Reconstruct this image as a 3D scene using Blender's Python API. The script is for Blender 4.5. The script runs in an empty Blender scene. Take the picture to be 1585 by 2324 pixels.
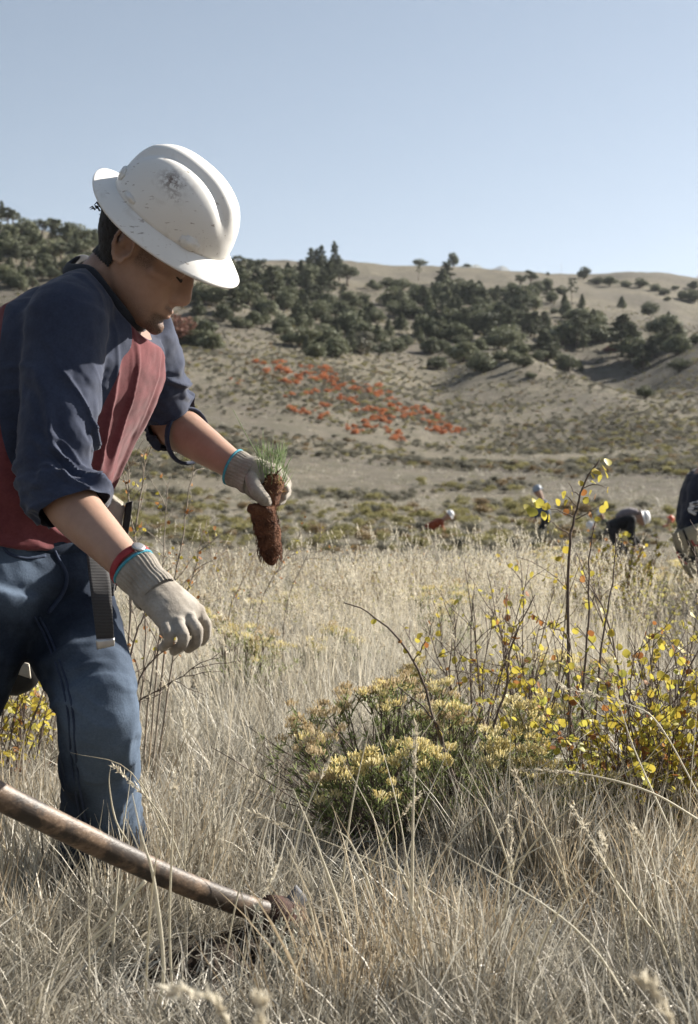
import bpy, bmesh, math, random
import numpy as np
from mathutils import Vector, Matrix, Quaternion
R = math.radians
rng = np.random.default_rng(7)
random.seed(7)
scene = bpy.context.scene
COL = scene.collection

# ------------------------------------------------------------------ camera
CAM_H, FPX, CX, HY, W0, H0 = 0.78, 3100.0, 792.5, 1130.0, 1585.0, 2324.0
cam_d = bpy.data.cameras.new('camera')
cam = bpy.data.objects.new('camera', cam_d)
COL.objects.link(cam)
cam_d.sensor_fit = 'HORIZONTAL'
cam_d.sensor_width = 24.0
cam_d.lens = 24.0 * FPX / W0
cam_d.shift_y = -(H0 / 2 - HY) / W0
cam_d.clip_start = 0.05
cam_d.clip_end = 40000
cam.location = (0, 0, CAM_H)
cam.rotation_euler = (R(90), 0, 0)
cam_d.dof.use_dof = True
cam_d.dof.focus_distance = 2.75
cam_d.dof.aperture_fstop = 8.0
scene.camera = cam

# ------------------------------------------------------------------ sky, sun, exposure
SUN_AZ, SUN_EL = R(31), R(31)          # azimuth from +x towards +y
sun_dir = Vector((math.cos(SUN_EL) * math.cos(SUN_AZ), math.cos(SUN_EL) * math.sin(SUN_AZ), math.sin(SUN_EL)))
world = bpy.data.worlds.new('World')
scene.world = world
world.use_nodes = True
wn = world.node_tree
bgn = wn.nodes['Background']
sky = wn.nodes.new('ShaderNodeTexSky')
sky.sky_type = 'NISHITA'
sky.sun_disc = False
sky.sun_elevation = SUN_EL
sky.sun_rotation = math.atan2(sun_dir.x, sun_dir.y)
sky.altitude = 2300
sky.air_density = 1.0
sky.dust_density = 4.0
sky.ozone_density = 1.0
hsv = wn.nodes.new('ShaderNodeHueSaturation')
hsv.inputs['Saturation'].default_value = 0.86
hsv.inputs['Hue'].default_value = 0.488
wn.links.new(sky.outputs[0], hsv.inputs['Color'])
wn.links.new(hsv.outputs[0], bgn.inputs[0])
bgn.inputs[1].default_value = 0.0395
sun_l = bpy.data.lights.new('sun', 'SUN')
sun_l.energy = 5.0
sun_l.angle = R(0.53)
sun_l.color = (1.0, 0.93, 0.83)
sun_o = bpy.data.objects.new('sun', sun_l)
COL.objects.link(sun_o)
sun_o.rotation_euler = sun_dir.to_track_quat('Z', 'Y').to_euler()
scene.view_settings.view_transform = 'Standard'
scene.view_settings.look = 'None'
scene.view_settings.gamma = 1.0
scene.view_settings.exposure = 1.5
scene.view_settings.use_curve_mapping = False
scene.cycles.max_bounces = 4
scene.cycles.diffuse_bounces = 2
scene.cycles.glossy_bounces = 2
scene.cycles.transmission_bounces = 3
scene.cycles.use_adaptive_sampling = True
scene.cycles.adaptive_threshold = 0.02
scene.cycles.transparent_max_bounces = 8

# ------------------------------------------------------------------ helpers
def P(px, py, d):
    """point at depth d that stands where the photograph (1585 px wide) shows it"""
    return np.array(((px - CX) * d / FPX, d, CAM_H - (py - HY) * d / FPX))

def tag(o, label=None, cat=None, group=None, kind=None):
    if label: o['label'] = label
    if cat: o['category'] = cat
    if group: o['group'] = group
    if kind: o['kind'] = kind
    return o

def empty(name, loc=(0, 0, 0), rz=0.0):
    o = bpy.data.objects.new(name, None)
    o.empty_display_size = 0.1
    o.location = loc
    o.rotation_euler = (0, 0, rz)
    COL.objects.link(o)
    return o

def world_of(o):
    m = Matrix.LocRotScale(o.location, o.rotation_euler, o.scale)
    return m if o.parent is None else world_of(o.parent) @ o.matrix_parent_inverse @ m

def keep_world(o, parent):
    o.parent = parent
    o.matrix_parent_inverse = world_of(parent).inverted()

def mesh_np(name, V, F, mats, smooth=True, midx=None):
    """F: list of faces or an (n,3)/(n,4) array"""
    me = bpy.data.meshes.new(name)
    V = np.asarray(V, dtype=np.float32)
    if isinstance(F, np.ndarray):
        n, k = F.shape
        me.vertices.add(len(V)); me.vertices.foreach_set('co', V.ravel())
        me.loops.add(n * k); me.loops.foreach_set('vertex_index', F.astype(np.int32).ravel())
        me.polygons.add(n)
        me.polygons.foreach_set('loop_start', np.arange(0, n * k, k, dtype=np.int32))
        me.polygons.foreach_set('loop_total', np.full(n, k, dtype=np.int32))
        me.update(calc_edges=True)
    else:
        me.from_pydata([tuple(map(float, v)) for v in V], [], [tuple(map(int, f)) for f in F])
    for m in (mats if isinstance(mats, (list, tuple)) else [mats]):
        me.materials.append(m)
    if midx is not None:
        me.polygons.foreach_set('material_index', np.asarray(midx, dtype=np.int32))
    me.polygons.foreach_set('use_smooth', np.full(len(me.polygons), smooth))
    me.validate()
    me.update()
    return me

def obj(name, me, parent=None, world_space=True):
    o = bpy.data.objects.new(name, me)
    COL.objects.link(o)
    if parent is not None:
        if world_space: keep_world(o, parent)
        else: o.parent = parent
    return o

class Geo:
    """collects verts and faces for ONE mesh"""
    def __init__(s): s.V, s.F, s.M, s.n = [], [], [], 0
    def add(s, V, F, m=0):
        V = np.asarray(V, float)
        s.V.append(V)
        s.F += [tuple(int(i) + s.n for i in f) for f in F]
        s.M += [m] * len(F)
        s.n += len(V)
    def verts(s): return np.concatenate(s.V) if s.V else np.zeros((0, 3))
    def build(s, name, mats, parent=None, smooth=True, world_space=True):
        me = mesh_np(name, s.verts(), s.F, mats, smooth, s.M)
        return obj(name, me, parent, world_space)
    def mesh(s, name, mats, smooth=True): return mesh_np(name, s.verts(), s.F, mats, smooth, s.M)

def unit(v):
    v = np.asarray(v, float); n = math.sqrt(float(v @ v))
    return v / n if n > 1e-12 else v

def cr(a, b):
    return np.array((a[1] * b[2] - a[2] * b[1], a[2] * b[0] - a[0] * b[2], a[0] * b[1] - a[1] * b[0]))

def frames(pts, up=None):
    pts = np.asarray(pts, float)
    T = np.gradient(pts, axis=0)
    T /= np.linalg.norm(T, axis=1)[:, None] + 1e-12
    if up is None:
        up = np.array((0, 0, 1.0)) if abs(T[0][2]) < 0.9 else np.array((1.0, 0, 0))
    A, B = [], []
    for t in T:
        a = up - t * np.dot(up, t); a = unit(a)
        A.append(a); B.append(cr(t, a)); up = a
    return T, np.array(A), np.array(B)

def loft(pts, ra, rb=None, sides=12, up=None, cap=True, round_ends=False):
    """tube along pts; ra = half size along the 'up' axis, rb across"""
    pts = np.asarray(pts, float); ra = np.asarray(ra, float) * np.ones(len(pts))
    rb = ra if rb is None else np.asarray(rb, float) * np.ones(len(pts))
    T, A, B = frames(pts, None if up is None else np.asarray(up, float))
    if round_ends:
        P0, RA, RB, AA, BB = [], [], [], [], []
        for q in (0.98, 0.8, 0.45):
            r = math.sqrt(1 - q * q)
            P0.append(pts[0] - T[0] * q * min(ra[0], rb[0])); RA.append(ra[0] * r); RB.append(rb[0] * r); AA.append(A[0]); BB.append(B[0])
        P1, RA1, RB1, A1, B1 = [], [], [], [], []
        for q in (0.45, 0.8, 0.98):
            r = math.sqrt(1 - q * q)
            P1.append(pts[-1] + T[-1] * q * min(ra[-1], rb[-1])); RA1.append(ra[-1] * r); RB1.append(rb[-1] * r); A1.append(A[-1]); B1.append(B[-1])
        pts = np.concatenate([P0, pts, P1]); ra = np.concatenate([RA, ra, RA1]); rb = np.concatenate([RB, rb, RB1])
        A = np.concatenate([AA, A, A1]); B = np.concatenate([BB, B, B1])
    ang = np.arange(sides) * 2 * math.pi / sides
    V = (pts[:, None, :] + A[:, None, :] * (ra[:, None] * np.cos(ang))[..., None] + B[:, None, :] * (rb[:, None] * np.sin(ang))[..., None]).reshape(-1, 3)
    F = []
    n = len(pts)
    for i in range(n - 1):
        for j in range(sides):
            k = (j + 1) % sides
            F.append((i * sides + j, i * sides + k, (i + 1) * sides + k, (i + 1) * sides + j))
    if cap:
        F.append(tuple(range(sides))[::-1]); F.append(tuple((n - 1) * sides + j for j in range(sides)))
    return V, F

def curve_pts(ctrl, n):
    """Catmull-Rom through control points (any width of columns)"""
    c = np.asarray(ctrl, float)
    c = np.vstack([2 * c[0] - c[1], c, 2 * c[-1] - c[-2]])
    m = len(c) - 3
    out = []
    for t in np.linspace(0, m - 1e-9, n):
        i = int(t); f = t - i
        p0, p1, p2, p3 = c[i], c[i + 1], c[i + 2], c[i + 3]
        out.append(0.5 * ((2 * p1) + (-p0 + p2) * f + (2 * p0 - 5 * p1 + 4 * p2 - p3) * f * f + (-p0 + 3 * p1 - 3 * p2 + p3) * f ** 3))
    return np.array(out)

def box_vf(c, sx, sy, sz, M=None):
    V = np.array([(x, y, z) for x in (-sx, sx) for y in (-sy, sy) for z in (-sz, sz)], float)
    F = [(0, 1, 3, 2), (4, 6, 7, 5), (0, 4, 5, 1), (2, 3, 7, 6), (0, 2, 6, 4), (1, 5, 7, 3)]
    if M is not None: V = V @ np.asarray(M).T
    return V + np.asarray(c), F

# value noise, vectorised
_perm = np.random.default_rng(3).random((4096,))
def _h(ix, iy, iz):
    return _perm[(ix * 374761 + iy * 668265 + iz * 12743 + (ix * iy) * 31 + 7919) % 4096]
def vnoise(x, y, z=None):
    x = np.asarray(x, float); y = np.asarray(y, float); z = np.zeros_like(x) if z is None else np.asarray(z, float)
    xi, yi, zi = np.floor(x).astype(int), np.floor(y).astype(int), np.floor(z).astype(int)
    fx, fy, fz = x - xi, y - yi, z - zi
    sx, sy, sz = (f * f * (3 - 2 * f) for f in (fx, fy, fz))
    def L(a, b, t): return a + (b - a) * t
    c = {}
    for a in (0, 1):
        for b in (0, 1):
            for d in (0, 1): c[a, b, d] = _h(xi + a, yi + b, zi + d)
    r0 = L(L(c[0, 0, 0], c[1, 0, 0], sx), L(c[0, 1, 0], c[1, 1, 0], sx), sy)
    r1 = L(L(c[0, 0, 1], c[1, 0, 1], sx), L(c[0, 1, 1], c[1, 1, 1], sx), sy)
    return L(r0, r1, sz) * 2 - 1
def fbm(x, y, z=None, oct=4):
    s = 0; a = 1.0; t = 0
    for o in range(oct):
        s = s + a * vnoise(np.asarray(x) * 2 ** o + 17.3 * o, np.asarray(y) * 2 ** o + 5.1 * o, None if z is None else np.asarray(z) * 2 ** o)
        t += a; a *= 0.5
    return s / t

# ------------------------------------------------------------------ materials
def mat(name):
    m = bpy.data.materials.new(name); m.use_nodes = True
    return m, m.node_tree, m.node_tree.nodes['Principled BSDF']
def N(nt, t, **kw):
    n = nt.nodes.new(t)
    for k, v in kw.items():
        if k.startswith('i_'): n.inputs[k[2:].replace('_', ' ')].default_value = v
        else: setattr(n, k, v)
    return n
def ramp(nt, fac, stops):
    r = nt.nodes.new('ShaderNodeValToRGB')
    e = r.color_ramp.elements
    while len(e) < len(stops): e.new(0.5)
    for el, (p, c) in zip(e, stops):
        el.position = p; el.color = (*c, 1) if len(c) == 3 else c
    nt.links.new(fac, r.inputs[0])
    return r
def noise_tex(nt, scale, detail=4, rough=0.55, vec=None, dist=0.0):
    t = N(nt, 'ShaderNodeTexNoise'); t.inputs['Scale'].default_value = scale
    t.inputs['Detail'].default_value = detail; t.inputs['Roughness'].default_value = rough; t.inputs['Distortion'].default_value = dist
    if vec is not None: nt.links.new(vec, t.inputs['Vector'])
    return t
def coords(nt, which='Object'):
    return nt.nodes.new('ShaderNodeTexCoord').outputs[which]
def bump(nt, b, h, strength=0.3, dist=0.002):
    n = N(nt, 'ShaderNodeBump'); n.inputs['Strength'].default_value = strength; n.inputs['Distance'].default_value = dist
    nt.links.new(h, n.inputs['Height']); nt.links.new(n.outputs[0], b.inputs['Normal'])
    return n
def mixc(nt, fac, a, b, mode='MIX'):
    m = N(nt, 'ShaderNodeMix', data_type='RGBA', blend_type=mode)
    for s, v in ((0, fac), (6, a), (7, b)):
        if hasattr(v, 'is_output') or isinstance(v, bpy.types.NodeSocket): nt.links.new(v, m.inputs[s])
        else: m.inputs[s].default_value = v if not isinstance(v, tuple) or len(v) == 4 else (*v, 1)
    return m.outputs[2]

def plain(name, stops, scale=8, rough=0.8, bump_s=0.0, bump_scale=None, bump_d=0.002, detail=5, metallic=0.0, spec=0.3):
    m, nt, b = mat(name)
    co = coords(nt)
    t = noise_tex(nt, scale, detail, vec=co)
    r = ramp(nt, t.outputs['Fac'], stops)
    nt.links.new(r.outputs[0], b.inputs['Base Color'])
    b.inputs['Roughness'].default_value = rough; b.inputs['Metallic'].default_value = metallic
    b.inputs['Specular IOR Level'].default_value = spec
    if bump_s:
        t2 = noise_tex(nt, bump_scale or scale * 4, 6, vec=co)
        bump(nt, b, t2.outputs['Fac'], bump_s, bump_d)
    return m

def leafy(name, stops, trans=0.35, scale=3.0, rough=0.6, per_object=True, spec=0.2, island=True):
    """two-sided plant material: diffuse and translucent, colour by object, by piece and by noise"""
    m, nt, b = mat(name)
    geo = nt.nodes.new('ShaderNodeNewGeometry')
    oi = nt.nodes.new('ShaderNodeObjectInfo')
    t = noise_tex(nt, scale, 3, vec=geo.outputs['Position'])
    add = N(nt, 'ShaderNodeMath', operation='ADD')
    mul = N(nt, 'ShaderNodeMath', operation='MULTIPLY'); mul.inputs[1].default_value = 0.55
    nt.links.new(geo.outputs['Random Per Island'] if island else oi.outputs['Random'], mul.inputs[0])
    mul2 = N(nt, 'ShaderNodeMath', operation='MULTIPLY'); mul2.inputs[1].default_value = 0.45
    nt.links.new(t.outputs['Fac'], mul2.inputs[0])
    nt.links.new(mul.outputs[0], add.inputs[0]); nt.links.new(mul2.outputs[0], add.inputs[1])
    fac = add.outputs[0]
    if per_object:
        m3 = N(nt, 'ShaderNodeMath', operation='MULTIPLY_ADD'); m3.inputs[1].default_value = 0.3
        nt.links.new(oi.outputs['Random'], m3.inputs[0]); nt.links.new(fac, m3.inputs[2])
        s3 = N(nt, 'ShaderNodeMath', operation='SUBTRACT'); s3.inputs[1].default_value = 0.15
        nt.links.new(m3.outputs[0], s3.inputs[0]); fac = s3.outputs[0]
    r = ramp(nt, fac, stops)
    nt.links.new(r.outputs[0], b.inputs['Base Color'])
    b.inputs['Roughness'].default_value = rough
    b.inputs['Specular IOR Level'].default_value = spec
    tr = nt.nodes.new('ShaderNodeBsdfTranslucent')
    nt.links.new(r.outputs[0], tr.inputs[0])
    mx = nt.nodes.new('ShaderNodeMixShader'); mx.inputs[0].default_value = trans
    nt.links.new(b.outputs[0], mx.inputs[1]); nt.links.new(tr.outputs[0], mx.inputs[2])
    nt.links.new(mx.outputs[0], nt.nodes['Material Output'].inputs[0])
    return m
# ------------------------------------------------------------------ terrain
NEAR = [(0, 0.0), (2, 0.0), (6, 0.0), (9, -0.07), (13, -0.22), (20, -0.45), (30, -0.45), (45, -0.32)]
COLS = {   # photograph column -> (depth in metres, photograph row) of the land there
    -1500: [(62, 1176), (90, 1080), (150, 900), (220, 720), (260, 640), (330, 540), (380, 500), (460, 520), (700, 560), (1200, 640)],
    0:    [(62, 1178), (85, 1095), (140, 930), (200, 790), (240, 690), (300, 575), (340, 510), (380, 512), (520, 560), (900, 640)],
    200:  [(62, 1178), (85, 1095), (140, 930), (200, 790), (240, 700), (300, 600), (340, 548), (380, 552), (520, 580), (900, 640)],
    400:  [(62, 1177), (85, 1095), (130, 935), (180, 800), (200, 788), (240, 745), (300, 655), (390, 604), (470, 594), (560, 591), (700, 610), (1000, 660)],
    500:  [(62, 1177), (85, 1100), (130, 945), (180, 815), (205, 786), (245, 742), (310, 650), (400, 612), (480, 598), (570, 591), (700, 610), (1000, 660)],
    620:  [(62, 1177), (85, 1110), (130, 960), (185, 822), (210, 800), (250, 768), (310, 690), (400, 635), (480, 605), (570, 591), (720, 610), (1000, 660)],
    800:  [(62, 1177), (85, 1120), (130, 985), (190, 850), (222, 815), (260, 780), (320, 720), (400, 672), (470, 630), (570, 594), (720, 612), (1000, 660)],
    1000: [(62, 1177), (85, 1122), (135, 1005), (195, 900), (230, 860), (262, 822), (320, 750), (400, 690), (480, 650), (590, 601), (740, 620), (1000, 660)],
    1170: [(62, 1178), (85, 1120), (135, 1012), (180, 925), (205, 850), (232, 776), (265, 812), (330, 752), (400, 700), (480, 662), (600, 610), (750, 628), (1000, 665)],
    1240: [(62, 1178), (85, 1118), (135, 1010), (178, 925), (203, 850), (222, 808), (250, 870), (300, 800), (350, 745), (410, 700), (480, 664), (600, 612), (760, 630), (1000, 665)],
    1300: [(62, 1178), (85, 1117), (135, 1008), (175, 925), (200, 846), (240, 905), (290, 850), (340, 765), (400, 700), (425, 690), (480, 690), (540, 645), (640, 615), (780, 632), (1000, 665)],
    1420: [(62, 1178), (85, 1112), (130, 1006), (165, 930), (185, 886), (225, 930), (262, 885), (300, 815), (345, 755), (385, 712), (405, 712), (440, 722), (485, 708), (545, 655), (650, 613), (780, 632), (1000, 668)],
    1500: [(62, 1178), (85, 1108), (130, 1000), (165, 935), (190, 908), (215, 902), (250, 858), (290, 802), (340, 752), (385, 726), (410, 728), (450, 736), (490, 712), (550, 655), (650, 616), (780, 636), (1000, 670)],
    1585: [(62, 1178), (85, 1104), (130, 1000), (165, 940), (190, 902), (220, 850), (255, 802), (300, 772), (350, 758), (390, 756), (430, 764), (470, 750), (510, 712), (565, 665), (650, 630), (780, 648), (1000, 676)],
    1750: [(62, 1178), (85, 1100), (130, 995), (165, 920), (190, 860), (220, 800), (255, 752), (300, 738), (350, 735), (400, 745), (470, 740), (520, 705), (570, 670), (650, 644), (780, 660), (1000, 682)],
    3100: [(62, 1178), (90, 1100), (150, 990), (220, 900), (300, 830), (385, 770), (500, 710), (650, 660), (800, 670), (1200, 690)],
}
UG = np.arange(-1500, 3101, 20.0)
DG = np.exp(np.linspace(math.log(0.3), math.log(12000), 420))
def _build_table():
    us = sorted(COLS)
    rows = []
    for u in us:
        dd = [a for a, b in NEAR] + [a for a, b in COLS[u]]
        zz = [b for a, b in NEAR] + [CAM_H + a * (HY - b) / FPX for a, b in COLS[u]]
        zl = zz[-1]
        dd += [2500, 6000, 12000]; zz += [zl * 0.75, zl * 0.7, zl * 0.7]
        rows.append(np.interp(DG, dd, zz))
    rows = np.array(rows)
    T = np.array([np.interp(UG, us, rows[:, j]) for j in range(len(DG))]).T
    k = np.exp(-0.5 * (np.arange(-6, 7) / 1.2) ** 2); k /= k.sum()
    T = np.apply_along_axis(lambda v: np.convolve(np.pad(v, 6, 'edge'), k, 'valid'), 0, T)
    k = np.exp(-0.5 * (np.arange(-5, 6) / 1.1) ** 2); k /= k.sum()
    return np.apply_along_axis(lambda v: np.convolve(np.pad(v, 5, 'edge'), k, 'valid'), 1, T)
TAB = _build_table()
LDG = np.log(DG)
def ground(x, y):
    x = np.asarray(x, float); y = np.asarray(y, float)
    r = np.hypot(x, y); th = np.clip(np.arctan2(x, y), -R(36.4), R(36.4))
    u = CX + FPX * np.tan(th); d = np.maximum(r * np.cos(th), 0.31)
    fu = np.clip((u - UG[0]) / 20.0, 0, len(UG) - 1.001); fd = np.clip((np.log(d) - LDG[0]) / (LDG[1] - LDG[0]), 0, len(DG) - 1.001)
    i = fu.astype(int); j = fd.astype(int); a = fu - i; b = fd - j
    z = TAB[i, j] * (1 - a) * (1 - b) + TAB[i + 1, j] * a * (1 - b) + TAB[i, j + 1] * (1 - a) * b + TAB[i + 1, j + 1] * a * b
    w = np.clip((d - 70) / 200, 0, 1) * np.clip((1600 - d) / 800, 0, 1)
    z = z + w * (2.2 * fbm(x / 55, y / 70, oct=3) + 0.7 * fbm(x / 14, y / 14, oct=2))
    z = z + np.clip((d - 80) / 120, 0, 1) * np.clip((900 - d) / 300, 0, 1) * (.55 * (np.abs(fbm(x / 9, y / 34, oct=2)) - .25) + .35 * fbm(x / 4.5, y / 9, oct=2))
    wn_ = np.clip((d - 1.0) / 6, 0.15, 1)
    z = z + wn_ * (0.05 * fbm(x / 3.0, y / 3.0, oct=3)) + 0.012 * fbm(x / 0.5, y / 0.5, oct=3) * np.clip((60 - d) / 50, 0, 1)
    return z
def gz(x, y): return float(ground(np.array([x]), np.array([y]))[0])
_dd = np.exp(np.linspace(math.log(1.2), math.log(900), 1500))
def hit(px, py):
    """where the ray through a photograph pixel meets the land"""
    a = (px - CX) / FPX
    zz = ground(a * _dd, _dd)
    row = HY - FPX * (zz - CAM_H) / _dd
    idx = np.where(row <= py)[0]
    k = idx[0] if len(idx) else int(np.argmin(row))
    d = _dd[k]
    return np.array((a * d, d, zz[k]))

def build_terrain():
    front = np.linspace(-24, 24, 320)
    side = np.concatenate([np.arange(-180, -24, 3.0), front, np.arange(26, 180, 3.0)])
    th = np.radians(side)
    rr = np.concatenate([[0.0], np.exp(np.linspace(math.log(0.4), math.log(1100), 340)), np.exp(np.linspace(math.log(1150), math.log(12000), 24))])
    TH, RR = np.meshgrid(th, rr)
    X, Y = RR * np.sin(TH), RR * np.cos(TH)
    Z = ground(X, Y)
    Z[0, :] = Z[1, :].mean()
    n, m = X.shape
    V = np.stack([X, Y, Z], -1).reshape(-1, 3)
    i, j = np.meshgrid(np.arange(n - 1), np.arange(m), indexing='ij')
    j2 = (j + 1) % m
    F = np.stack([i * m + j, i * m + j2, (i + 1) * m + j2, (i + 1) * m + j], -1).reshape(-1, 4)[:, ::-1]
    return V, F

def ground_mat():
    m, nt, b = mat('dry_ground')
    geo = nt.nodes.new('ShaderNodeNewGeometry'); pos = geo.outputs['Position']
    big = noise_tex(nt, 0.022, 6, 0.6, pos, 0.4)
    mid = noise_tex(nt, 0.35, 6, 0.65, pos, 0.3)
    fine = noise_tex(nt, 6.0, 8, 0.7, pos)
    tiny = noise_tex(nt, 60.0, 5, 0.7, pos)
    soil = ramp(nt, fine.outputs['Fac'], [(0.25, (0.075, 0.065, 0.056)), (0.5, (0.122, 0.106, 0.091)), (0.75, (0.178, 0.158, 0.136))])
    straw = ramp(nt, fine.outputs['Fac'], [(0.25, (0.128, 0.110, 0.080)), (0.5, (0.198, 0.174, 0.129)), (0.75, (0.285, 0.256, 0.194))])
    sage = ramp(nt, fine.outputs['Fac'], [(0.3, (0.066, 0.062, 0.045)), (0.7, (0.125, 0.117, 0.086))])
    f1 = ramp(nt, big.outputs['Fac'], [(0.42, (0, 0, 0)), (0.60, (1, 1, 1))])
    c1 = mixc(nt, f1.outputs[0], soil.outputs[0], straw.outputs[0])
    f2 = ramp(nt, mid.outputs['Fac'], [(0.44, (0, 0, 0)), (0.60, (0.9, 0.9, 0.9))])
    c2 = mixc(nt, f2.outputs[0], c1, sage.outputs[0])
    spk = noise_tex(nt, 1.7, 3, 0.75, pos)
    f3 = ramp(nt, spk.outputs['Fac'], [(0.47, (0, 0, 0)), (0.60, (0.9, 0.9, 0.9))])
    clump = ramp(nt, fine.outputs['Fac'], [(0.3, (0.075, 0.070, 0.050)), (0.7, (0.125, 0.116, 0.085))])
    c2 = mixc(nt, f3.outputs[0], c2, clump.outputs[0])
    spk2 = noise_tex(nt, 0.9, 4, 0.7, pos)
    f4 = ramp(nt, spk2.outputs['Fac'], [(0.55, (0, 0, 0)), (0.68, (0.6, 0.6, 0.6))])
    c2 = mixc(nt, f4.outputs[0], c2, straw.outputs[0])
    # close to the camera: litter of dead straw over brown soil
    nf = ramp(nt, tiny.outputs['Fac'], [(0.3, (0.055, 0.043, 0.032)), (0.55, (0.12, 0.098, 0.074)), (0.8, (0.26, 0.225, 0.17))])
    dist = N(nt, 'ShaderNodeVectorMath', operation='LENGTH'); nt.links.new(pos, dist.inputs[0])
    mr = N(nt, 'ShaderNodeMapRange'); mr.inputs[1].default_value = 8; mr.inputs[2].default_value = 25
    nt.links.new(dist.outputs['Value'], mr.inputs[0])
    c3 = mixc(nt, mr.outputs[0], nf.outputs[0], c2)
    nt.links.new(c3, b.inputs['Base Color'])
    b.inputs['Roughness'].default_value = 0.95; b.inputs['Specular IOR Level'].default_value = 0.1
    bm_ = N(nt, 'ShaderNodeBump'); bm_.inputs['Strength'].default_value = 0.9; bm_.inputs['Distance'].default_value = 0.25
    nt.links.new(mid.outputs['Fac'], bm_.inputs['Height'])
    b2 = N(nt, 'ShaderNodeBump'); b2.inputs['Strength'].default_value = 0.6; b2.inputs['Distance'].default_value = 0.02
    nt.links.new(fine.outputs['Fac'], b2.inputs['Height']); nt.links.new(bm_.outputs[0], b2.inputs['Normal'])
    nt.links.new(b2.outputs[0], b.inputs['Normal'])
    return m
M_GROUND = ground_mat()
V_, F_ = build_terrain()
terrain = tag(obj('terrain', mesh_np('terrain', V_, F_, M_GROUND)), kind='structure')

# far blue mountains beyond the ridge
def far_mountain(u0, u1, rows, d):
    us = np.linspace(u0, u1, 90)
    top = np.interp(us, [a for a, b in rows], [b for a, b in rows]) + 1.2 * fbm(us / 14, us * 0 + d)
    g = Geo()
    V, F = [], []
    for k, (off, hh) in enumerate(((-1500, 0.0), (-500, 0.55), (0, 1.0), (700, 0.8), (2500, 0.0))):
        for u, t in zip(us, top):
            D = d + off + 150 * vnoise(u / 30.0, k * 3.0)
            edge = min(1, (u - u0) / (u1 - u0) * 6, (u1 - u) / (u1 - u0) * 6)
            z = CAM_H + d * (HY - t) / FPX
            V.append(((u - CX) * D / FPX, D, 200 + (z - 200) * hh * (0.3 + 0.7 * max(edge, 0)) if hh else 100))
    n = len(us)
    for k in range(4):
        for i in range(n - 1): F.append((k * n + i, k * n + i + 1, (k + 1) * n + i + 1, (k + 1) * n + i))
    g.add(V, F)
    return g
M_MOUNT = plain('forest_slope', [(0.3, (0.05, 0.07, 0.05)), (0.7, (0.11, 0.11, 0.075))], scale=0.01, rough=0.95)
tag(far_mountain(1000, 1190, [(1000, 610), (1080, 603), (1120, 602), (1150, 605), (1190, 612)], 6500).build('mountain', M_MOUNT), kind='structure')
tag(far_mountain(1480, 2100, [(1480, 632), (1540, 622), (1560, 618), (1620, 615), (1900, 612), (2100, 625)], 7000).build('mountain', M_MOUNT), kind='structure')
# ------------------------------------------------------------------ hillside trees
M_BARK = plain('juniper_bark', [(0.3, (0.10, 0.075, 0.055)), (0.7, (0.22, 0.18, 0.14))], scale=5, rough=0.95)
M_JUN = leafy('juniper_foliage', [(0.15, (0.072, 0.082, 0.050)), (0.5, (0.150, 0.163, 0.098)), (0.9, (0.27, 0.28, 0.175))], trans=0.18, scale=0.8)
M_PINE = leafy('pine_foliage', [(0.15, (0.068, 0.079, 0.055)), (0.5, (0.140, 0.153, 0.102)), (0.9, (0.25, 0.262, 0.175))], trans=0.18, scale=0.8)
M_BROWN = leafy('rust_foliage', [(0.15, (0.13, 0.065, 0.045)), (0.5, (0.22, 0.11, 0.08)), (0.9, (0.32, 0.18, 0.13))], trans=0.2, scale=0.9)
M_GREYT = leafy('grey_foliage', [(0.15, (0.10, 0.10, 0.075)), (0.5, (0.17, 0.165, 0.125)), (0.9, (0.26, 0.25, 0.19))], trans=0.15, scale=0.9)

def leaf_tris(pts, nrm, size, r_):
    """one small quad at each point, turned roughly along nrm"""
    n = len(pts)
    t = r_.normal(size=(n, 3)); t -= nrm * (t * nrm).sum(1)[:, None] * 0.5
    t /= np.linalg.norm(t, axis=1)[:, None]
    b = np.cross(nrm, t); b /= np.linalg.norm(b, axis=1)[:, None] + 1e-9
    s = size * r_.uniform(0.6, 1.3, n)[:, None]
    V = np.stack([pts - t * s, pts - b * s * 0.55, pts + t * s, pts + b * s * 0.55 + nrm * s * 0.25], 1).reshape(-1, 3)
    F = np.arange(n * 4).reshape(-1, 4)
    return V, F

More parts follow.
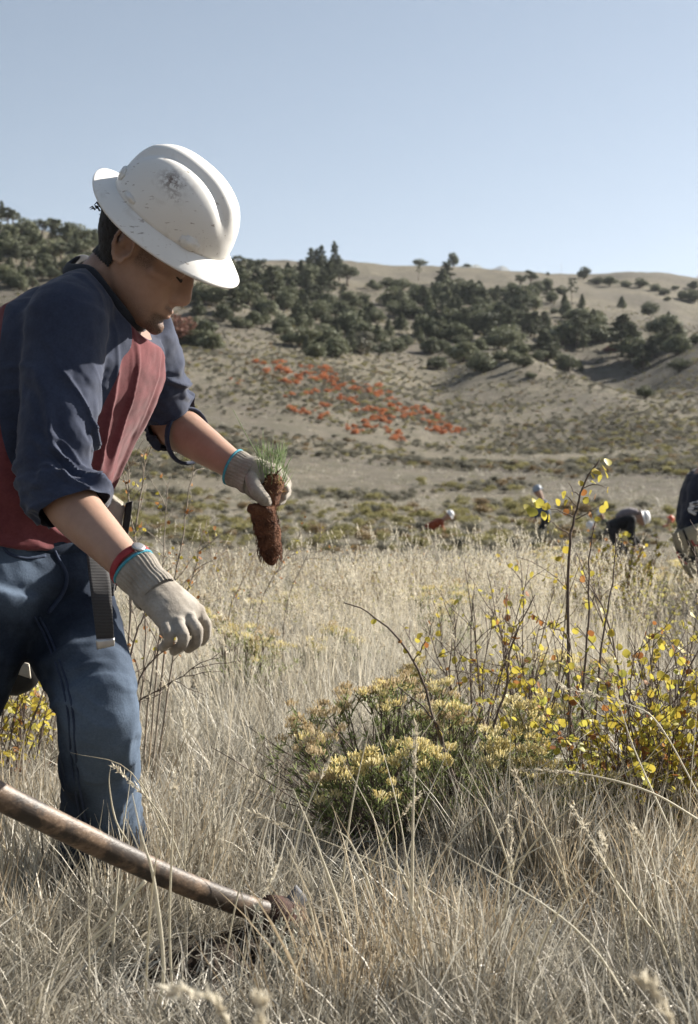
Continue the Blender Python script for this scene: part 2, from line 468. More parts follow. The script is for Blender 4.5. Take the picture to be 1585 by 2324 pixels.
def tree_proto(kind, seed):
    """unit tree: height 1, returns trunk mesh and crown mesh"""
    r_ = np.random.default_rng(seed)
    g = Geo(); pts, nrm = [], []
    def lobe(c, rad, n, flat=0.85):
        v = r_.normal(size=(n, 3)); v /= np.linalg.norm(v, axis=1)[:, None]
        k = r_.uniform(0.45, 1.0, n) ** 0.5
        lump = 1 + 0.22 * vnoise(v[:, 0] * 2.5 + seed, v[:, 1] * 2.5, v[:, 2] * 2.5 + c[2] * 9)
        p = c + v * (rad * k * lump)[:, None] * np.array((1, 1, flat))
        pts.append(p); nrm.append(v + r_.normal(size=(n, 3)) * 0.45)
    def limb(a, b, r0, r1):
        mid = (np.array(a) + b) / 2 + r_.normal(size=3) * 0.02
        V, F = loft(curve_pts([a, mid, b], 5), np.linspace(r0, r1, 5), sides=5); g.add(V, F)
    if kind == 'bush':       # round juniper, foliage to the ground, crown wider than tall
        limb((0, 0, -0.05), np.array((0.02, 0, 0.6)), 0.05, 0.015)
        for k in range(9):
            a = r_.uniform(0, 6.28); q = r_.uniform(0.12, 0.36); z = r_.uniform(0.2, 0.72) * (1 - 0.5 * q)
            c = np.array((q * math.cos(a), q * math.sin(a), z)); limb((0, 0, 0.1), c, 0.025, 0.006)
            lobe(c, r_.uniform(0.17, 0.26), 190)
        lobe(np.array((0, 0, 0.62)), 0.28, 260)
        lobe(np.array((0, 0, 0.3)), 0.36, 260, 0.7)
        size = 0.055
    elif kind == 'cone':     # upright juniper
        limb((0, 0, -0.05), np.array((0.01, 0, 0.9)), 0.04, 0.006)
        for k in range(13):
            z = 0.1 + 0.78 * k / 12; q = 0.26 * (1 - z) ** 0.75; a = k * 2.4
            c = np.array((q * 0.55 * math.cos(a), q * 0.55 * math.sin(a), z)); limb((0, 0, z - 0.06), c, 0.012, 0.004)
            lobe(c, max(0.06, q * 0.78), 130, 1.15)
        lobe(np.array((0, 0, 0.93)), 0.055, 50, 1.4)
        size = 0.042
    elif kind == 'pinyon':   # open flat-topped pinyon with a bare lower trunk
        limb((0, 0, -0.05), np.array((0.03, 0.02, 0.75)), 0.045, 0.012)
        for k in range(11):
            a = k * 2.4 + r_.uniform(0, 1); q = r_.uniform(0.08, 0.32); z = r_.uniform(0.42, 0.88)
            c = np.array((q * math.cos(a), q * math.sin(a), z)); limb((0.01, 0, z - 0.22), c, 0.018, 0.005)
            lobe(c, r_.uniform(0.10, 0.18), 110, 0.7)
        size = 0.045
    elif kind == 'pine':     # tall ponderosa: narrow ragged crown, clumps on limbs
        limb((0, 0, -0.04), np.array((0.0, 0.0, 0.97)), 0.022, 0.004)
        for k in range(26):
            z = 0.2 + 0.77 * (k / 25) ** 0.9; q = 0.21 * (1 - z) ** 0.6 * r_.uniform(0.55, 1.1) + 0.012; a = k * 2.4 + r_.uniform(-.5, .5)
            c = np.array((q * math.cos(a), q * math.sin(a), z)); limb((0, 0, z - 0.03), c, 0.007, 0.003)
            lobe(c, max(0.035, q * 0.42), 60, 0.6)
            lobe(c * np.array((0.5, 0.5, 1)), max(0.03, q * 0.4), 36, 0.7)
        size = 0.030
    elif kind == 'snag':     # thin sparse pine
        limb((0, 0, -0.04), np.array((0.0, 0.0, 0.97)), 0.016, 0.004)
        for k in range(12):
            z = 0.5 + 0.47 * k / 11; q = 0.14 * r_.uniform(0.3, 1.1); a = k * 2.4
            c = np.array((q * math.cos(a), q * math.sin(a), z)); limb((0, 0, z - 0.03), c, 0.006, 0.002)
            lobe(c, 0.055, 34, 0.7)
        size = 0.026
    pts_, nrm_ = np.concatenate(pts), np.concatenate(nrm)
    nrm_ /= np.linalg.norm(nrm_, axis=1)[:, None]
    keep = pts_[:, 2] > 0.01
    pts_, nrm_ = pts_[keep], nrm_[keep]
    k_ = 1.0 / np.percentile(pts_[:, 2], 99.5)
    pts_ *= k_
    g.V = [v * k_ for v in g.V]
    V, F = leaf_tris(pts_, nrm_, size, r_)
    fm = {'bush': M_JUN, 'cone': M_JUN, 'pinyon': M_PINE, 'pine': M_PINE, 'snag': M_PINE}[kind]
    return g.mesh('trunk', M_BARK), mesh_np('crown', V, F, fm, smooth=False)

PROTO = {k: [tree_proto(k, 100 * i + s) for s in range(n)] for i, (k, n) in enumerate((('bush', 4), ('cone', 3), ('pinyon', 3), ('pine', 4), ('snag', 2)))}
def recolour(me, m):
    c = me.copy(); c.materials.clear(); c.materials.append(m); return c
BROWN_CROWN = recolour(PROTO['bush'][1][1], M_BROWN); GREY_CROWN = recolour(PROTO['bush'][2][1], M_GREYT)

def tree(px, py, hpx, kind, label, group, wide=1.0, name=None, crown=None, cat='tree'):
    p = hit(px, py)
    h = 1.22 * hpx * p[1] / FPX
    if kind == 'bush' and group in ('grove right of the hard hat', 'grove across the middle hillside', 'wooded slope behind the man\'s back') and random.random() < .42:
        kind = random.choice(('cone', 'cone', 'pine')); wide *= 1.35; h *= 1.1
    tr, cr = random.choice(PROTO[kind])
    nm = name or {'bush': 'juniper_tree', 'cone': 'juniper_tree', 'pinyon': 'pinyon_tree', 'pine': 'pine_tree', 'snag': 'pine_tree'}[kind]
    e = empty(nm, (p[0], p[1], p[2] - 0.02 * h), random.uniform(0, 6.28))
    w = wide * random.uniform(0.9, 1.12) * {'bush': 1.3, 'cone': 1.15, 'pinyon': 1.1, 'pine': 1.15, 'snag': 1.0}[kind]
    e.scale = (h * w, h * w, h)
    obj('trunk', tr, e, False); obj('crown', crown or cr, e, False)
    if group and name is None:      # say which kind and which part of its grove
        look = {'bush': 'round bushy juniper', 'cone': 'pointed upright juniper', 'pinyon': 'open-crowned pinyon', 'pine': 'tall ragged pine', 'snag': 'thin pine'}[kind]
        xs, ys = ZONES[group]
        hz = 'left' if px < xs[0] else ('middle' if px < xs[1] else 'right'); vt = 'upper' if py < ys else 'lower'
        label = '%s in the %s %s of the %s' % (look, vt, hz, group); group = label
    return tag(e, label, cat, group)
ZONES = {'grove right of the hard hat': ((560, 720), 690), 'grove across the middle hillside': ((1000, 1150), 700), 'bare folds at the far right': ((1250, 1420), 720),
         'wooded slope behind the man\'s back': ((70, 160), 590), 'bare spur below the groves': ((1000, 1130), 800)}

Z1 = lambda x, y, s=1/3: (363.2 + x / 3, 541.5 + y / 3)
Z2 = lambda x, y: (825.5 + x / 3, 541.5 + y / 3)
Z3 = lambda x, y: (1254.8 + x * 0.2083, 541.5 + y * 0.2083)
Z4 = lambda x, y: (x * 0.1667, 429.3 + y * 0.1667)
G1 = ('dark juniper or pine in the dense grove right of the white hard hat', 'grove right of the hard hat')
G2 = ('dark conifer in the grove across the middle of the hillside', 'grove across the middle hillside')
G3 = ('conifer scattered over the bare folds at the right of the hillside', 'bare folds at the far right')
G4 = ('conifer in the wooded slope above the man\'s back', 'wooded slope behind the man\'s back')
GS = ('dark rounded juniper on the bare spur below the groves', 'bare spur below the groves')
for x, y, h, k, w in [
    (530, 245, 100, 'pinyon', 1.2), (640, 255, 100, 'pinyon', 1.1), (690, 240, 80, 'pinyon', 1), (870, 250, 65, 'bush', 1), (480, 250, 80, 'bush', 1),
    (1030, 280, 175, 'pine', 1), (1065, 270, 165, 'pine', .9), (1100, 280, 195, 'pine', .8), (1010, 280, 120, 'pine', 1), (1220, 290, 140, 'pine', 1.2), (1170, 290, 135, 'pine', 1.2),
    (1110, 335, 135, 'pinyon', 1), (960, 325, 135, 'bush', .9), (1030, 335, 125, 'bush', 1), (1150, 390, 190, 'pine', 1.4), (880, 335, 110, 'bush', 1), (800, 310, 95, 'bush', 1), (590, 305, 115, 'pinyon', 1.1),
    (720, 345, 110, 'bush', 1), (760, 450, 215, 'pine', 1.5), (660, 385, 135, 'bush', 1), (560, 335, 115, 'bush', 1), (300, 445, 125, 'bush', 1), (390, 455, 105, 'bush', 1), (500, 535, 155, 'bush', 1.25),
    (430, 565, 95, 'bush', 1), (260, 525, 105, 'cone', 1.5), (540, 612, 68, 'bush', 1), (700, 592, 92, 'cone', 1.3), (640, 592, 80, 'bush', 1), (740, 525, 85, 'bush', 1), (820, 640, 112, 'bush', .8), (850, 655, 50, 'bush', 1),
    (940, 605, 150, 'cone', 1.3), (1010, 605, 85, 'bush', 1), (860, 485, 95, 'bush', 1), (900, 435, 105, 'bush', 1), (970, 485, 105, 'bush', 1), (1060, 555, 105, 'bush', 1), (1090, 475, 105, 'bush', 1),
    (1150, 515, 115, 'bush', 1), (1140, 595, 62, 'bush', 1), (1250, 465, 115, 'bush', 1.1), (1290, 475, 90, 'bush', 1), (1360, 455, 72, 'bush', 1), (1240, 545, 95, 'bush', 1), (1270, 645, 115, 'bush', 1.1), (1210, 675, 75, 'cone', 1.4),
    (1330, 565, 85, 'bush', 1), (1370, 625, 105, 'bush', 1), (1440, 565, 95, 'bush', 1), (1410, 545, 80, 'bush', 1), (950, 735, 105, 'bush', 1.4), (1110, 735, 125, 'bush', 1.3), (1000, 775, 92, 'cone', 1.4), (1080, 822, 90, 'bush', 1),
    (1210, 805, 105, 'bush', 1.3), (1300, 785, 125, 'bush', 1), (1350, 695, 110, 'bush', 1), (1480, 715, 95, 'bush', 1), (800, 410, 110, 'pinyon', 1), (1000, 410, 110, 'bush', 1), (1050, 420, 100, 'pinyon', 1), (600, 450, 120, 'bush', 1), (680, 470, 110, 'bush', 1)]:
    tree(*Z1(x, y), h / 3, k, *G1, wide=w)
    if 250 < y < 700 and x > 480 and random.random() < 0.6: tree(*Z1(x + random.uniform(-55, 55), y + random.uniform(-25, 25)), h / 3 * random.uniform(.6, .9), k, *G1, wide=w)
tree(*Z1(1190, 290), 75, 'pine', 'tallest thin pine rising above the grove into the sky', None, 0.75)
tree(*Z1(1280, 325), 42, 'pinyon', 'round-crowned pine standing at the right end of the skyline grove', None, 1.2)
tree(*Z1(1370, 795), 43, 'bush', 'grey-green leafless-looking juniper at the foot of the grove', None, 1.0, crown=GREY_CROWN)
tree(*Z1(85, 715), 52, 'bush', 'rust-brown bushy tree beside the man\'s chin', None, 1.2, name='rust_tree', crown=BROWN_CROWN)
for x, y, h, w in [(250, 705, 140, 1.2), (220, 725, 85, 1.2), (360, 765, 90, 1.5), (310, 735, 90, 1.2)]:
    tree(*Z1(x, y), h / 3, 'bush', 'dark juniper in the small clump beside the rust-brown tree', 'juniper clump beside the rust tree', w, name='juniper_tree')
for x, y, h, k, w in [
    (560, 325, 135, 'pine', 1.6), (540, 335, 95, 'bush', 1), (640, 375, 85, 'bush', 1), (200, 465, 115, 'bush', 1), (250, 475, 95, 'bush', 1), (300, 475, 95, 'cone', 1.2), (370, 435, 95, 'bush', 1), (410, 475, 115, 'bush', 1), (350, 385, 62, 'bush', 1),
    (470, 395, 75, 'bush', 1), (520, 405, 85, 'bush', 1), (600, 405, 95, 'pinyon', 1), (700, 405, 85, 'bush', 1), (730, 445, 135, 'pine', 1.6), (790, 425, 115, 'pine', 1.5), (820, 475, 105, 'bush', 1), (870, 405, 52, 'bush', 1), (910, 435, 95, 'pine', 1.6),
    (680, 445, 95, 'bush', 1), (640, 425, 85, 'bush', 1), (450, 565, 125, 'bush', 1), (540, 595, 125, 'pine', 1.5), (480, 485, 85, 'bush', 1), (650, 545, 115, 'pine', 1.6), (690, 635, 135, 'pine', 1.6), (640, 625, 95, 'bush', 1), (740, 645, 95, 'pine', 1.6),
    (780, 615, 85, 'bush', 1), (860, 645, 115, 'pinyon', 1), (930, 605, 145, 'pine', 1.5), (970, 575, 125, 'pine', 1.5), (900, 545, 95, 'bush', 1), (1000, 685, 165, 'pine', 1.5), (960, 645, 125, 'pine', 1.5), (1060, 645, 115, 'pine', 1.5), (1120, 665, 125, 'pine', 1.6),
    (1100, 605, 95, 'pinyon', 1), (1170, 665, 135, 'pine', 1.6), (1230, 645, 125, 'pine', 1.6), (1020, 565, 65, 'bush', 1), (1210, 765, 115, 'pine', 1.6), (1240, 835, 170, 'pine', 1.8), (1260, 835, 62, 'bush', 1), (580, 480, 95, 'bush', 1), (610, 520, 95, 'pine', 1.6), (560, 440, 90, 'bush', 1), (760, 520, 95, 'pine', 1.6), (860, 520, 90, 'bush', 1),
    (200, 525, 85, 'bush', 1), (270, 545, 95, 'bush', 1), (330, 545, 75, 'bush', 1), (260, 625, 85, 'bush', 1), (170, 675, 92, 'bush', 1), (80, 705, 92, 'bush', 1), (20, 645, 105, 'bush', 1), (40, 565, 72, 'bush', 1), (400, 655, 112, 'bush', .9), (440, 665, 75, 'bush', 1),
    (530, 685, 112, 'bush', 1.2), (480, 675, 95, 'bush', 1), (590, 655, 62, 'bush', 1), (380, 685, 62, 'bush', 1)]:
    tree(*Z2(x, y), h / 3, k, *G2, wide=w)
    if random.random() < 0.6: tree(*Z2(x + random.uniform(-55, 55), y + random.uniform(-25, 25)), h / 3 * random.uniform(.6, .9), k, *G2, wide=w)
for x, y, h, k, w in [
    (390, 712, 42, 'bush', 1), (20, 785, 82, 'bush', 1), (150, 775, 62, 'bush', 1), (220, 775, 82, 'bush', 1.1), (290, 735, 62, 'bush', 1), (460, 795, 96, 'bush', 1), (530, 765, 62, 'bush', 1), (590, 805, 62, 'bush', 1), (500, 895, 72, 'bush', 1.2),
    (680, 845, 112, 'bush', 1.1), (750, 825, 72, 'bush', 1), (660, 735, 62, 'bush', 1), (710, 705, 47, 'bush', 1), (790, 775, 72, 'bush', 1.2), (820, 912, 112, 'bush', .9), (770, 905, 82, 'bush', 1), (920, 755, 112, 'bush', 1.2), (970, 735, 92, 'bush', 1),
    (930, 835, 62, 'bush', 1), (1010, 835, 62, 'bush', 1.1), (1035, 845, 52, 'bush', 1), (1090, 875, 72, 'bush', 1.1), (1050, 785, 72, 'bush', 1), (1090, 805, 62, 'bush', 1), (1120, 785, 52, 'bush', 1), (1190, 835, 62, 'bush', 1), (1390, 905, 92, 'bush', 1.2), (1120, 950, 30, 'bush', 1), (1155, 955, 30, 'bush', 1), (110, 842, 100, 'pinyon', 1)]:
    tree(*Z2(x, y), h / 3, k, *GS, wide=w)
tree(*Z2(385, 172), 12, 'bush', 'low dark bush on the skyline left of the lone ridge pine', None, 1.6)
tree(*Z2(610, 188), 25, 'bush', 'lone pine on the bare ridge against the pale sky', None, .7, name='pine_tree')
tree(*Z2(705, 186), 6, 'bush', 'tiny bush on the ridge right of the lone pine', None, 2.0)
tree(*Z2(375, 292), 34, 'snag', 'thin sparse pine on the bare slope below the skyline bush', None, 1.2)
tree(*Z2(1420, 455), 51, 'snag', 'slender pine with a bare trunk on the right-hand fold', None, 1.3)
tree(*Z3(340, 448), 24, 'bush', 'lone spreading pine just below the skyline right of the mast', None, .8, name='pine_tree')
for x, y, h, k, w in [(270, 345, 62, 'bush', 1), (160, 335, 57, 'bush', 1), (60, 345, 52, 'bush', 1), (90, 352, 42, 'bush', 1), (230, 355, 62, 'bush', 1),
    (1140, 325, 87, 'pinyon', 1), (1070, 335, 72, 'pinyon', 1), (1010, 375, 62, 'bush', 1), (1250, 335, 52, 'bush', 1), (1260, 425, 112, 'pine', 1.4), (1230, 312, 20, 'bush', 1), (1180, 485, 72, 'bush', 1), (1140, 405, 72, 'bush', 1), (1100, 415, 52, 'bush', 1),
    (1060, 395, 52, 'bush', 1), (1190, 365, 62, 'bush', 1), (1280, 435, 62, 'bush', 1), (1350, 385, 52, 'bush', 1), (1370, 455, 72, 'cone', 1.2), (1490, 445, 57, 'cone', 1.2), (1255, 250, 18, 'bush', 1), (1300, 512, 32, 'bush', 1), (960, 385, 42, 'bush', 1)]:
    tree(*Z2(x, y), h / 3, k, *G3, wide=w)
for x, y, h, k, w in [(480, 495, 62, 'bush', 1.4), (620, 518, 87, 'bush', 1.2), (800, 530, 62, 'bush', 1.3), (950, 535, 82, 'bush', 1.2), (1130, 575, 67, 'bush', 1.1), (1330, 565, 37, 'bush', 1.6), (1220, 615, 62, 'bush', 1), (1540, 550, 72, 'bush', 1.2),
    (1490, 695, 112, 'bush', 1), (1410, 665, 82, 'bush', .9), (1550, 705, 115, 'bush', 1), (755, 760, 107, 'cone', 1.6), (1050, 835, 122, 'bush', 1.1), (1265, 862, 52, 'cone', 1.6), (1250, 685, 42, 'bush', 1), (470, 965, 142, 'bush', .9), (150, 865, 132, 'bush', .8),
    (270, 1185, 335, 'pine', 1.7), (310, 1005, 245, 'pine', 1.5), (570, 965, 42, 'bush', 1), (760, 1285, 380, 'pine', 1.6), (860, 1300, 325, 'pine', 1.6), (1080, 1305, 205, 'pine', 1.6), (1240, 1195, 205, 'pine', 1.8), (1190, 1165, 122, 'bush', 1), (1420, 1155, 87, 'bush', .9),
    (1370, 1165, 62, 'bush', 1), (1570, 1155, 92, 'bush', 1), (310, 1455, 82, 'cone', 1.3), (100, 1375, 92, 'bush', 1), (20, 1315, 205, 'pine', 1.6), (980, 1395, 102, 'cone', 1.3)]:
    tree(*Z3(x, y), h * 0.2083, k, *G3, wide=w)
tree(*Z3(1005, 1745), 23, 'bush', 'small juniper where the gully meets the valley floor at right', None, 1.1)
for x, y in ((730, 965), (630, 1235)):
    tree(*Z3(x, y), 13, 'bush', 'small red-leaved bush among the gully pines at right', 'red bushes in the right gully', 1.3, name='red_bush', crown=BROWN_CROWN, cat='bush')
for x, y, h, k in [(20, 400, 260, 'pine'), (100, 500, 200, 'pinyon'), (170, 480, 180, 'pinyon'), (330, 600, 170, 'bush'), (470, 610, 155, 'cone'), (570, 620, 165, 'pinyon'), (730, 590, 170, 'pinyon'), (720, 650, 205, 'pinyon'), (910, 650, 170, 'bush'), (1080, 690, 175, 'bush'), (1300, 700, 150, 'pinyon'), (1400, 730, 150, 'pinyon'), (1240, 710, 95, 'bush'), (1480, 740, 150, 'bush')]:
    tree(*Z4(x, y), h * 0.1667, k, *G4, wide=1.05)
r4 = random.Random(5)
for row in range(7):
    for i in range(9):
        x = -60 + i * 185 + r4.uniform(-60, 60) + (row % 2) * 90; y = 650 + x * 0.13 + row * 115 + r4.uniform(-40, 40)
        tree(*Z4(x, y), r4.uniform(130, 205) * 0.1667, r4.choice(('bush', 'bush', 'bush', 'cone', 'pinyon')), *G4, wide=r4.uniform(.9, 1.2))

rg = random.Random(17)
for k in range(46):
    u = rg.uniform(1010, 1560); lo = 690 + max(0, (u - 1250)) * .28; y = rg.uniform(lo, lo + 95)
    tree(u, y, rg.uniform(18, 42), rg.choice(('pine', 'pine', 'bush', 'bush', 'pinyon')), *(G2 if u < 1240 else G3), wide=1.3)
# mast on the ridge
mp = hit(1275, 614)
g = Geo()
mh = 22 * mp[1] / FPX
V, F = loft([(mp[0], mp[1], mp[2] - 0.3), (mp[0], mp[1], mp[2] + mh)], [0.09, 0.05], sides=6); g.add(V, F)
for q in (0.6, 0.8, 0.95):
    V, F = box_vf((mp[0], mp[1], mp[2] + mh * q), 0.35, 0.05, 0.05); g.add(V, F)
M_STEEL = plain('galvanised_steel', [(0.3, (0.35, 0.36, 0.38)), (0.7, (0.5, 0.5, 0.52))], scale=3, rough=0.5, metallic=0.6)
mast_root = empty('radio_mast', mp)
g.build('mast_pole', M_STEEL, mast_root)
tag(mast_root, 'thin mast standing on the bare ridge against the sky', 'mast')
# ------------------------------------------------------------------ people: shared tools
def fabric(name, stops, weave=900.0, bump_s=0.25, scale=14, rough=0.9, twill=False, fine=0.0006):
    m, nt, b = mat(name)
    co = coords(nt)
    t = noise_tex(nt, scale, 6, 0.6, co)
    r = ramp(nt, t.outputs['Fac'], stops)
    t2 = noise_tex(nt, weave * 0.25, 3, 0.6, co)
    c = mixc(nt, 0.35, r.outputs[0], t2.outputs['Fac'], 'SOFT_LIGHT')
    nt.links.new(c, b.inputs['Base Color'])
    b.inputs['Roughness'].default_value = rough
    b.inputs['Specular IOR Level'].default_value = 0.15
    b.inputs['Sheen Weight'].default_value = 0.15
    bump(nt, b, t2.outputs['Fac'], bump_s, fine)
    return m

def skin_mat(name='skin', base=(0.43, 0.275, 0.205), dark=(0.33, 0.20, 0.145)):
    m, nt, b = mat(name)
    co = coords(nt)
    t = noise_tex(nt, 16, 10, 0.72, co)
    r = ramp(nt, t.outputs['Fac'], [(0.32, dark), (0.68, base)])
    at = N(nt, 'ShaderNodeAttribute', attribute_name='stubble')
    t3 = noise_tex(nt, 900, 2, 0.5, co)
    th = ramp(nt, t3.outputs['Fac'], [(0.42, (0, 0, 0)), (0.6, (1, 1, 1))])
    mul = N(nt, 'ShaderNodeMath', operation='MULTIPLY')
    nt.links.new(at.outputs['Fac'], mul.inputs[0]); 
    ad = N(nt, 'ShaderNodeMath', operation='MULTIPLY_ADD'); ad.inputs[1].default_value = 0.5; ad.inputs[2].default_value = 0.5
    nt.links.new(th.outputs[0], ad.inputs[0]); nt.links.new(ad.outputs[0], mul.inputs[1])
    c = mixc(nt, mul.outputs[0], r.outputs[0], (0.018, 0.012, 0.010))
    nt.links.new(c, b.inputs['Base Color'])
    b.inputs['Roughness'].default_value = 0.5
    b.inputs['Specular IOR Level'].default_value = 0.35
    b.inputs['Subsurface Weight'].default_value = 0.12
    b.inputs['Subsurface Radius'].default_value = (0.012, 0.004, 0.002)
    b.inputs['Subsurface Scale'].default_value = 1.0
    t2 = noise_tex(nt, 320, 4, 0.6, co)
    bump(nt, b, t2.outputs['Fac'], 0.3, 0.0009)
    return m

def union_remesh(geo, voxel, smooth_it=4, lam=0.5):
    """one continuous surface out of overlapping closed lofts; returns verts, quads"""
    me = geo.mesh('tmp', [], smooth=False)
    o = bpy.data.objects.new('tmp', me); COL.objects.link(o)
    md = o.modifiers.new('r', 'REMESH'); md.mode = 'VOXEL'; md.voxel_size = voxel; md.adaptivity = 0.0
    dg = bpy.context.evaluated_depsgraph_get()
    ev = o.evaluated_get(dg); m2 = ev.to_mesh()
    nv = len(m2.vertices); V = np.empty(nv * 3); m2.vertices.foreach_get('co', V); V = V.reshape(-1, 3)
    nl = len(m2.loops); L = np.empty(nl, dtype=np.int32); m2.loops.foreach_get('vertex_index', L)
    F = L.reshape(-1, 4)
    ne = len(m2.edges); E = np.empty(ne * 2, dtype=np.int32); m2.edges.foreach_get('vertices', E); E = E.reshape(-1, 2)
    V = V.copy(); F = F.copy(); E = E.copy()
    ev.to_mesh_clear()
    bpy.data.objects.remove(o); bpy.data.meshes.remove(me)
    V = lap(V, E, smooth_it, lam)
    return V, F, E

def lap(V, E, it, lam=0.5, mask=None):
    n = len(V); deg = np.bincount(E.ravel(), minlength=n)[:, None].clip(1)
    for _ in range(it):
        S = np.zeros_like(V)
        for k in range(3):
            S[:, k] = np.bincount(E[:, 0], V[E[:, 1], k], n) + np.bincount(E[:, 1], V[E[:, 0], k], n)
        D = S / deg - V
        V = V + lam * D * (1 if mask is None else mask[:, None])
    return V

def vnormals(V, F):
    a, b, c, d = (V[F[:, i]] for i in range(4))
    fn = np.cross(c - a, d - b)
    nn = np.zeros_like(V)
    for i in range(4):
        for k in range(3): nn[:, k] += np.bincount(F[:, i], fn[:, k], len(V))
    return nn / (np.linalg.norm(nn, axis=1)[:, None] + 1e-12)

def seg_coords(V, a, b, ref):
    """t along segment a-b, distance from it, angle about it (from ref)"""
    a = np.asarray(a, float); b = np.asarray(b, float)
    ax = b - a; Ls = np.linalg.norm(ax); ax = ax / Ls
    q = V - a; t = q @ ax
    tc = np.clip(t, 0, Ls)
    d = np.linalg.norm(q - tc[:, None] * ax, axis=1)
    r = unit(np.asarray(ref, float) - ax * np.dot(ref, ax)); s = np.cross(ax, r)
    ph = np.arctan2(q @ s, q @ r)
    return t, d, ph, Ls

def polyline_dist(V, pts):
    best = np.full(len(V), 1e9); tt = np.zeros(len(V)); acc = 0
    for a, b in zip(pts[:-1], pts[1:]):
        t, d, _, Ls = seg_coords(V, a, b, (0.3, 0.2, 0.9))
        m = d < best
        best = np.where(m, d, best); tt = np.where(m, acc + np.clip(t, 0, Ls), tt); acc += Ls
    return best, tt, acc

def submesh(V, F, fmask, name, mats, parent, E=None):
    f = F[fmask]
    used = np.unique(f); idx = np.full(len(V), -1); idx[used] = np.arange(len(used))
    me = mesh_np(name, V[used], idx[f], mats)
    return obj(name, me, parent), used

def folds(s, ph, seed, k=1.0):
    """cloth folds: irregular sharp crests with wide troughs, running across s"""
    w = s * k * 0.62 + 0.55 * vnoise(ph * 0.9 + seed, s * 0.35, seed * 1.7)
    n1 = vnoise(w, ph * 0.75 + seed * 2.3, seed * 5.1 + w * 0)
    n2 = vnoise(w * 1.9 + 9.1, ph * 1.3 + seed, seed * 3.3 + w * 0)
    c1 = np.clip(1 - np.abs(n1) * 3.0, 0, 1) ** 1.2; c2 = np.clip(1 - np.abs(n2) * 3.2, 0, 1)
    amp = np.clip(0.75 + 0.9 * vnoise(ph * 0.8 + seed * 3.1, s * 0.4 + 4, seed), 0.1, 1.5)
    return (1.25 * c1 + 0.5 * c2 - 0.45) * amp

def smooth_seams(V, F, lab, it=14):
    """straighten the border lines between labelled regions of a quad mesh"""
    fe = np.concatenate([F[:, [0, 1]], F[:, [1, 2]], F[:, [2, 3]], F[:, [3, 0]]]); fl = np.concatenate([lab] * 4)
    fe = np.sort(fe, 1); key = fe[:, 0].astype(np.int64) * len(V) + fe[:, 1]
    o = np.argsort(key, kind='stable'); k2, l2, e2 = key[o], fl[o], fe[o]
    same = k2[1:] == k2[:-1]
    bd = same & (l2[1:] != l2[:-1])
    E = e2[1:][bd]
    m = np.zeros(len(V)); m[np.unique(E)] = 1
    V = V.copy()
    return lap(V, E, it, 0.5, m)

# ------------------------------------------------------------------ the man planting a seedling
M_SKIN = skin_mat()
M_NAVY = fabric('navy_knit', [(0.3, (0.026, 0.034, 0.062)), (0.7, (0.042, 0.054, 0.092))])
M_MAROON = fabric('maroon_knit', [(0.3, (0.115, 0.032, 0.038)), (0.7, (0.172, 0.050, 0.057))], scale=30)
M_COLLAR = fabric('charcoal_rib', [(0.3, (0.018, 0.022, 0.032)), (0.7, (0.034, 0.038, 0.05))])

def denim():
    m, nt, b = mat('blue_denim')
    co = coords(nt)
    t = noise_tex(nt, 9, 6, 0.62, co)
    r = ramp(nt, t.outputs['Fac'], [(0.28, (0.009, 0.013, 0.023)), (0.5, (0.019, 0.027, 0.044)), (0.75, (0.048, 0.064, 0.092))])
    fade = N(nt, 'ShaderNodeAttribute', attribute_name='fade')
    c1 = mixc(nt, fade.outputs['Fac'], r.outputs[0], (0.17, 0.23, 0.32))
    w = N(nt, 'ShaderNodeTexWave', wave_type='BANDS', bands_direction='DIAGONAL'); w.inputs['Scale'].default_value = 260; w.inputs['Distortion'].default_value = 3.0; w.inputs['Detail'].default_value = 2
    nt.links.new(co, w.inputs['Vector'])
    t2 = noise_tex(nt, 260, 4, 0.65, co)
    c2 = mixc(nt, 0.45, c1, t2.outputs['Fac'], 'SOFT_LIGHT')
    nt.links.new(c2, b.inputs['Base Color'])
    b.inputs['Roughness'].default_value = 0.92; b.inputs['Specular IOR Level'].default_value = 0.12
    bump(nt, b, t2.outputs['Fac'], 0.5, 0.0012)
    return m
M_DENIM = denim()
M_SEAM = plain('denim_seam', [(0.3, (0.018, 0.028, 0.055)), (0.7, (0.035, 0.05, 0.09))], scale=60, rough=0.9)
M_GLOVE = fabric('grey_cotton_glove', [(0.25, (0.17, 0.145, 0.12)), (0.5, (0.31, 0.28, 0.24)), (0.8, (0.43, 0.40, 0.36))], scale=26, weave=1400, bump_s=0.5, fine=0.0012)
M_HAIR = plain('black_hair', [(0.3, (0.008, 0.006, 0.005)), (0.7, (0.022, 0.017, 0.014))], scale=300, rough=0.6, bump_s=0.8, bump_scale=700, bump_d=0.002)
M_LEATHER = plain('black_boot_leather', [(0.3, (0.018, 0.017, 0.018)), (0.7, (0.06, 0.058, 0.06))], scale=40, rough=0.7)

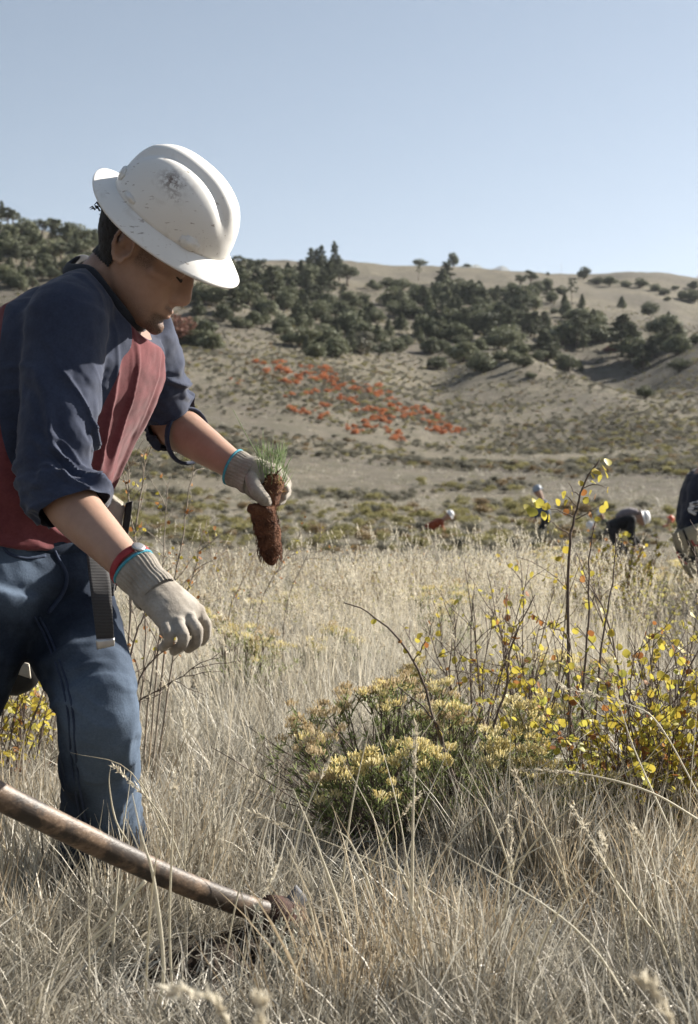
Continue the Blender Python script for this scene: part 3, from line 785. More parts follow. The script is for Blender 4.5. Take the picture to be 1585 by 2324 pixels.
# joints (photo column, photo row, depth)
SHR, SHL = P(150, 728, 2.38), P(312, 745, 2.66)
ELR, ELL = P(122, 1102, 2.30), P(392, 968, 2.82)
WRR, WRL = P(309, 1302, 2.14), P(538, 1062, 2.64)
NECKB, NECKT = P(232, 672, 2.53), P(312, 575, 2.50)
CHEST, BELLY, WAIST, PELV = P(196, 780, 2.53), P(118, 930, 2.54), P(62, 1085, 2.55), P(40, 1215, 2.56)
HIPR, HIPL = P(-20, 1310, 2.46), P(120, 1310, 2.64)
KNR, ANR = P(-150, 1690, 2.46), P(-420, 2060, 2.62)
KNL, ANL = P(222, 1600, 2.40), P(228, 1925, 2.62)
YAW = R(27)
LAT = np.array((math.sin(YAW), math.cos(YAW), 0.0))     # to the man's left
FWD = np.array((math.cos(YAW), -math.sin(YAW), 0.0))

man = empty('person', (float(KNL[0]) - 0.05, 2.55, 0.0))
tag(man, 'man in a white hard hat and maroon raglan shirt bending to plant a seedling', 'person')

def ring_loft(secs, sides=28, power=2.3):
    """secs: centre, lateral half, depth half, lateral axis, depth axis"""
    V, F = [], []
    ang = np.arange(sides) * 2 * math.pi / sides
    ca, sa = np.cos(ang), np.sin(ang)
    e = 2.0 / power
    sx = np.sign(ca) * np.abs(ca) ** e; sy = np.sign(sa) * np.abs(sa) ** e
    for c, a, b, la, da in secs:
        V.append(c + np.outer(sx * a, la) + np.outer(sy * b, da))
    V = np.concatenate(V); n = len(secs)
    for i in range(n - 1):
        for j in range(sides):
            k = (j + 1) % sides
            F.append((i * sides + j, i * sides + k, (i + 1) * sides + k, (i + 1) * sides + j))
    F.append(tuple(range(sides))[::-1]); F.append(tuple((n - 1) * sides + j for j in range(sides)))
    return V, F

def torso_secs(grow=0.0):
    ctr = curve_pts([PELV, WAIST, BELLY, CHEST, NECKB + (NECKB - CHEST) * 0.15], 13)
    lat = np.interp(np.linspace(0, 1, 13), [0, .22, .5, .72, .85, 1], [.172, .160, .178, .192, .15, .07]) + grow
    dep = np.interp(np.linspace(0, 1, 13), [0, .22, .5, .72, .85, 1], [.122, .118, .125, .120, .10, .062]) + grow
    T = np.gradient(ctr, axis=0)
    out = []
    for c, a, b, t in zip(ctr, lat, dep, T):
        t = unit(t); la = unit(LAT - t * np.dot(LAT, t)); da = np.cross(la, t)
        out.append((c, a, b, la, da))
    return out

# --- head in its own frame (x forward, y left, z up, metres from the ear line)
HEADC = P(316, 578, 2.495)
HP, HR, HYAW = R(35), R(5), R(-3)
_F = np.array((math.cos(HP), 0, -math.sin(HP))); _U = np.array((math.sin(HP), 0, math.cos(HP))); _L = np.array((0, 1.0, 0))
_rz = Matrix.Rotation(HYAW, 3, 'Z'); _rx = Matrix.Rotation(HR, 3, Vector(_F))
HB = np.array([np.array(_rx @ (_rz @ Vector(v))) for v in (_F, _L, _U)])    # rows: forward, left, up
HS = 1.06
def HD(p):
    p = np.array(p, float)
    p[..., 2] = np.where(p[..., 2] < -.04, -.04 + (p[..., 2] + .04) * .76, p[..., 2])      # short lower face
    p[..., 0] = p[..., 0] + np.where(p[..., 2] < -.04, (-.04 - p[..., 2]) * .12, 0)
    return HEADC + (p * HS) @ HB
def HQ(V):
    q = ((V - HEADC) / HS) @ HB.T
    q[:, 0] = q[:, 0] - np.where(q[:, 2] < -.04, (-.04 - q[:, 2]) * .12, 0)
    q[:, 2] = np.where(q[:, 2] < -.04, -.04 + (q[:, 2] + .04) / .76, q[:, 2])
    return q

def head_geo(g):
    zs = np.array([-.118, -.110, -.100, -.088, -.075, -.060, -.045, -.03, -.015, 0, .015, .03, .045, .06, .075, .09, .103, .113])
    fr = np.interp(zs, [-.118, -.110, -.1, -.088, -.075, -.06, -.045, -.03, -.01, .015, .035, .06, .085, .103, .113], [.070, .090, .0965, .094, .0905, .0955, .0965, .0925, .0895, .0885, .0975, .095, .082, .058, .03])
    bk = np.interp(zs, [-.118, -.09, -.06, -.03, 0, .03, .06, .085, .103, .113], [.01, -.005, -.030, -.056, -.079, -.092, -.094, -.084, -.062, -.035])
    wd = np.interp(zs, [-.118, -.105, -.09, -.07, -.045, -.02, .01, .04, .07, .09, .105, .113], [.018, .033, .046, .056, .063, .069, .073, .077, .076, .066, .046, .025])
    # where the widest point of each slice lies (the jaw is wide far back)
    xm = np.interp(zs, [-.118, -.09, -.05, 0, .05, .113], [.05, .03, .012, .0, -.01, -.005])
    sides = 40
    V, F = [], []
    for z, f, b, w, m in zip(zs, fr, bk, wd, xm):
        for j in range(sides):
            a = 2 * math.pi * j / sides
            c, s = math.cos(a), math.sin(a)
            p = 0.86
            rx = (f - m) if c >= 0 else (m - b)
            V.append((m + rx * math.copysign(abs(c) ** p, c), w * math.copysign(abs(s) ** p, s), z))
    n = len(zs)
    for i in range(n - 1):
        for j in range(sides):
            k = (j + 1) % sides; F.append((i * sides + j, i * sides + k, (i + 1) * sides + k, (i + 1) * sides + j))
    F.append(tuple(range(sides))[::-1]); F.append(tuple((n - 1) * sides + j for j in range(sides)))
    g.add(HD(V), F)
    def blob(pts, ra, rb, sides=12, up=(1, 0, 0)):
        V, F = loft(np.array(pts, float), ra, rb, sides=sides, up=up, round_ends=True); g.add(HD(V), F)
    blob([(.086, 0, .032), (.088, 0, .012), (.093, 0, -.008), (.1015, 0, -.023)], [.013, .019, .0225, .0215], [.0085, .0095, .0115, .0135])      # nose bridge and tip
    for s in (-1, 1):
        blob([(.092, s * .011, -.020), (.097, s * .012, -.029)], [.014, .0125], [.0075, .0075])                       # nostril wings
        blob([(.093, s * .010, .034), (.090, s * .030, .038), (.076, s * .048, .034)], [.0085, .0085, .006], [.006, .006, .005], up=(0, 0, 1))   # brow
        blob([(.072, s * .042, -.004), (.052, s * .060, -.006)], [.013, .011], [.012, .010], up=(0, 0, 1))           # cheekbone
        blob([(.0815, s * .030, .0155), (.0825, s * .033, .0145)], [.0115, .0115], [.0125, .0125], up=(0, 0, 1))     # lidded eye
    blob([(.088, -.021, -.0535), (.0985, -.009, -.0515), (.0995, 0, -.0525), (.0985, .009, -.0515), (.088, .021, -.0535)], [.0042, .006, .0055, .006, .0042], [.005, .0062, .006, .0062, .005], up=(0, 0, 1))   # upper lip
    blob([(.087, -.020, -.0625), (.0965, -.009, -.0655), (.098, 0, -.0660), (.0965, .009, -.0655), (.087, .020, -.0625)], [.0045, .0068, .007, .0068, .0045], [.005, .006, .006, .006, .005], up=(0, 0, 1))    # lower lip
    blob([(.086, 0, -.097), (.0845, 0, -.104)], [.0175, .016], [.020, .019])                                         # chin

def ear_geo(g, s):
    a = np.linspace(-0.5, 1.55 * math.pi, 16)
    c = np.array((-.004, s * .077, .004))
    rim = [c + np.array((-.004 + .0165 * math.cos(t) - .004 * math.sin(t), s * (.010 + .004 * math.cos(t - 2.6)), .030 * math.sin(t) + .002)) for t in a]
    V, F = loft(np.array(rim), np.full(16, .0042), np.full(16, .0048), sides=8, up=(0, s, 0), round_ends=True); g.add(HD(V), F)
    V, F = loft(np.array([c + (-.010, s * -.002, .016), c + (-.006, s * .001, -.004), c + (.000, s * .001, -.018)]), [.010, .012, .009], [.006, .006, .005], sides=10, up=(1, 0, 0), round_ends=True); g.add(HD(V), F)
    V, F = loft(np.array([c + (.0045, s * .004, -.022), c + (.006, s * .004, -.029)]), [.0075, .007], [.0045, .004], sides=8, up=(1, 0, 0), round_ends=True); g.add(HD(V), F)

body = Geo()
head_geo(body)
for s in (-1, 1): ear_geo(body, s)
V, F = loft(curve_pts([NECKB - (NECKT - NECKB) * 0.6, NECKB, (NECKB + NECKT) / 2 + np.array((.004, 0, .004)), NECKT], 9), np.linspace(.078, .060, 9), np.linspace(.072, .058, 9), sides=20, up=(0, 1, 0), round_ends=True); body.add(V, F)
V, F = ring_loft([(c, a * .93, b * .93, la, da) for c, a, b, la, da in torso_secs()]); body.add(V, F)
def arm_body(g, sh, el, wr, bulge):
    V, F = loft(curve_pts([sh, (sh + el) / 2, el], 7), np.linspace(.054, .044, 7), sides=16, round_ends=True); g.add(V, F)
    pts = curve_pts([el + (sh - el) * .05, el + (wr - el) * .25 + bulge, el + (wr - el) * .6 + bulge * .5, wr, wr + (wr - el) * .06], 14)
    V, F = loft(pts, np.interp(np.linspace(0, 1, 14), [0, .2, .45, .75, 1], [.043, .0455, .040, .0300, .0250]), np.interp(np.linspace(0, 1, 14), [0, .2, .45, .75, 1], [.043, .0455, .038, .026, .0225]), sides=18, up=(0, 1, 0), round_ends=True); g.add(V, F)
arm_body(body, SHR, ELR, WRR, np.array((0.004, 0, -.006)))
arm_body(body, SHL, ELL, WRL, np.array((0.0, 0, .004)))
for hp, kn, an in ((HIPR, KNR, ANR), (HIPL, KNL, ANL)):
    V, F = loft(curve_pts([hp, (hp + kn) / 2, kn, (kn + an) / 2, an], 13), np.interp(np.linspace(0, 1, 13), [0, .5, .65, 1], [.078, .055, .056, .038]), sides=16, round_ends=True); body.add(V, F)
    f = np.array((.85, -.5, 0)) if kn is KNL else np.array((.9, -.3, -.2))
    V, F = loft(np.array([an - f * .04 - np.array((0, 0, .03)), an + f * .06 - np.array((0, 0, .045)), an + f * .15 - np.array((0, 0, .06))]), [.035, .032, .022], [.034, .038, .038], sides=12, up=(0, 0, 1), round_ends=True); body.add(V, F)
V, F, E = union_remesh(body, 0.0043, 2, 0.5)
# fine carving of the face: mouth line, lid crease, nostril, ear hollow
q = HQ(V)
nrm = vnormals(V, F)
def dent(c, rad, depth, sq=(1, 1, 1)):
    d2 = (((q - np.array(c)) / (np.array(sq) * rad)) ** 2).sum(1)
    return -depth * np.exp(-d2)
D = np.zeros(len(V))
for s in (-1, 1):
    D += dent((.080, s * .031, .0265), .009, .0055, (1.5, 1.7, .5))
    D += dent((.086, s * .030, .000), .009, .0035, (1.2, 1.6, .5))
    D += dent((.108, s * .0065, -.0335), .0038, .004)
    D += dent((.088, s * .017, -.040), .012, .0025, (.8, .5, 1.4))
    D += dent((-.002, s * .086, .000), .009, .012, (.8, 1.2, 1.1))
D += dent((.100, 0, -.0588), .0032, .0055, (3, 6.5, .75))
V = V + nrm * D[:, None]
V = lap(V, E, 1, 0.3)
# stubble: goatee and jaw, sideburn
q = HQ(V)
x, y, z = q.T
def sm(a, b, v): t = np.clip((v - a) / (b - a), 0, 1); return t * t * (3 - 2 * t)
goat = sm(.052, .085, x) * sm(-.062, -.074, z) * sm(-.135, -.11, z) * sm(.045, .026, np.abs(y))
must = sm(.086, .096, x) * sm(-.040, -.045, z) * sm(-.057, -.050, z) * sm(.030, .018, np.abs(y))
jaw = sm(-.045, -.09, z) * sm(-.01, .02, x) * 0.5
side = sm(.012, .020, x) * sm(.052, .040, x) * sm(-.022, .0, z) * 0.75 * (np.abs(y) > .05)
fadeh = sm(.0, -.045, x) * sm(-.075, -.03, z) * 0.8 * (np.linalg.norm(q, axis=1) < .16)
st = np.clip(np.maximum.reduce([goat * 0.95, must * 0.7, jaw, side, fadeh]), 0, 1) * (np.linalg.norm(q, axis=1) < .17)
me = mesh_np('body', V, F, M_SKIN)
at = me.attributes.new('stubble', 'FLOAT', 'POINT'); at.data.foreach_set('value', st.astype(np.float32))
obj('body', me, man)

# hair: short back and crown shell just off the scalp, mostly under the hard hat
hm = (np.linalg.norm(q, axis=1) < .165) & (z > -.045 - .0 * x) & ((x < -.012) | (z > .055) | ((x < .035) & (z > .032))) & (np.abs(y) < .1) & ~((x > -.03) & (np.abs(y) > .076) & (z < .045))
fm = hm[F].all(1)
V2 = V + vnormals(V, F) * (0.0028 + 0.0014 * vnoise(V[:, 0] * 420, V[:, 1] * 420, V[:, 2] * 420))[:, None]
submesh(V2, F, fm, 'hair', M_HAIR, man)
g = Geo()
for k in range(14):      # loose tuft at the nape under the brim
    b0 = np.array((-.094 + random.uniform(-.004, .004), random.uniform(-.05, .02), random.uniform(.02, .045)))
    pts = [b0, b0 + (-.004, random.uniform(-.003, .003), .002), b0 + (-.007, random.uniform(-.005, .005), random.uniform(-.006, .003))]
    V, F_h = loft(HD(pts), [.0022, .0016, .0004], sides=4); g.add(V, F_h)
g.build('hair_tuft', M_HAIR, man)
for s in (-1, 1):
    g = Geo()
    V, Fq = loft(HD([(.0985, s * .012, .0395), (.0955, s * .026, .0445), (.084, s * .042, .0425)]), [.0045, .0055, .0025], [.003, .003, .002], sides=6, up=HB[2]); g.add(V, Fq)
    g.build('eyebrow', M_HAIR, man)
for s in (-1, 1):       # lash line of the lowered lids
    g = Geo()
    V, Fq = loft(HD([(.0905, s * .020, .0075), (.0935, s * .030, .0055), (.0865, s * .0425, .0080)]), [.0018, .0024, .0014], [.002, .0026, .0015], sides=6, up=HB[2]); g.add(V, Fq)
    g.build('eyelash', M_HAIR, man)

# ------------------------------------------------------------------ shirt
def sleeve_geo(g, sh, el, end, r0, r1, tilt):
    ax = unit(el - sh)
    pts = curve_pts([sh - ax * .01, sh + (el - sh) * .35, sh + (el - sh) * .7, el, end], 14)
    V, F = loft(pts, np.interp(np.linspace(0, 1, 14), [0, .3, .72, 1], [r0, r0 * .93, r1, r1 * .82]), np.interp(np.linspace(0, 1, 14), [0, .3, .72, 1], [r0 * 1.02, r0 * .95, r1 * .95, r1 * .80]), sides=20, up=tilt, cap=True); g.add(V, F)
sh = Geo()
V, F = ring_loft(torso_secs(.012), power=2.25); sh.add(V, F)
ENDR = ELR + unit(WRR - ELR) * .125; ENDL = ELL + unit(WRL - ELL) * .030
sleeve_geo(sh, SHR, ELR, ENDR, .074, .066, (0, 1, 0))
sleeve_geo(sh, SHL, ELL, ENDL, .070, .058, (0, 1, 0))
for sj in (SHR, SHL):      # shoulder yokes up to the neck
    V, F = loft(curve_pts([sj, (sj + NECKB) / 2 + np.array((0, 0, .012)), NECKB + np.array((-.035, 0, -.02))], 7), np.linspace(.074, .046, 7), np.linspace(.070, .052, 7), sides=18, up=(0, 0, 1), round_ends=True); sh.add(V, F)
V, F, E = union_remesh(sh, 0.0038, 12, 0.5)
nrm = vnormals(V, F)
dR, tR, lR = polyline_dist(V, [NECKB * .85 + SHR * .15, SHR, ELR, ENDR]); dL, tL, lL = polyline_dist(V, [NECKB * .85 + SHL * .15, SHL, ELL, ENDL])
dN, tN, lN = polyline_dist(V, [NECKB - (NECKT - NECKB) * .5, NECKT])
axis_t, axis_d, axis_ph, axis_L = seg_coords(V, PELV, CHEST, FWD)
# folds: creases gathered at both elbows, drawn lines down the chest, hem bunching
tr, dr, phr, LR_ = seg_coords(V, SHR, ELR, (1, 0, 0)); tl, dl, phl, LL_ = seg_coords(V, SHL, ELL, (1, 0, 0))
inR = (dR < .110) & (tR > np.linalg.norm(SHR - NECKB) * .75); inL = (dL < .105) & (tL > np.linalg.norm(SHL - NECKB) * .75)
sR = sm(.118, .088, dR) * (tR > np.linalg.norm(SHR - NECKB) * .75); sL = sm(.114, .084, dL) * (tL > np.linalg.norm(SHL - NECKB) * .75)
wR = sm(.02, .20, tr) * sR; wL = sm(.02, .14, tl) * sL
D = np.zeros(len(V))
D += wR * .0115 * folds((tr - .060 * np.cos(phr) + .03 * np.sin(phr)) / .026, phr, 1.0)
D += sR * sm(.20, .30, tr) * .0065 * folds(tr / .014, phr, 5.0)
D += wL * .0100 * folds((tl - .050 * np.cos(phl) + .03 * np.sin(phl)) / .026, phl, 2.0)
D += sL * sm(.18, .28, tl) * .0055 * folds(tl / .014, phl, 6.0)
tor = (1 - sR) * (1 - sL)
lat_s = (V - CHEST) @ LAT
D += tor * .0062 * folds(lat_s / .032 + axis_t * 2.5, axis_t * 4, 3.0) * sm(-.02, .12, axis_t)
D += tor * .0080 * folds(axis_t / .03 + np.cos(axis_ph) * .8, axis_ph, 4.0) * sm(.20, .02, axis_t)
D += .0030 * (1 - sm(-.05, .12, axis_d * 0)) * fbm(V[:, 0] * 34, V[:, 1] * 34, V[:, 2] * 46, 3)
D += .0020 * fbm(V[:, 0] * 28, V[:, 1] * 28, V[:, 2] * 28, 3)
V = V + nrm * D[:, None]
V = lap(V, E, 3, 0.4, tor); V = lap(V, E, 2, 0.4)
NC = P(245, 673, 2.53); NN = unit(np.array((.80, -.05, .60)))
vh = (V - NC) @ NN; vr = np.linalg.norm((V - NC) - vh[:, None] * NN, axis=1)
lim = .004 + .30 * np.clip(vr - .087, 0, 1)
ex = np.clip(vh - lim, 0, 1) * (vr < .16) * sm(.16, .12, vr)
V = V - NN * (ex * .95)[:, None]
V = lap(V, E, 6, .4, sm(.0, .01, ex))
fc = V[F].mean(1)
# open ends: cut the cuffs, the hem and the neck hole
def cutplane(p, n): return ((fc - p) @ unit(n)) < 0
keep = np.ones(len(F), bool)
dRf, tRf, _ = polyline_dist(fc, [SHR, ELR, ENDR]); dLf, tLf, _ = polyline_dist(fc, [SHL, ELL, ENDL])
rag = .006 * np.sin(fc[:, 0] * 300) * np.sin(fc[:, 1] * 260)
keep &= ~((dRf < .14) & (tRf > .85 * LR_) & (((fc - P(158, 1160, 2.27)) @ unit(unit(WRR - ELR) + np.array((0, 0, -1.1)))) > rag * .3))
keep &= ~((dLf < .14) & (tLf > .80 * LL_) & (((fc - ENDL) @ unit(WRL - ELL)) > -.014 + rag * .3))
hemz = ((fc - PELV) @ unit(WAIST - PELV))
nearleg = (dRf > .15) & (dLf > .15)
keep &= ~(nearleg & (hemz < -.004))
nh = (fc - NC) @ NN; ncd = np.linalg.norm(fc - NC, axis=1)
perp = np.linalg.norm((fc - NC) - nh[:, None] * NN, axis=1)
keep &= ~((nh > -.05) & (perp < .087) & (ncd < .17))
dRm, dLm = dR[F].mean(1), dL[F].mean(1)
sl_r = (dRm < .112) & ((fc - CHEST) @ LAT < -.02); sl_l = (dLm < .106) & ((fc - CHEST) @ LAT > .02)
lab = np.where(~keep, 0, np.where(sl_r, 2, np.where(sl_l, 3, 1)))
V = smooth_seams(V, F, lab, 30)
bodyo, _ = submesh(V, F, lab == 1, 'shirt', M_MAROON, man)
bodyo['label'] = 'maroon body of the raglan shirt'
so, _ = submesh(V, F, lab == 2, 'sleeve', M_NAVY, bodyo); so['label'] = 'navy raglan sleeve pushed up to the elbow'
so, _ = submesh(V, F, lab == 3, 'sleeve', M_NAVY, bodyo); so['label'] = 'navy sleeve with torn cuff on the far arm'
# ribbed neckband
na = unit(np.array((.60, 0, -.80)) - NN * np.dot(NN, (.60, 0, -.80))); nb = np.cross(NN, na)
vh = (V - NC) @ NN; vp = (V - NC) - vh[:, None] * NN; vr = np.linalg.norm(vp, axis=1); va = np.arctan2(vp @ nb, vp @ na)
hs = []
for a in np.linspace(0, 2 * math.pi, 61):
    m_ = (vr > .083) & (vr < .097) & (np.abs(vh) < .12) & (np.cos(va - a) > .985)
    hs.append(np.percentile(vh[m_], 80) if m_.any() else 0.0)
hs = np.clip(np.array(hs), -.03, .012); hs[-1] = hs[0]
for _ in range(5): hs[:-1] = (np.roll(hs[:-1], 1) + 2 * hs[:-1] + np.roll(hs[:-1], -1)) / 4
hs[-1] = hs[0]
ring = [NC + NN * (h_ + .003) + na * .087 * math.cos(a) + nb * .087 * math.sin(a) for a, h_ in zip(np.linspace(0, 2 * math.pi, 61), hs)]
V_, F_ = loft(np.array(ring), np.full(61, .0125), np.full(61, .0055), sides=10, up=unit(NN), cap=False); g = Geo(); g.add(V_, F_)
g.build('collar', M_COLLAR, bodyo)
g = Geo()     # torn strip of cuff hanging round the far forearm
cL = ELL + (WRL - ELL) * .24
fa = unit(WRL - ELL); e1 = unit(np.cross(fa, (0, 0, 1.0))); e2 = np.cross(fa, e1)
ring = [cL + e1 * .053 * math.cos(a) + e2 * .053 * math.sin(a) + fa * .020 * math.sin(a + .4) for a in np.linspace(0, 2 * math.pi, 25)]
V_, F_ = loft(np.array(ring), np.full(25, .008), np.full(25, .004), sides=6, up=fa, cap=False); g.add(V_, F_)
g.build('cuff_strip', M_NAVY, bodyo)

# ------------------------------------------------------------------ jeans
jg = Geo()
ctr = [PELV + (WAIST - PELV) * .28, PELV, (HIPR + HIPL) / 2 + np.array((0, 0, .02)), (HIPR + HIPL) / 2 + np.array((0, 0, -.045))]
T_ = unit(WAIST - PELV)
LATP = unit(np.array((math.sin(R(40)), math.cos(R(40)), 0))); 
secs = []
for c, a, b in zip(ctr, (.162, .180, .190, .165), (.122, .134, .138, .115)):
    la = unit(LATP - T_ * np.dot(LATP, T_)); secs.append((c, a, b, la, np.cross(la, T_)))
V, F = ring_loft(secs[::-1], power=2.3); jg.add(V, F)
def leg_geo(g, hp, kn, an, rs):
    pts = curve_pts([hp, hp + (kn - hp) * .5, kn, kn + (an - kn) * .5, an + (an - kn) * .04], 20)
    V, F = loft(pts, np.interp(np.linspace(0, 1, 20), [0, .25, .5, .75, 1], rs), np.interp(np.linspace(0, 1, 20), [0, .25, .5, .75, 1], np.array(rs) * .98), sides=22, up=(0, 1, 0), cap=True); g.add(V, F)
leg_geo(jg, HIPL, KNL, ANL, [.106, .094, .073, .073, .077])
leg_geo(jg, HIPR, KNR, ANR, [.112, .104, .086, .080, .082])
V, F, E = union_remesh(jg, 0.0052, 8, 0.5)
nrm = vnormals(V, F)
D = np.zeros(len(V))
for (hp, kn, an, sd) in ((HIPL, KNL, ANL, 11.0), (HIPR, KNR, ANR, 13.0)):
    t1, d1, p1, L1 = seg_coords(V, hp, kn, (1, 0, 0)); t2, d2, p2, L2 = seg_coords(V, kn, an, (1, 0, 0))
    th_ = (d1 < d2) & (d1 < .14); shn = (d2 <= d1) & (d2 < .14)
    D += th_ * .006 * folds((t1 + .05 * np.cos(p1 + 2.2)) / .060, p1, sd) * sm(.10, .30, t1)
    D += th_ * .009 * folds((t1 - .04 * np.cos(p1)) / .055, p1, sd + 1) * sm(.16, .02, t1)
    D += shn * .018 * folds((t2 + .05 * np.cos(p2 + 2.0)) / .05, p2, sd + 2) * (0.42 + .6 * sm(.22, .36, t2)) * sm(.0, .06, t2)
D += .0035 * fbm(V[:, 0] * 16, V[:, 1] * 16, V[:, 2] * 22, 3)
kz = V[:, 2] - KNL[2]
D += .0045 * folds((kz + .25 * (V[:, 0] - KNL[0])) / .022, np.arctan2(V[:, 1] - KNL[1], V[:, 0] - KNL[0]), 17.0) * np.exp(-((kz + .02) / .055) ** 2) * (np.linalg.norm(V - KNL, axis=1) < .16)
V = V + nrm * D[:, None]
V = lap(V, E, 1, 0.35)
fc = V[F].mean(1)
keep = np.ones(len(F), bool)
keep &= ~(((fc - (PELV + T_ * .014)) @ T_) > 0)
for kn, an in ((KNL, ANL), (KNR, ANR)):
    keep &= ~((np.linalg.norm(fc - an, axis=1) < .2) & (((fc - an) @ unit(an - kn)) > -.002))
V = smooth_seams(V, F, keep.astype(int), 30)
fade = np.clip(.45 * sm(.0, .28, (V - HIPL) @ np.array((0, 0, -1.0))) * sm(.05, .11, (V - (HIPL + KNL) / 2) @ FWD) + .12 * sm(.1, .5, fbm(V[:, 0] * 9, V[:, 1] * 9, V[:, 2] * 9, 3)) + .55 * sm(.12, .02, np.linalg.norm(V - (HIPR + np.array((.08, -.1, .02))), axis=1)), 0, .8)
f = F[keep]; used = np.unique(f); idx = np.full(len(V), -1); idx[used] = np.arange(len(used))
me = mesh_np('jeans', V[used], idx[f], M_DENIM)
at = me.attributes.new('fade', 'FLOAT', 'POINT'); at.data.foreach_set('value', fade[used].astype(np.float32))
jeans = obj('jeans', me, man)
from mathutils.bvhtree import BVHTree
JB = BVHTree.FromPolygons([tuple(v) for v in V], [tuple(int(i) for i in f_) for f_ in F[keep]])
def cast(px, py):
    o_ = Vector((0, 0, CAM_H)); d_ = (Vector(P(px, py, 2.0)) - o_).normalized()
    h_ = JB.ray_cast(o_, d_)
    return None if h_[0] is None else np.array(h_[0])
def surf_strip(name, ctrl, hw, th, n=60, m=None):
    pts = [cast(*p) for p in curve_pts(ctrl, n)]
    pts = np.array([p for p in pts if p is not None])
    for _ in range(6): pts[1:-1] = (pts[:-2] + pts[1:-1] * 2 + pts[2:]) / 4
    pts = pts + np.array((0, -1, 0)) * th * .5
    V_, F_ = loft(pts, np.full(len(pts), th), np.full(len(pts), hw), sides=8, up=(0, -1, .1)); g = Geo(); g.add(V_, F_)
    return g.build(name, m or M_SEAM, jeans)
for k, off in ((0, 0), (1, 11)):
    surf_strip('inseam_stitch_line', [(78 + off, 1400), (105 + off, 1450), (138 + off, 1540), (155 + off, 1620), (160 + off, 1700), (170 + off, 1790), (188 + off, 1880)], .0022, .0016)
surf_strip('fly_edge', [(116, 1222), (128, 1262), (150, 1300), (146, 1340), (110, 1392)], .0045, .0035, 40)
surf_strip('pocket_edge', [(3, 1228), (18, 1255), (60, 1268), (104, 1262)], .003, .002, 30)
wb = [PELV + T_ * (.006 + .003 * math.cos(a * 2)) + secs[1][3] * .176 * math.cos(a) + secs[1][4] * .132 * math.sin(a) for a in np.linspace(0, 2 * math.pi, 49)]
V_, F_ = loft(np.array(wb), np.full(49, .017), np.full(49, .0035), sides=8, up=T_, cap=False); g = Geo(); g.add(V_, F_); g.build('waistband', M_DENIM, jeans)
for a in (3.6, 4.3, 5.2):
    c = PELV + secs[1][3] * .178 * math.cos(a) + secs[1][4] * .134 * math.sin(a); o_ = unit(secs[1][3] * math.cos(a) + secs[1][4] * math.sin(a))
    V_, F_ = box_vf(c + o_ * .004 + T_ * .006, .0055, .002, .021, np.stack([np.cross(T_, o_), o_, T_], 1)); g = Geo(); g.add(V_, F_); g.build('belt_loop', M_DENIM, jeans)
# boots
for kn, an in ((KNL, ANL), (KNR, ANR)):
    f = unit(np.array((.85, -.5, 0)))
    zb = gz(an[0], an[1])
    g = Geo()
    base = np.array((an[0], an[1], 0))
    pts = [base - f * .055 + (0, 0, zb + .05), base + (0, 0, zb + .06), base + f * .07 + (0, 0, zb + .045), base + f * .15 + (0, 0, zb + .034)]
    V_, F_ = loft(curve_pts(pts, 9), np.interp(np.linspace(0, 1, 9), [0, .4, 1], [.045, .05, .030]), np.interp(np.linspace(0, 1, 9), [0, .5, 1], [.042, .046, .044]), sides=14, up=(0, 0, 1), round_ends=True); g.add(V_, F_)
    V_, F_ = loft([base + (0, 0, zb + .05), an + (0, 0, .05)], [.055, .055], sides=14, up=(1, 0, 0)); g.add(V_, F_)
    bo = g.build('boot', M_LEATHER, man)
    g = Geo()
    V_, F_ = loft(curve_pts([p_ * np.array((1, 1, 0)) + (0, 0, zb + .010) for p_ in pts], 9), np.full(9, .012), np.interp(np.linspace(0, 1, 9), [0, .5, 1], [.044, .05, .046]), sides=10, up=(0, 0, 1), round_ends=True); g.add(V_, F_)
    g.build('sole', M_LEATHER, bo)
# ------------------------------------------------------------------ gloves
def finger(g, pts, r0, r1, up):
    pts = curve_pts(pts, 12)
    rr = np.interp(np.linspace(0, 1, 12), [0, .3, .36, .42, .65, .7, .75, 1], [r0, r0 * .95, r0 * 1.06, r0 * .95, r0 * .92, r0 * .98, r0 * .9, r1])
    V, F = loft(pts, rr, rr * .95, sides=12, up=up, round_ends=True); g.add(V, F)
def glove(g, name, parent, label, knit=True, voxel=.0022):
    V, F, E = union_remesh(g, voxel, 2, 0.4)
    n_ = vnormals(V, F)
    V = V + n_ * (.0011 * fbm(V[:, 0] * 60, V[:, 1] * 60, V[:, 2] * 60, 3) + .0014 * np.clip(fbm(V[:, 0] * 25, V[:, 1] * 40, V[:, 2] * 25, 2), -1, .4))[:, None]
    o = obj(name, mesh_np(name, V, F, M_GLOVE), parent)
    if label: o['label'] = label
    return o
M_TEAL = plain('teal_hem', [(0.3, (0.05, 0.24, 0.33)), (0.7, (0.09, 0.36, 0.46))], scale=120, rough=0.9, bump_s=0.5, bump_scale=500)
M_REDB = plain('red_wristband', [(0.3, (0.24, 0.025, 0.03)), (0.7, (0.36, 0.05, 0.055))], scale=60, rough=0.7, bump_s=0.4, bump_scale=600)
M_METAL = plain('worn_steel', [(0.3, (0.45, 0.45, 0.46)), (0.7, (0.65, 0.64, 0.62))], scale=40, rough=0.35, metallic=0.9)

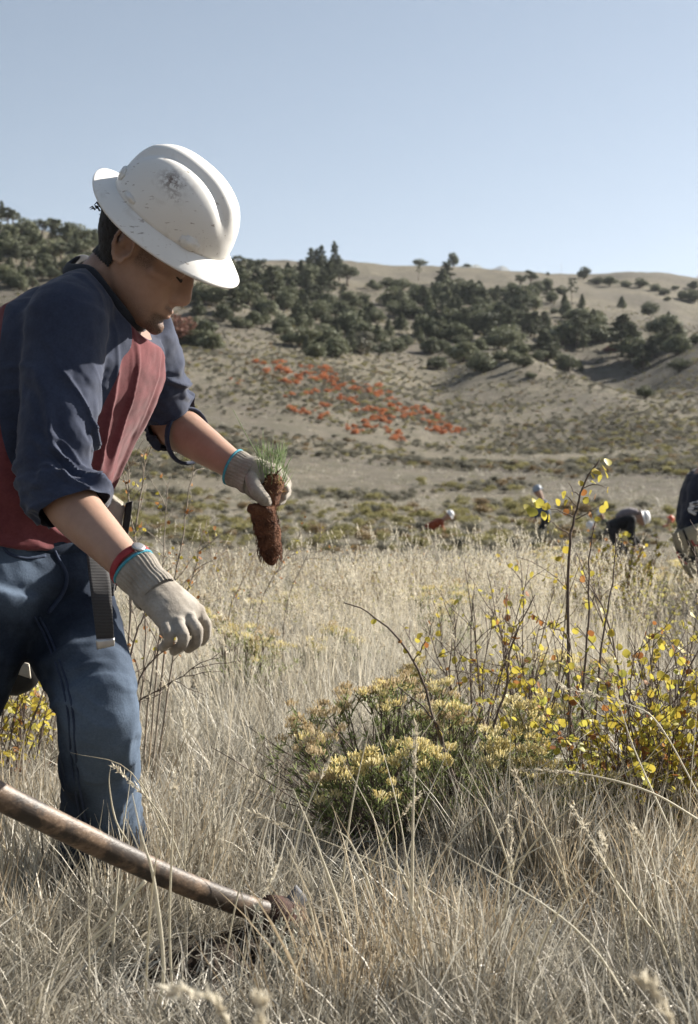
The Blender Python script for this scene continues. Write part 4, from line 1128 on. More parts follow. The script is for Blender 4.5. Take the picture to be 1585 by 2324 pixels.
def cuff(parent, c, ax, length, r0, r1, nrib=30, flat=.9, up=(0, 1, 0)):
    ax = unit(ax); e1 = unit(np.asarray(up, float) - ax * np.dot(up, ax)); e2 = np.cross(ax, e1)
    g = Geo(); V, F = [], []
    S = nrib * 4; n = 10
    for i in range(n):
        t = i / (n - 1); r = r0 + (r1 - r0) * t + .0015 * math.sin(t * 9)
        for j in range(S):
            a = 2 * math.pi * j / S + .12 * t
            rr = r + .0013 * math.cos(a * nrib)
            V.append(c + ax * length * t + e1 * rr * math.cos(a) * flat + e2 * rr * math.sin(a))
    for i in range(n - 1):
        for j in range(S): F.append((i * S + j, i * S + (j + 1) % S, (i + 1) * S + (j + 1) % S, (i + 1) * S + j))
    g.add(V, F)
    co = g.build('ribbed_cuff', M_GLOVE, parent)
    ring = [c + e1 * r0 * math.cos(a) * flat * 1.03 + e2 * r0 * math.sin(a) * 1.03 for a in np.linspace(0, 2 * math.pi, 49)]
    V, F = loft(np.array(ring), np.full(49, .0028), np.full(49, .0022), sides=6, up=ax, cap=False); g = Geo(); g.add(V, F)
    g.build('cuff_hem', M_TEAL, co)
    return e1, e2

# near (right) hand: back of the hand to the camera, fingers hanging half curled
fa = unit(WRR - ELR)
gl = Geo()
k0 = P(352, 1345, 2.12)
kn = [P(452, 1392, 2.13), P(432, 1408, 2.10), P(406, 1420, 2.085), P(378, 1424, 2.085)]    # knuckles index .. little
wr0 = P(330, 1318, 2.133)
V, F = loft(curve_pts([wr0, P(352, 1342, 2.125), P(390, 1378, 2.112), P(414, 1402, 2.105)], 9), np.interp(np.linspace(0, 1, 9), [0, .3, .7, 1], [.033, .037, .043, .043]), np.interp(np.linspace(0, 1, 9), [0, .4, 1], [.028, .026, .019]), sides=20, up=unit(kn[0] - kn[3]), round_ends=True); gl.add(V, F)
tips = [([P(450, 1388, 2.13), P(466, 1412, 2.135), P(467, 1440, 2.15), P(458, 1456, 2.165)], .0102), ([P(428, 1402, 2.10), P(446, 1428, 2.085), P(446, 1456, 2.09), P(428, 1472, 2.105)], .0104),
        ([P(402, 1412, 2.085), P(416, 1440, 2.065), P(414, 1463, 2.07), P(396, 1477, 2.09)], .0102), ([P(374, 1412, 2.085), P(384, 1438, 2.065), P(383, 1456, 2.068), P(368, 1470, 2.085)], .0092)]
for p_, r_ in tips: finger(gl, p_, r_, r_ * .82, (0, 1, 0))
finger(gl, [P(370, 1352, 2.14), P(402, 1380, 2.165), P(424, 1408, 2.18), P(432, 1430, 2.185)], .0135, .0105, (0, 1, 0))
for p_ in kn:
    V, F = loft([p_ + (0, -.002, .004), p_ + (.001, -.003, -.006)], [.0112, .0112], sides=10, up=(0, 1, 0), round_ends=True); gl.add(V, F)
go = glove(gl, 'glove', man, 'grey knit glove on the near hanging hand')
cuff(go, P(303, 1288, 2.142), k0 - P(303, 1288, 2.142), .062, .0350, .0335, up=(0, 1, 0))
# wristband with its steel disc
c = P(301, 1287, 2.143); ax = fa; e1 = unit(np.array((0, 1.0, 0)) - ax * ax[1]); e2 = np.cross(ax, e1)
ring = [c - ax * .004 + e1 * .0345 * math.cos(a) * .92 + e2 * .0365 * math.sin(a) for a in np.linspace(0, 2 * math.pi, 41)]
V, F = loft(np.array(ring), np.full(41, .0075), np.full(41, .002), sides=8, up=ax, cap=False); g = Geo(); g.add(V, F)
wb_o = g.build('wristband', M_REDB, man); wb_o['label'] = 'red wristband with a small steel disc'
o_ = unit(-e1 * .5 - e2 * .8 if np.dot(-e2, (0, 0, 1)) > 0 else -e1 * .5 + e2 * .8)
dc = c + o_ * .0375
V, F = loft([dc - o_ * .002, dc + o_ * .0022, dc + o_ * .003], [.0105, .0105, .008], sides=20, up=ax); g = Geo(); g.add(V, F); g.build('disc', M_METAL, wb_o)

# far (left) hand gripping the seedling plug: thumb this side, fingers wrapped behind
gl = Geo()
wl = P(548, 1068, 2.635)
V, F = loft(curve_pts([wl, P(572, 1078, 2.625), P(600, 1088, 2.635), P(618, 1092, 2.65)], 8), np.interp(np.linspace(0, 1, 8), [0, .4, 1], [.031, .037, .036]), np.interp(np.linspace(0, 1, 8), [0, .5, 1], [.025, .024, .020]), sides=18, up=(.35, -.2, -.9), round_ends=True); gl.add(V, F)
finger(gl, [P(570, 1086, 2.605), P(582, 1112, 2.585), P(596, 1130, 2.585), P(606, 1140, 2.60)], .0150, .0120, (0, 1, 0))                    # thumb
finger(gl, [P(616, 1072, 2.655), P(638, 1080, 2.675), P(650, 1098, 2.665), P(648, 1110, 2.64)], .0120, .0098, (0, 1, 0))                    # index
finger(gl, [P(616, 1088, 2.665), P(640, 1096, 2.69), P(650, 1115, 2.675), P(642, 1126, 2.65)], .0122, .0100, (0, 1, 0))
finger(gl, [P(612, 1104, 2.668), P(634, 1114, 2.69), P(640, 1132, 2.672), P(630, 1140, 2.65)], .0118, .0096, (0, 1, 0))
finger(gl, [P(600, 1116, 2.66), P(618, 1128, 2.68), P(622, 1144, 2.664), P(612, 1150, 2.648)], .0105, .0088, (0, 1, 0))
V, F = loft([P(566, 1098, 2.63), P(590, 1118, 2.64)], [.020, .020], [.018, .018], sides=12, round_ends=True); gl.add(V, F)
go = glove(gl, 'glove', man, 'dirt-darkened knit glove on the far hand gripping the seedling')
cuff(go, P(530, 1060, 2.642), P(566, 1077, 2.63) - P(530, 1060, 2.642), .045, .0345, .0355, up=(0, 1, 0))

# ------------------------------------------------------------------ seedling
M_PEAT = plain('peat_plug', [(0.25, (0.045, 0.020, 0.012)), (0.5, (0.12, 0.052, 0.028)), (0.8, (0.23, 0.11, 0.06))], scale=55, rough=0.95, bump_s=1.0, bump_scale=160, bump_d=0.006)
M_NEEDLE = leafy('green_needles', [(0.15, (0.13, 0.185, 0.085)), (0.5, (0.22, 0.295, 0.14)), (0.9, (0.35, 0.42, 0.23))], trans=0.4, scale=20)
sd_root = empty('pine_seedling', P(612, 1140, 2.615))
pl = Geo()
pts = curve_pts([P(620, 1098, 2.615), P(613, 1130, 2.612), P(600, 1165, 2.610), P(608, 1205, 2.612), P(614, 1245, 2.615), P(616, 1266, 2.616)], 34)
rr = np.interp(np.linspace(0, 1, 34), [0, .12, .3, .42, .6, .9, 1], [.020, .021, .017, .0245, .023, .0205, .015])
V, F = loft(pts, rr, sides=30, up=(0, 1, 0), round_ends=True); 
dv = fbm(V[:, 0] * 90, V[:, 1] * 90, V[:, 2] * 90, 4); ctr_ = pts[np.argmin(((V[:, None] - pts[None]) ** 2).sum(2), 1)]
V = V + (V - ctr_) * (dv * .22 + .06 * np.sin(V[:, 2:3].ravel() * 0))[:, None]
pl.add(V, F)
V, F = loft(curve_pts([P(606, 1160, 2.60), P(588, 1158, 2.595), P(572, 1154, 2.59)], 8), [.016, .017, .016, .014, .013, .012, .012, .010], sides=14, up=(0, 0, 1), round_ends=True)
V = V + .004 * np.stack([fbm(V[:, 0] * 80 + k, V[:, 1] * 80, V[:, 2] * 80) for k in (0, 9, 20)], 1); pl.add(V, F)
r_ = np.random.default_rng(4)
plug = pl.build('root_plug', M_PEAT, sd_root)
g = Geo()
for k in range(240):      # roots combed down the plug
    i = r_.integers(8, 33); a = r_.uniform(0, 6.28); c = pts[i]; rad = rr[i] * 1.06
    p0 = c + np.array((math.cos(a) * rad, math.sin(a) * rad, 0)); a2 = a + r_.normal() * .5
    p1 = c + np.array((math.cos(a2) * rad * 1.1, math.sin(a2) * rad * 1.1, -r_.uniform(.006, .022)))
    V, F = loft([p0, (p0 + p1) / 2 * 1.0 + r_.normal(size=3) * .0015, p1], [.0007, .0007, .0004], sides=3); g.add(V, F)
g.build('roots', M_PEAT, plug)
g = Geo()
top = P(617, 1098, 2.612)
for k in range(5):
    a = r_.uniform(0, 6.28); b0 = top + np.array((math.cos(a) * .008, math.sin(a) * .008, -.01)); b1 = b0 + np.array((.012 * (k - 2) + .004, r_.uniform(-.01, .01), r_.uniform(.035, .055)))
    V, F = loft(curve_pts([b0, (b0 + b1) / 2 + r_.normal(size=3) * .003, b1], 6), np.linspace(.0018, .0009, 6), sides=5); g.add(V, F)
g.build('stem', M_PEAT, sd_root)
V, F, n = [], [], 0
for k in range(210):
    b0 = top + np.array((r_.uniform(-.024, .026), r_.uniform(-.018, .018), r_.uniform(-.012, .058)))
    dr_ = unit(np.array(((b0[0] - top[0]) * 9 + r_.normal() * .28, r_.normal() * .3, 1.0)))
    Ln = r_.uniform(.022, .046); sd_ = unit(np.cross(dr_, r_.normal(size=3))) * .00075
    b1 = b0 + dr_ * Ln * .5 + r_.normal(size=3) * .001; b2 = b0 + dr_ * Ln
    V += [b0 - sd_, b0 + sd_, b1 + sd_ * .9, b1 - sd_ * .9, b2]; F += [(n, n + 1, n + 2, n + 3), (n + 3, n + 2, n + 4)]; n += 5
g = Geo(); g.add(V, F); nd_o = g.build('needles', M_NEEDLE, sd_root, smooth=False); nd_o['kind'] = 'stuff'
V, F, n = [], [], 0
M_THATCH = leafy('dead_needles', [(0.2, (0.22, 0.12, 0.05)), (0.8, (0.42, 0.28, 0.15))], trans=0.2, scale=20)
for k in range(110):
    b0 = top + np.array((r_.uniform(-.024, .024), r_.uniform(-.02, .02), r_.uniform(-.022, .006))); dr_ = unit(np.array((r_.normal(), r_.normal(), .5)))
    sd_ = unit(np.cross(dr_, r_.normal(size=3))) * .0009; b2 = b0 + dr_ * r_.uniform(.01, .024)
    V += [b0 - sd_, b0 + sd_, b2]; F += [(n, n + 1, n + 2)]; n += 3
g = Geo(); g.add(V, F); o_ = g.build('dead_needles', M_THATCH, sd_root, smooth=False); o_['kind'] = 'stuff'
g = Geo()
V, F = loft(curve_pts([top + (0, 0, -.01), P(588, 1040, 2.60), P(558, 985, 2.60), P(528, 928, 2.60)], 14), np.linspace(.0013, .0005, 14), sides=5); g.add(V, F)
V, F = loft(curve_pts([top, P(600, 1040, 2.60), P(597, 975, 2.60)], 8), np.linspace(.001, .0004, 8), sides=4); g.add(V, F)
g.build('grass_stem', M_NEEDLE, sd_root)
tag(sd_root, 'green pine seedling with a red-brown root plug held in the gloved far hand', 'seedling')

# ------------------------------------------------------------------ hard hat
def hat_mat():
    m, nt, b = mat('white_hat_shell')
    co = coords(nt)
    t1 = noise_tex(nt, 26, 5, 0.6, co, 0.6)
    dirt1 = ramp(nt, t1.outputs['Fac'], [(0.60, (0, 0, 0)), (0.75, (0.32, 0.32, 0.32))])
    mp_ = N(nt, 'ShaderNodeMapping'); mp_.inputs['Scale'].default_value = (28, 60, 90); mp_.inputs['Rotation'].default_value = (0, R(35), 0)
    nt.links.new(co, mp_.inputs['Vector'])
    t2 = noise_tex(nt, 1.6, 4, 0.55, mp_.outputs[0], 0.3)
    dirt2 = ramp(nt, t2.outputs['Fac'], [(0.64, (0, 0, 0)), (0.70, (0.8, 0.8, 0.8))])
    # a smudge high on the near side
    at = N(nt, 'ShaderNodeAttribute', attribute_name='smudge')
    t3 = noise_tex(nt, 110, 4, 0.7, co)
    sm_ = ramp(nt, t3.outputs['Fac'], [(0.42, (0, 0, 0)), (0.58, (1, 1, 1))])
    ml = N(nt, 'ShaderNodeMath', operation='MULTIPLY'); nt.links.new(at.outputs['Fac'], ml.inputs[0]); nt.links.new(sm_.outputs[0], ml.inputs[1])
    c = mixc(nt, dirt1.outputs[0], (0.80, 0.79, 0.76), (0.45, 0.40, 0.34))
    c = mixc(nt, dirt2.outputs[0], c, (0.30, 0.25, 0.21))
    c = mixc(nt, ml.outputs[0], c, (0.17, 0.12, 0.095))
    nt.links.new(c, b.inputs['Base Color'])
    b.inputs['Roughness'].default_value = 0.42; b.inputs['Specular IOR Level'].default_value = 0.45
    t4 = noise_tex(nt, 45, 3, 0.5, co)
    bump(nt, b, t4.outputs['Fac'], 0.08, 0.002)
    return m
M_HAT = hat_mat()
def make_hat(origin, B, scale=1.0, name='hard_hat', detail=True, sides=120, mats=None):
    """rows of B: forward, left, up. full-brim hard hat about .33 long"""
    M_ = mats or M_HAT
    def W(p): return origin + (np.asarray(p, float) * scale) @ B
    root = empty(name, origin)
    V, F, SM = [], [], []
    n = 34; a_, b_, h_ = .124, .108, .142
    def shell(t, th):
        # t 0 rim .. 1 crown
        ph = t * math.pi / 2
        c, s = math.cos(ph) ** .80, math.sin(ph) ** .92
        x = a_ * c * math.cos(th); y = b_ * c * math.sin(th); z = .026 + (h_ - .026) * s
        x += .010 * s * (1 - s) - .008 * s
        ridge = math.exp(-(y / .030) ** 4) * (min(1, max(0, (t - .18) / .35))) 
        groove = math.exp(-((abs(y) - .041) / .009) ** 2) * (min(1, max(0, (t - .22) / .3)))
        mid = math.exp(-(y / .010) ** 2) * min(1, max(0, (t - .3) / .3))
        off = .0085 * ridge - .0045 * groove - .003 * mid
        nx, ny, nz = c * math.cos(th) / a_, c * math.sin(th) / b_, s / h_
        l = math.sqrt(nx * nx + ny * ny + nz * nz) + 1e-9
        return x + off * nx / l, y + off * ny / l, z + off * nz / l
    for i in range(n):
        t = i / (n - 1) * .9999
        for j in range(sides):
            V.append(shell(t, 2 * math.pi * j / sides))
    for i in range(n - 1):
        for j in range(sides):
            k = (j + 1) % sides; F.append((i * sides + j, i * sides + k, (i + 1) * sides + k, (i + 1) * sides + j))
    # inner skin for thickness
    off = len(V)
    for i in range(n):
        t = i / (n - 1) * .9999
        for j in range(sides):
            x, y, z = shell(t, 2 * math.pi * j / sides); V.append((x * .97, y * .97, z * .975 - .0005))
    for i in range(n - 1):
        for j in range(sides):
            k = (j + 1) % sides; F.append((off + i * sides + k, off + i * sides + j, off + (i + 1) * sides + j, off + (i + 1) * sides + k))
    for j in range(sides):
        k = (j + 1) % sides; F.append((off + j, off + k, k, j))
    V = np.array(V)
    me = mesh_np('shell', W(V), F, M_)
    at = me.attributes.new('smudge', 'FLOAT', 'POINT')
    sg = np.exp(-(((V - np.array((-.012, -.085, .108))) / np.array((.022, .03, .016))) ** 2).sum(1)) + .7 * np.exp(-(((V - np.array((.012, -.10, .090))) / np.array((.010, .03, .007))) ** 2).sum(1))
    at.data.foreach_set('value', sg.astype(np.float32).clip(0, 1))
    obj('shell', me, root)
    # brim
    V, F = [], []
    prof = [(0.0, .0275), (.25, .0215), (.5, .0150), (.75, .0085), (.93, .0035), (1.0, .0015), (1.0, -.0015), (.93, .0), (.75, .0045), (.5, .0110), (.25, .0175), (0.0, .0235)]
    for q_, z in prof:
        for j in range(sides):
            th = 2 * math.pi * j / sides; c, s = math.cos(th), math.sin(th)
            L_ = .172 if c > 0 else .166
            x = (a_ - .002) * c + (L_ - a_) * q_ * c; y = (b_ - .002) * s + (.139 - b_) * q_ * s
            zz = z + q_ * q_ * (.016 * max(0, -c) ** 3 - .002 * max(0, c) ** 3 - .006 * abs(s) ** 2)
            V.append((x, y, zz))
    m_ = len(prof)
    for i in range(m_ - 1):
        for j in range(sides):
            k = (j + 1) % sides; F.append((i * sides + j, (i + 1) * sides + j, (i + 1) * sides + k, i * sides + k))
    me = mesh_np('brim', W(V), F, M_)
    obj('brim', me, root)
    if detail:
        for s in (-1, 1):      # accessory slots and lamp lugs on both sides
            for th, sz in ((-118, (.016, .004, .0065)), (-52, (.019, .006, .0125)), (-154, (.020, .004, .012))):
                t = R(th) * s * -1
                c = np.array((a_ * .985 * math.cos(t), b_ * .985 * math.sin(t), .038 if abs(th) != 154 else .050)); o_ = unit(np.array((math.cos(t) / a_, math.sin(t) / b_, .45))); tg = unit(np.array((-math.sin(t) * a_, math.cos(t) * b_, 0)))
                up_ = np.cross(o_, tg)
                gq = bmesh.new(); bmesh.ops.create_cube(gq, size=2.0); bmesh.ops.bevel(gq, geom=gq.edges[:], offset=.45, segments=3, affect='EDGES')
                Vq = np.array([v.co[:] for v in gq.verts]); Fq = [[v.index for v in f_.verts] for f_ in gq.faces]; gq.free()
                Vq = c + np.outer(Vq[:, 0] * sz[0], tg) + np.outer(Vq[:, 1] * sz[1], o_) + np.outer(Vq[:, 2] * sz[2], up_)
                gg = Geo(); gg.add(W(Vq), Fq); gg.build('accessory_slot', M_, root)
        band = [W((.094 * math.cos(a), .080 * math.sin(a), .022)) for a in np.linspace(0, 2 * math.pi, 41)]
        V_, F_ = loft(np.array(band), np.full(41, .012), np.full(41, .002), sides=6, up=B[2], cap=False); gg = Geo(); gg.add(V_, F_); gg.build('headband', M_COLLAR, root)
    return root
HATP = R(38)
hf = np.array((math.cos(HATP), 0, -math.sin(HATP))); hu = np.array((math.sin(HATP), 0, math.cos(HATP))); hl = np.array((0, 1.0, 0))
rr_ = Matrix.Rotation(R(20), 3, Vector(hf)); rz_ = Matrix.Rotation(R(-4), 3, 'Z')
HATB = np.array([np.array(rr_ @ (rz_ @ Vector(v))) for v in (hf, hl, hu)])
hat = make_hat(P(372, 526, 2.49) + HATB[2] * .004, HATB, .975)
tag(hat, 'scuffed white full-brim hard hat on the bending man\'s head', 'hard hat')

# ------------------------------------------------------------------ planting bag on the far hip
M_CANVAS = plain('cream_canvas', [(0.3, (0.40, 0.36, 0.29)), (0.7, (0.60, 0.56, 0.48))], scale=18, rough=0.85, bump_s=0.3, bump_scale=300)
def webbing():
    m, nt, b = mat('black_webbing')
    co = coords(nt)
    w = N(nt, 'ShaderNodeTexWave', wave_type='BANDS', bands_direction='Z'); w.inputs['Scale'].default_value = 130; w.inputs['Distortion'].default_value = .4
    nt.links.new(co, w.inputs['Vector'])
    r = ramp(nt, w.outputs['Fac'], [(0.2, (0.030, 0.030, 0.031)), (0.8, (0.075, 0.075, 0.077))])
    nt.links.new(r.outputs[0], b.inputs['Base Color']); b.inputs['Roughness'].default_value = .8
    bump(nt, b, w.outputs['Fac'], .6, .0015)
    return m
M_WEB = webbing()
M_RUBBER = plain('black_lining', [(0.3, (0.012, 0.012, 0.013)), (0.7, (0.03, 0.03, 0.031))], scale=20, rough=0.6)
def slab(ctrl_l, ctrl_r, th, n=12, wob=0.0):
    """cloth sheet between two edge curves, with thickness"""
    A, Bc = curve_pts(ctrl_l, n), curve_pts(ctrl_r, n)
    m_ = 7; V = []
    nn = unit(np.cross(A[-1] - A[0], Bc[0] - A[0]))
    for side in (0, 1):
        for i in range(n):
            for j in range(m_):
                t = j / (m_ - 1); p = A[i] * (1 - t) + Bc[i] * t
                V.append(p + nn * (th * (side - .5) + wob * math.sin(t * 3.14) * math.sin(i * .9)))
    F = []; o2 = n * m_
    for i in range(n - 1):
        for j in range(m_ - 1):
            a = i * m_ + j; F.append((a, a + 1, a + m_ + 1, a + m_)); F.append((o2 + a, o2 + a + m_, o2 + a + m_ + 1, o2 + a + 1))
    for i in range(n - 1):
        for j in (0, m_ - 1):
            a = i * m_ + j; F.append((a, a + m_, o2 + a + m_, o2 + a) if j == 0 else (a, o2 + a, o2 + a + m_, a + m_))
    for j in range(m_ - 1):
        for i in (0, n - 1):
            a = i * m_ + j; F.append((a, o2 + a, o2 + a + 1, a + 1) if i == 0 else (a, a + 1, o2 + a + 1, o2 + a))
    return V, F
bag = empty('planting_bag', P(235, 1300, 2.66))
BD = 2.74
g = Geo(); V, F = slab([P(226, 1096, BD), P(212, 1180, BD), P(195, 1330, BD)], [P(284, 1150, BD), P(272, 1215, BD), P(250, 1345, BD)], .004, 12, .004); g.add(V, F)
V, F = slab([P(215, 1090, BD + .12), P(200, 1180, BD + .12), P(190, 1330, BD + .12)], [P(280, 1140, BD + .12), P(270, 1215, BD + .12), P(250, 1345, BD + .12)], .004, 12, .004); g.add(V, F)
V, F = slab([P(190, 1335, BD - .003), P(205, 1342, BD - .003), P(255, 1346, BD - .003)], [P(190, 1335, BD + .123), P(205, 1342, BD + .123), P(255, 1346, BD + .123)], .004, 6); g.add(V, F)
g.build('canvas_panel', M_CANVAS, bag)
g = Geo(); V, F = slab([P(286, 1142, BD - .008), P(276, 1210, BD - .008), P(252, 1340, BD - .008)], [P(301, 1137, BD - .004), P(290, 1210, BD - .004), P(262, 1340, BD - .004)], .010, 10); g.add(V, F)
V, F = slab([P(293, 1140, BD), P(284, 1210, BD), P(258, 1340, BD)], [P(293, 1140, BD + .12), P(284, 1210, BD + .12), P(258, 1340, BD + .12)], .006, 8); g.add(V, F)
g.build('edge_binding', M_RUBBER, bag)
g = Geo(); V, F = slab([P(205, 1092, BD - .004), P(207, 1130, BD - .004)], [P(228, 1092, BD - .004), P(222, 1130, BD - .004)], .006, 6); g.add(V, F); g.build('lining', M_RUBBER, bag)
SD = 2.30
g = Geo(); V, F = slab([P(196, 1255, SD + .12), P(204, 1330, SD + .03), P(213, 1400, SD), P(219, 1452, SD)], [P(240, 1262, SD + .12), P(252, 1330, SD + .03), P(256, 1400, SD), P(259, 1450, SD)], .004, 18, .0015); g.add(V, F); g.build('strap', M_WEB, bag)
V, F = slab([P(218, 1450, SD), P(221, 1474, SD)], [P(260, 1448, SD), P(259, 1466, SD)], .008, 4); g = Geo(); g.add(V, F); g.build('strap_tip', M_METAL, bag)
g = Geo(); V, F = slab([P(238, 1262, SD + .16), P(246, 1320, SD + .10), P(250, 1350, SD + .08)], [P(262, 1262, SD + .16), P(262, 1320, SD + .10), P(258, 1350, SD + .08)], .006, 8); g.add(V, F); g.build('strap', M_WEB, bag)
tag(bag, 'cream canvas planting bag with black webbing strap hanging at the man\'s hip', 'bag')
g = Geo()       # second pouch behind the legs
V, F = loft(curve_pts([P(-60, 1380, 2.85), P(0, 1470, 2.83), P(40, 1520, 2.82)], 8), np.interp(np.linspace(0, 1, 8), [0, .8, 1], [.12, .11, .06]), np.interp(np.linspace(0, 1, 8), [0, 1], [.06, .05]), sides=18, up=(1, 0, .3), round_ends=True); g.add(V, F)
pch = empty('tool_pouch', P(10, 1520, 2.83)); g.build('pouch_body', M_RUBBER, pch)
g = Geo(); V, F = slab([P(30, 1500, 2.76), P(40, 1530, 2.76)], [P(66, 1506, 2.76), P(70, 1540, 2.77)], .006, 5); g.add(V, F); g.build('pouch_flap', M_CANVAS, pch)
tag(pch, 'dark pouch seen between the man\'s thighs behind his legs', 'pouch')

# ------------------------------------------------------------------ planting hoe lying in front
def wood():
    m, nt, b = mat('worn_ash_handle')
    co = coords(nt, 'Generated')
    oc = coords(nt)
    mp_ = N(nt, 'ShaderNodeMapping'); mp_.inputs['Scale'].default_value = (6, 40, 40); nt.links.new(co, mp_.inputs['Vector'])
    t = noise_tex(nt, 2.5, 6, .6, mp_.outputs[0], .5)
    r = ramp(nt, t.outputs['Fac'], [(0.3, (0.085, 0.052, 0.033)), (0.55, (0.17, 0.115, 0.075)), (0.8, (0.31, 0.225, 0.155))])
    t2 = noise_tex(nt, 14, 5, .65, oc, .3)
    d = ramp(nt, t2.outputs['Fac'], [(0.40, (0, 0, 0)), (0.52, (0.92, 0.92, 0.92))])
    c = mixc(nt, d.outputs[0], r.outputs[0], (0.028, 0.021, 0.017))
    nt.links.new(c, b.inputs['Base Color']); b.inputs['Roughness'].default_value = .5
    bump(nt, b, t.outputs['Fac'], .4, .002)
    return m
M_WOOD = wood()
M_IRON = plain('dirt_caked_iron', [(0.3, (0.025, 0.016, 0.013)), (0.55, (0.07, 0.034, 0.026)), (0.8, (0.13, 0.075, 0.058))], scale=45, rough=0.8, bump_s=0.8, bump_scale=120, bump_d=.004)
M_BLADE = plain('grey_blade', [(0.3, (0.09, 0.095, 0.105)), (0.7, (0.19, 0.195, 0.215))], scale=30, rough=0.65, metallic=.2)
hoe = empty('planting_hoe', P(640, 2120, 2.42))
g = Geo()
hp = curve_pts([P(-260, 1668, 1.86), P(0, 1808, 1.96), P(200, 1905, 2.07), P(400, 1998, 2.20), P(560, 2058, 2.33), P(640, 2080, 2.40)], 40)
V, F = loft(hp, np.interp(np.linspace(0, 1, 40), [0, .3, .6, .85, 1], [.0195, .0198, .019, .0195, .022]), np.interp(np.linspace(0, 1, 40), [0, .3, .6, 1], [.0155, .016, .0155, .017]), sides=20, up=(0, 0, 1), round_ends=True)
V = V + .0008 * np.stack([fbm(V[:, 0] * 20 + k, V[:, 1] * 20, V[:, 2] * 20) for k in (0, 9, 20)], 1); g.add(V, F)
g.build('handle', M_WOOD, hoe)
g = Geo()
he = hp[-1]; ha = unit(hp[-1] - hp[-5])
V, F = loft([he - ha * .045, he - ha * .01, he + ha * .03, he + ha * .045], [.030, .034, .033, .026], [.024, .027, .026, .02], sides=16, up=(0, 0, 1)); g.add(V, F); g.build('eye_socket', M_IRON, hoe)
side = unit(np.cross(ha, (0, 0, 1)))
g = Geo()        # hoe blade down into the soil, axe bit up and away
dn = unit(np.array((.35, .15, -1.0)))
V, F = loft(curve_pts([he, he + dn * .07, he + dn * .14 - ha * .03, he + dn * .2 - ha * .07], 10), np.linspace(.014, .004, 10), np.linspace(.024, .045, 10), sides=12, up=ha); g.add(V, F); g.build('hoe_blade', M_IRON, hoe)
upv = unit(np.array((.52, .30, .55)))
g = Geo()
V, F = loft(curve_pts([he, he + upv * .032, he + upv * .055], 8), np.linspace(.012, .0022, 8), np.linspace(.017, .024, 8), sides=12, up=side); g.add(V, F); g.build('axe_bit', M_BLADE, hoe)
tag(hoe, 'worn wooden-handled planting hoe slanting down into the grass in front of the man', 'hoe')

# freshly dug earth at the hoe head
M_SOIL = plain('dark_dug_soil', [(0.3, (0.020, 0.014, 0.010)), (0.6, (0.050, 0.036, 0.027)), (0.85, (0.10, 0.075, 0.055))], scale=35, rough=1.0, bump_s=1.0, bump_scale=130, bump_d=.006)
sc = np.array((P(575, 2170, 2.30)[0], 2.30, 0)); sc[2] = gz(sc[0], sc[1])
soil = empty('dug_soil', sc)
xx, yy = np.meshgrid(np.linspace(-.24, .24, 46), np.linspace(-.17, .17, 34)); rr2 = (xx / .24) ** 2 + (yy / .17) ** 2
zz = ground(sc[0] + xx, sc[1] + yy) + .028 * np.clip(1 - rr2, -.35, 1) * (1 + .9 * fbm(xx * 14, yy * 14)) + .014 * fbm(xx * 40, yy * 40) - .004
V = np.stack([sc[0] + xx, sc[1] + yy, zz], -1).reshape(-1, 3); w_ = 46
F = np.array([(j * w_ + i, j * w_ + i + 1, (j + 1) * w_ + i + 1, (j + 1) * w_ + i) for j in range(33) for i in range(45)])
obj('soil_mound', mesh_np('soil_mound', V, F, M_SOIL), soil)
rc = np.random.default_rng(12); g = Geo()
for k in range(70):
    q = rc.normal(size=2) * (.12, .08); p = np.array((sc[0] + q[0], sc[1] + q[1], 0)); r_c = rc.uniform(.004, .014); p[2] = gz(p[0], p[1]) + .024 * max(0, 1 - (q[0] / .24) ** 2 - (q[1] / .17) ** 2) + r_c * .5
    V, F = loft([p - (r_c * .5, 0, 0), p + (r_c * .5, 0, .001)], [r_c, r_c * .8], [r_c * .8, r_c], sides=6, round_ends=True); V = V + rc.normal(size=V.shape) * r_c * .12; g.add(V, F)
o = g.build('clods', M_SOIL, soil); o['kind'] = 'stuff'
tag(soil, 'patch of dark freshly dug soil under the hoe head', 'soil')
# ------------------------------------------------------------------ hillside shrubs
M_SAGE = leafy('sagebrush_leaf', [(0.15, (0.115, 0.110, 0.085)), (0.5, (0.185, 0.178, 0.138)), (0.9, (0.28, 0.268, 0.21))], trans=0.35, scale=1.5)
M_RABB = leafy('rabbitbrush_leaf', [(0.15, (0.16, 0.15, 0.065)), (0.5, (0.27, 0.25, 0.11)), (0.9, (0.40, 0.365, 0.18))], trans=0.35, scale=1.5)
M_ORANGE = leafy('orange_foliage', [(0.12, (0.25, 0.10, 0.05)), (0.45, (0.48, 0.165, 0.07)), (0.75, (0.56, 0.235, 0.10)), (0.95, (0.48, 0.30, 0.15))], trans=0.4, scale=1.2)
M_TAN = leafy('dry_brown_foliage', [(0.15, (0.15, 0.105, 0.055)), (0.5, (0.26, 0.19, 0.10)), (0.9, (0.38, 0.30, 0.17))], trans=0.2, scale=1.5)
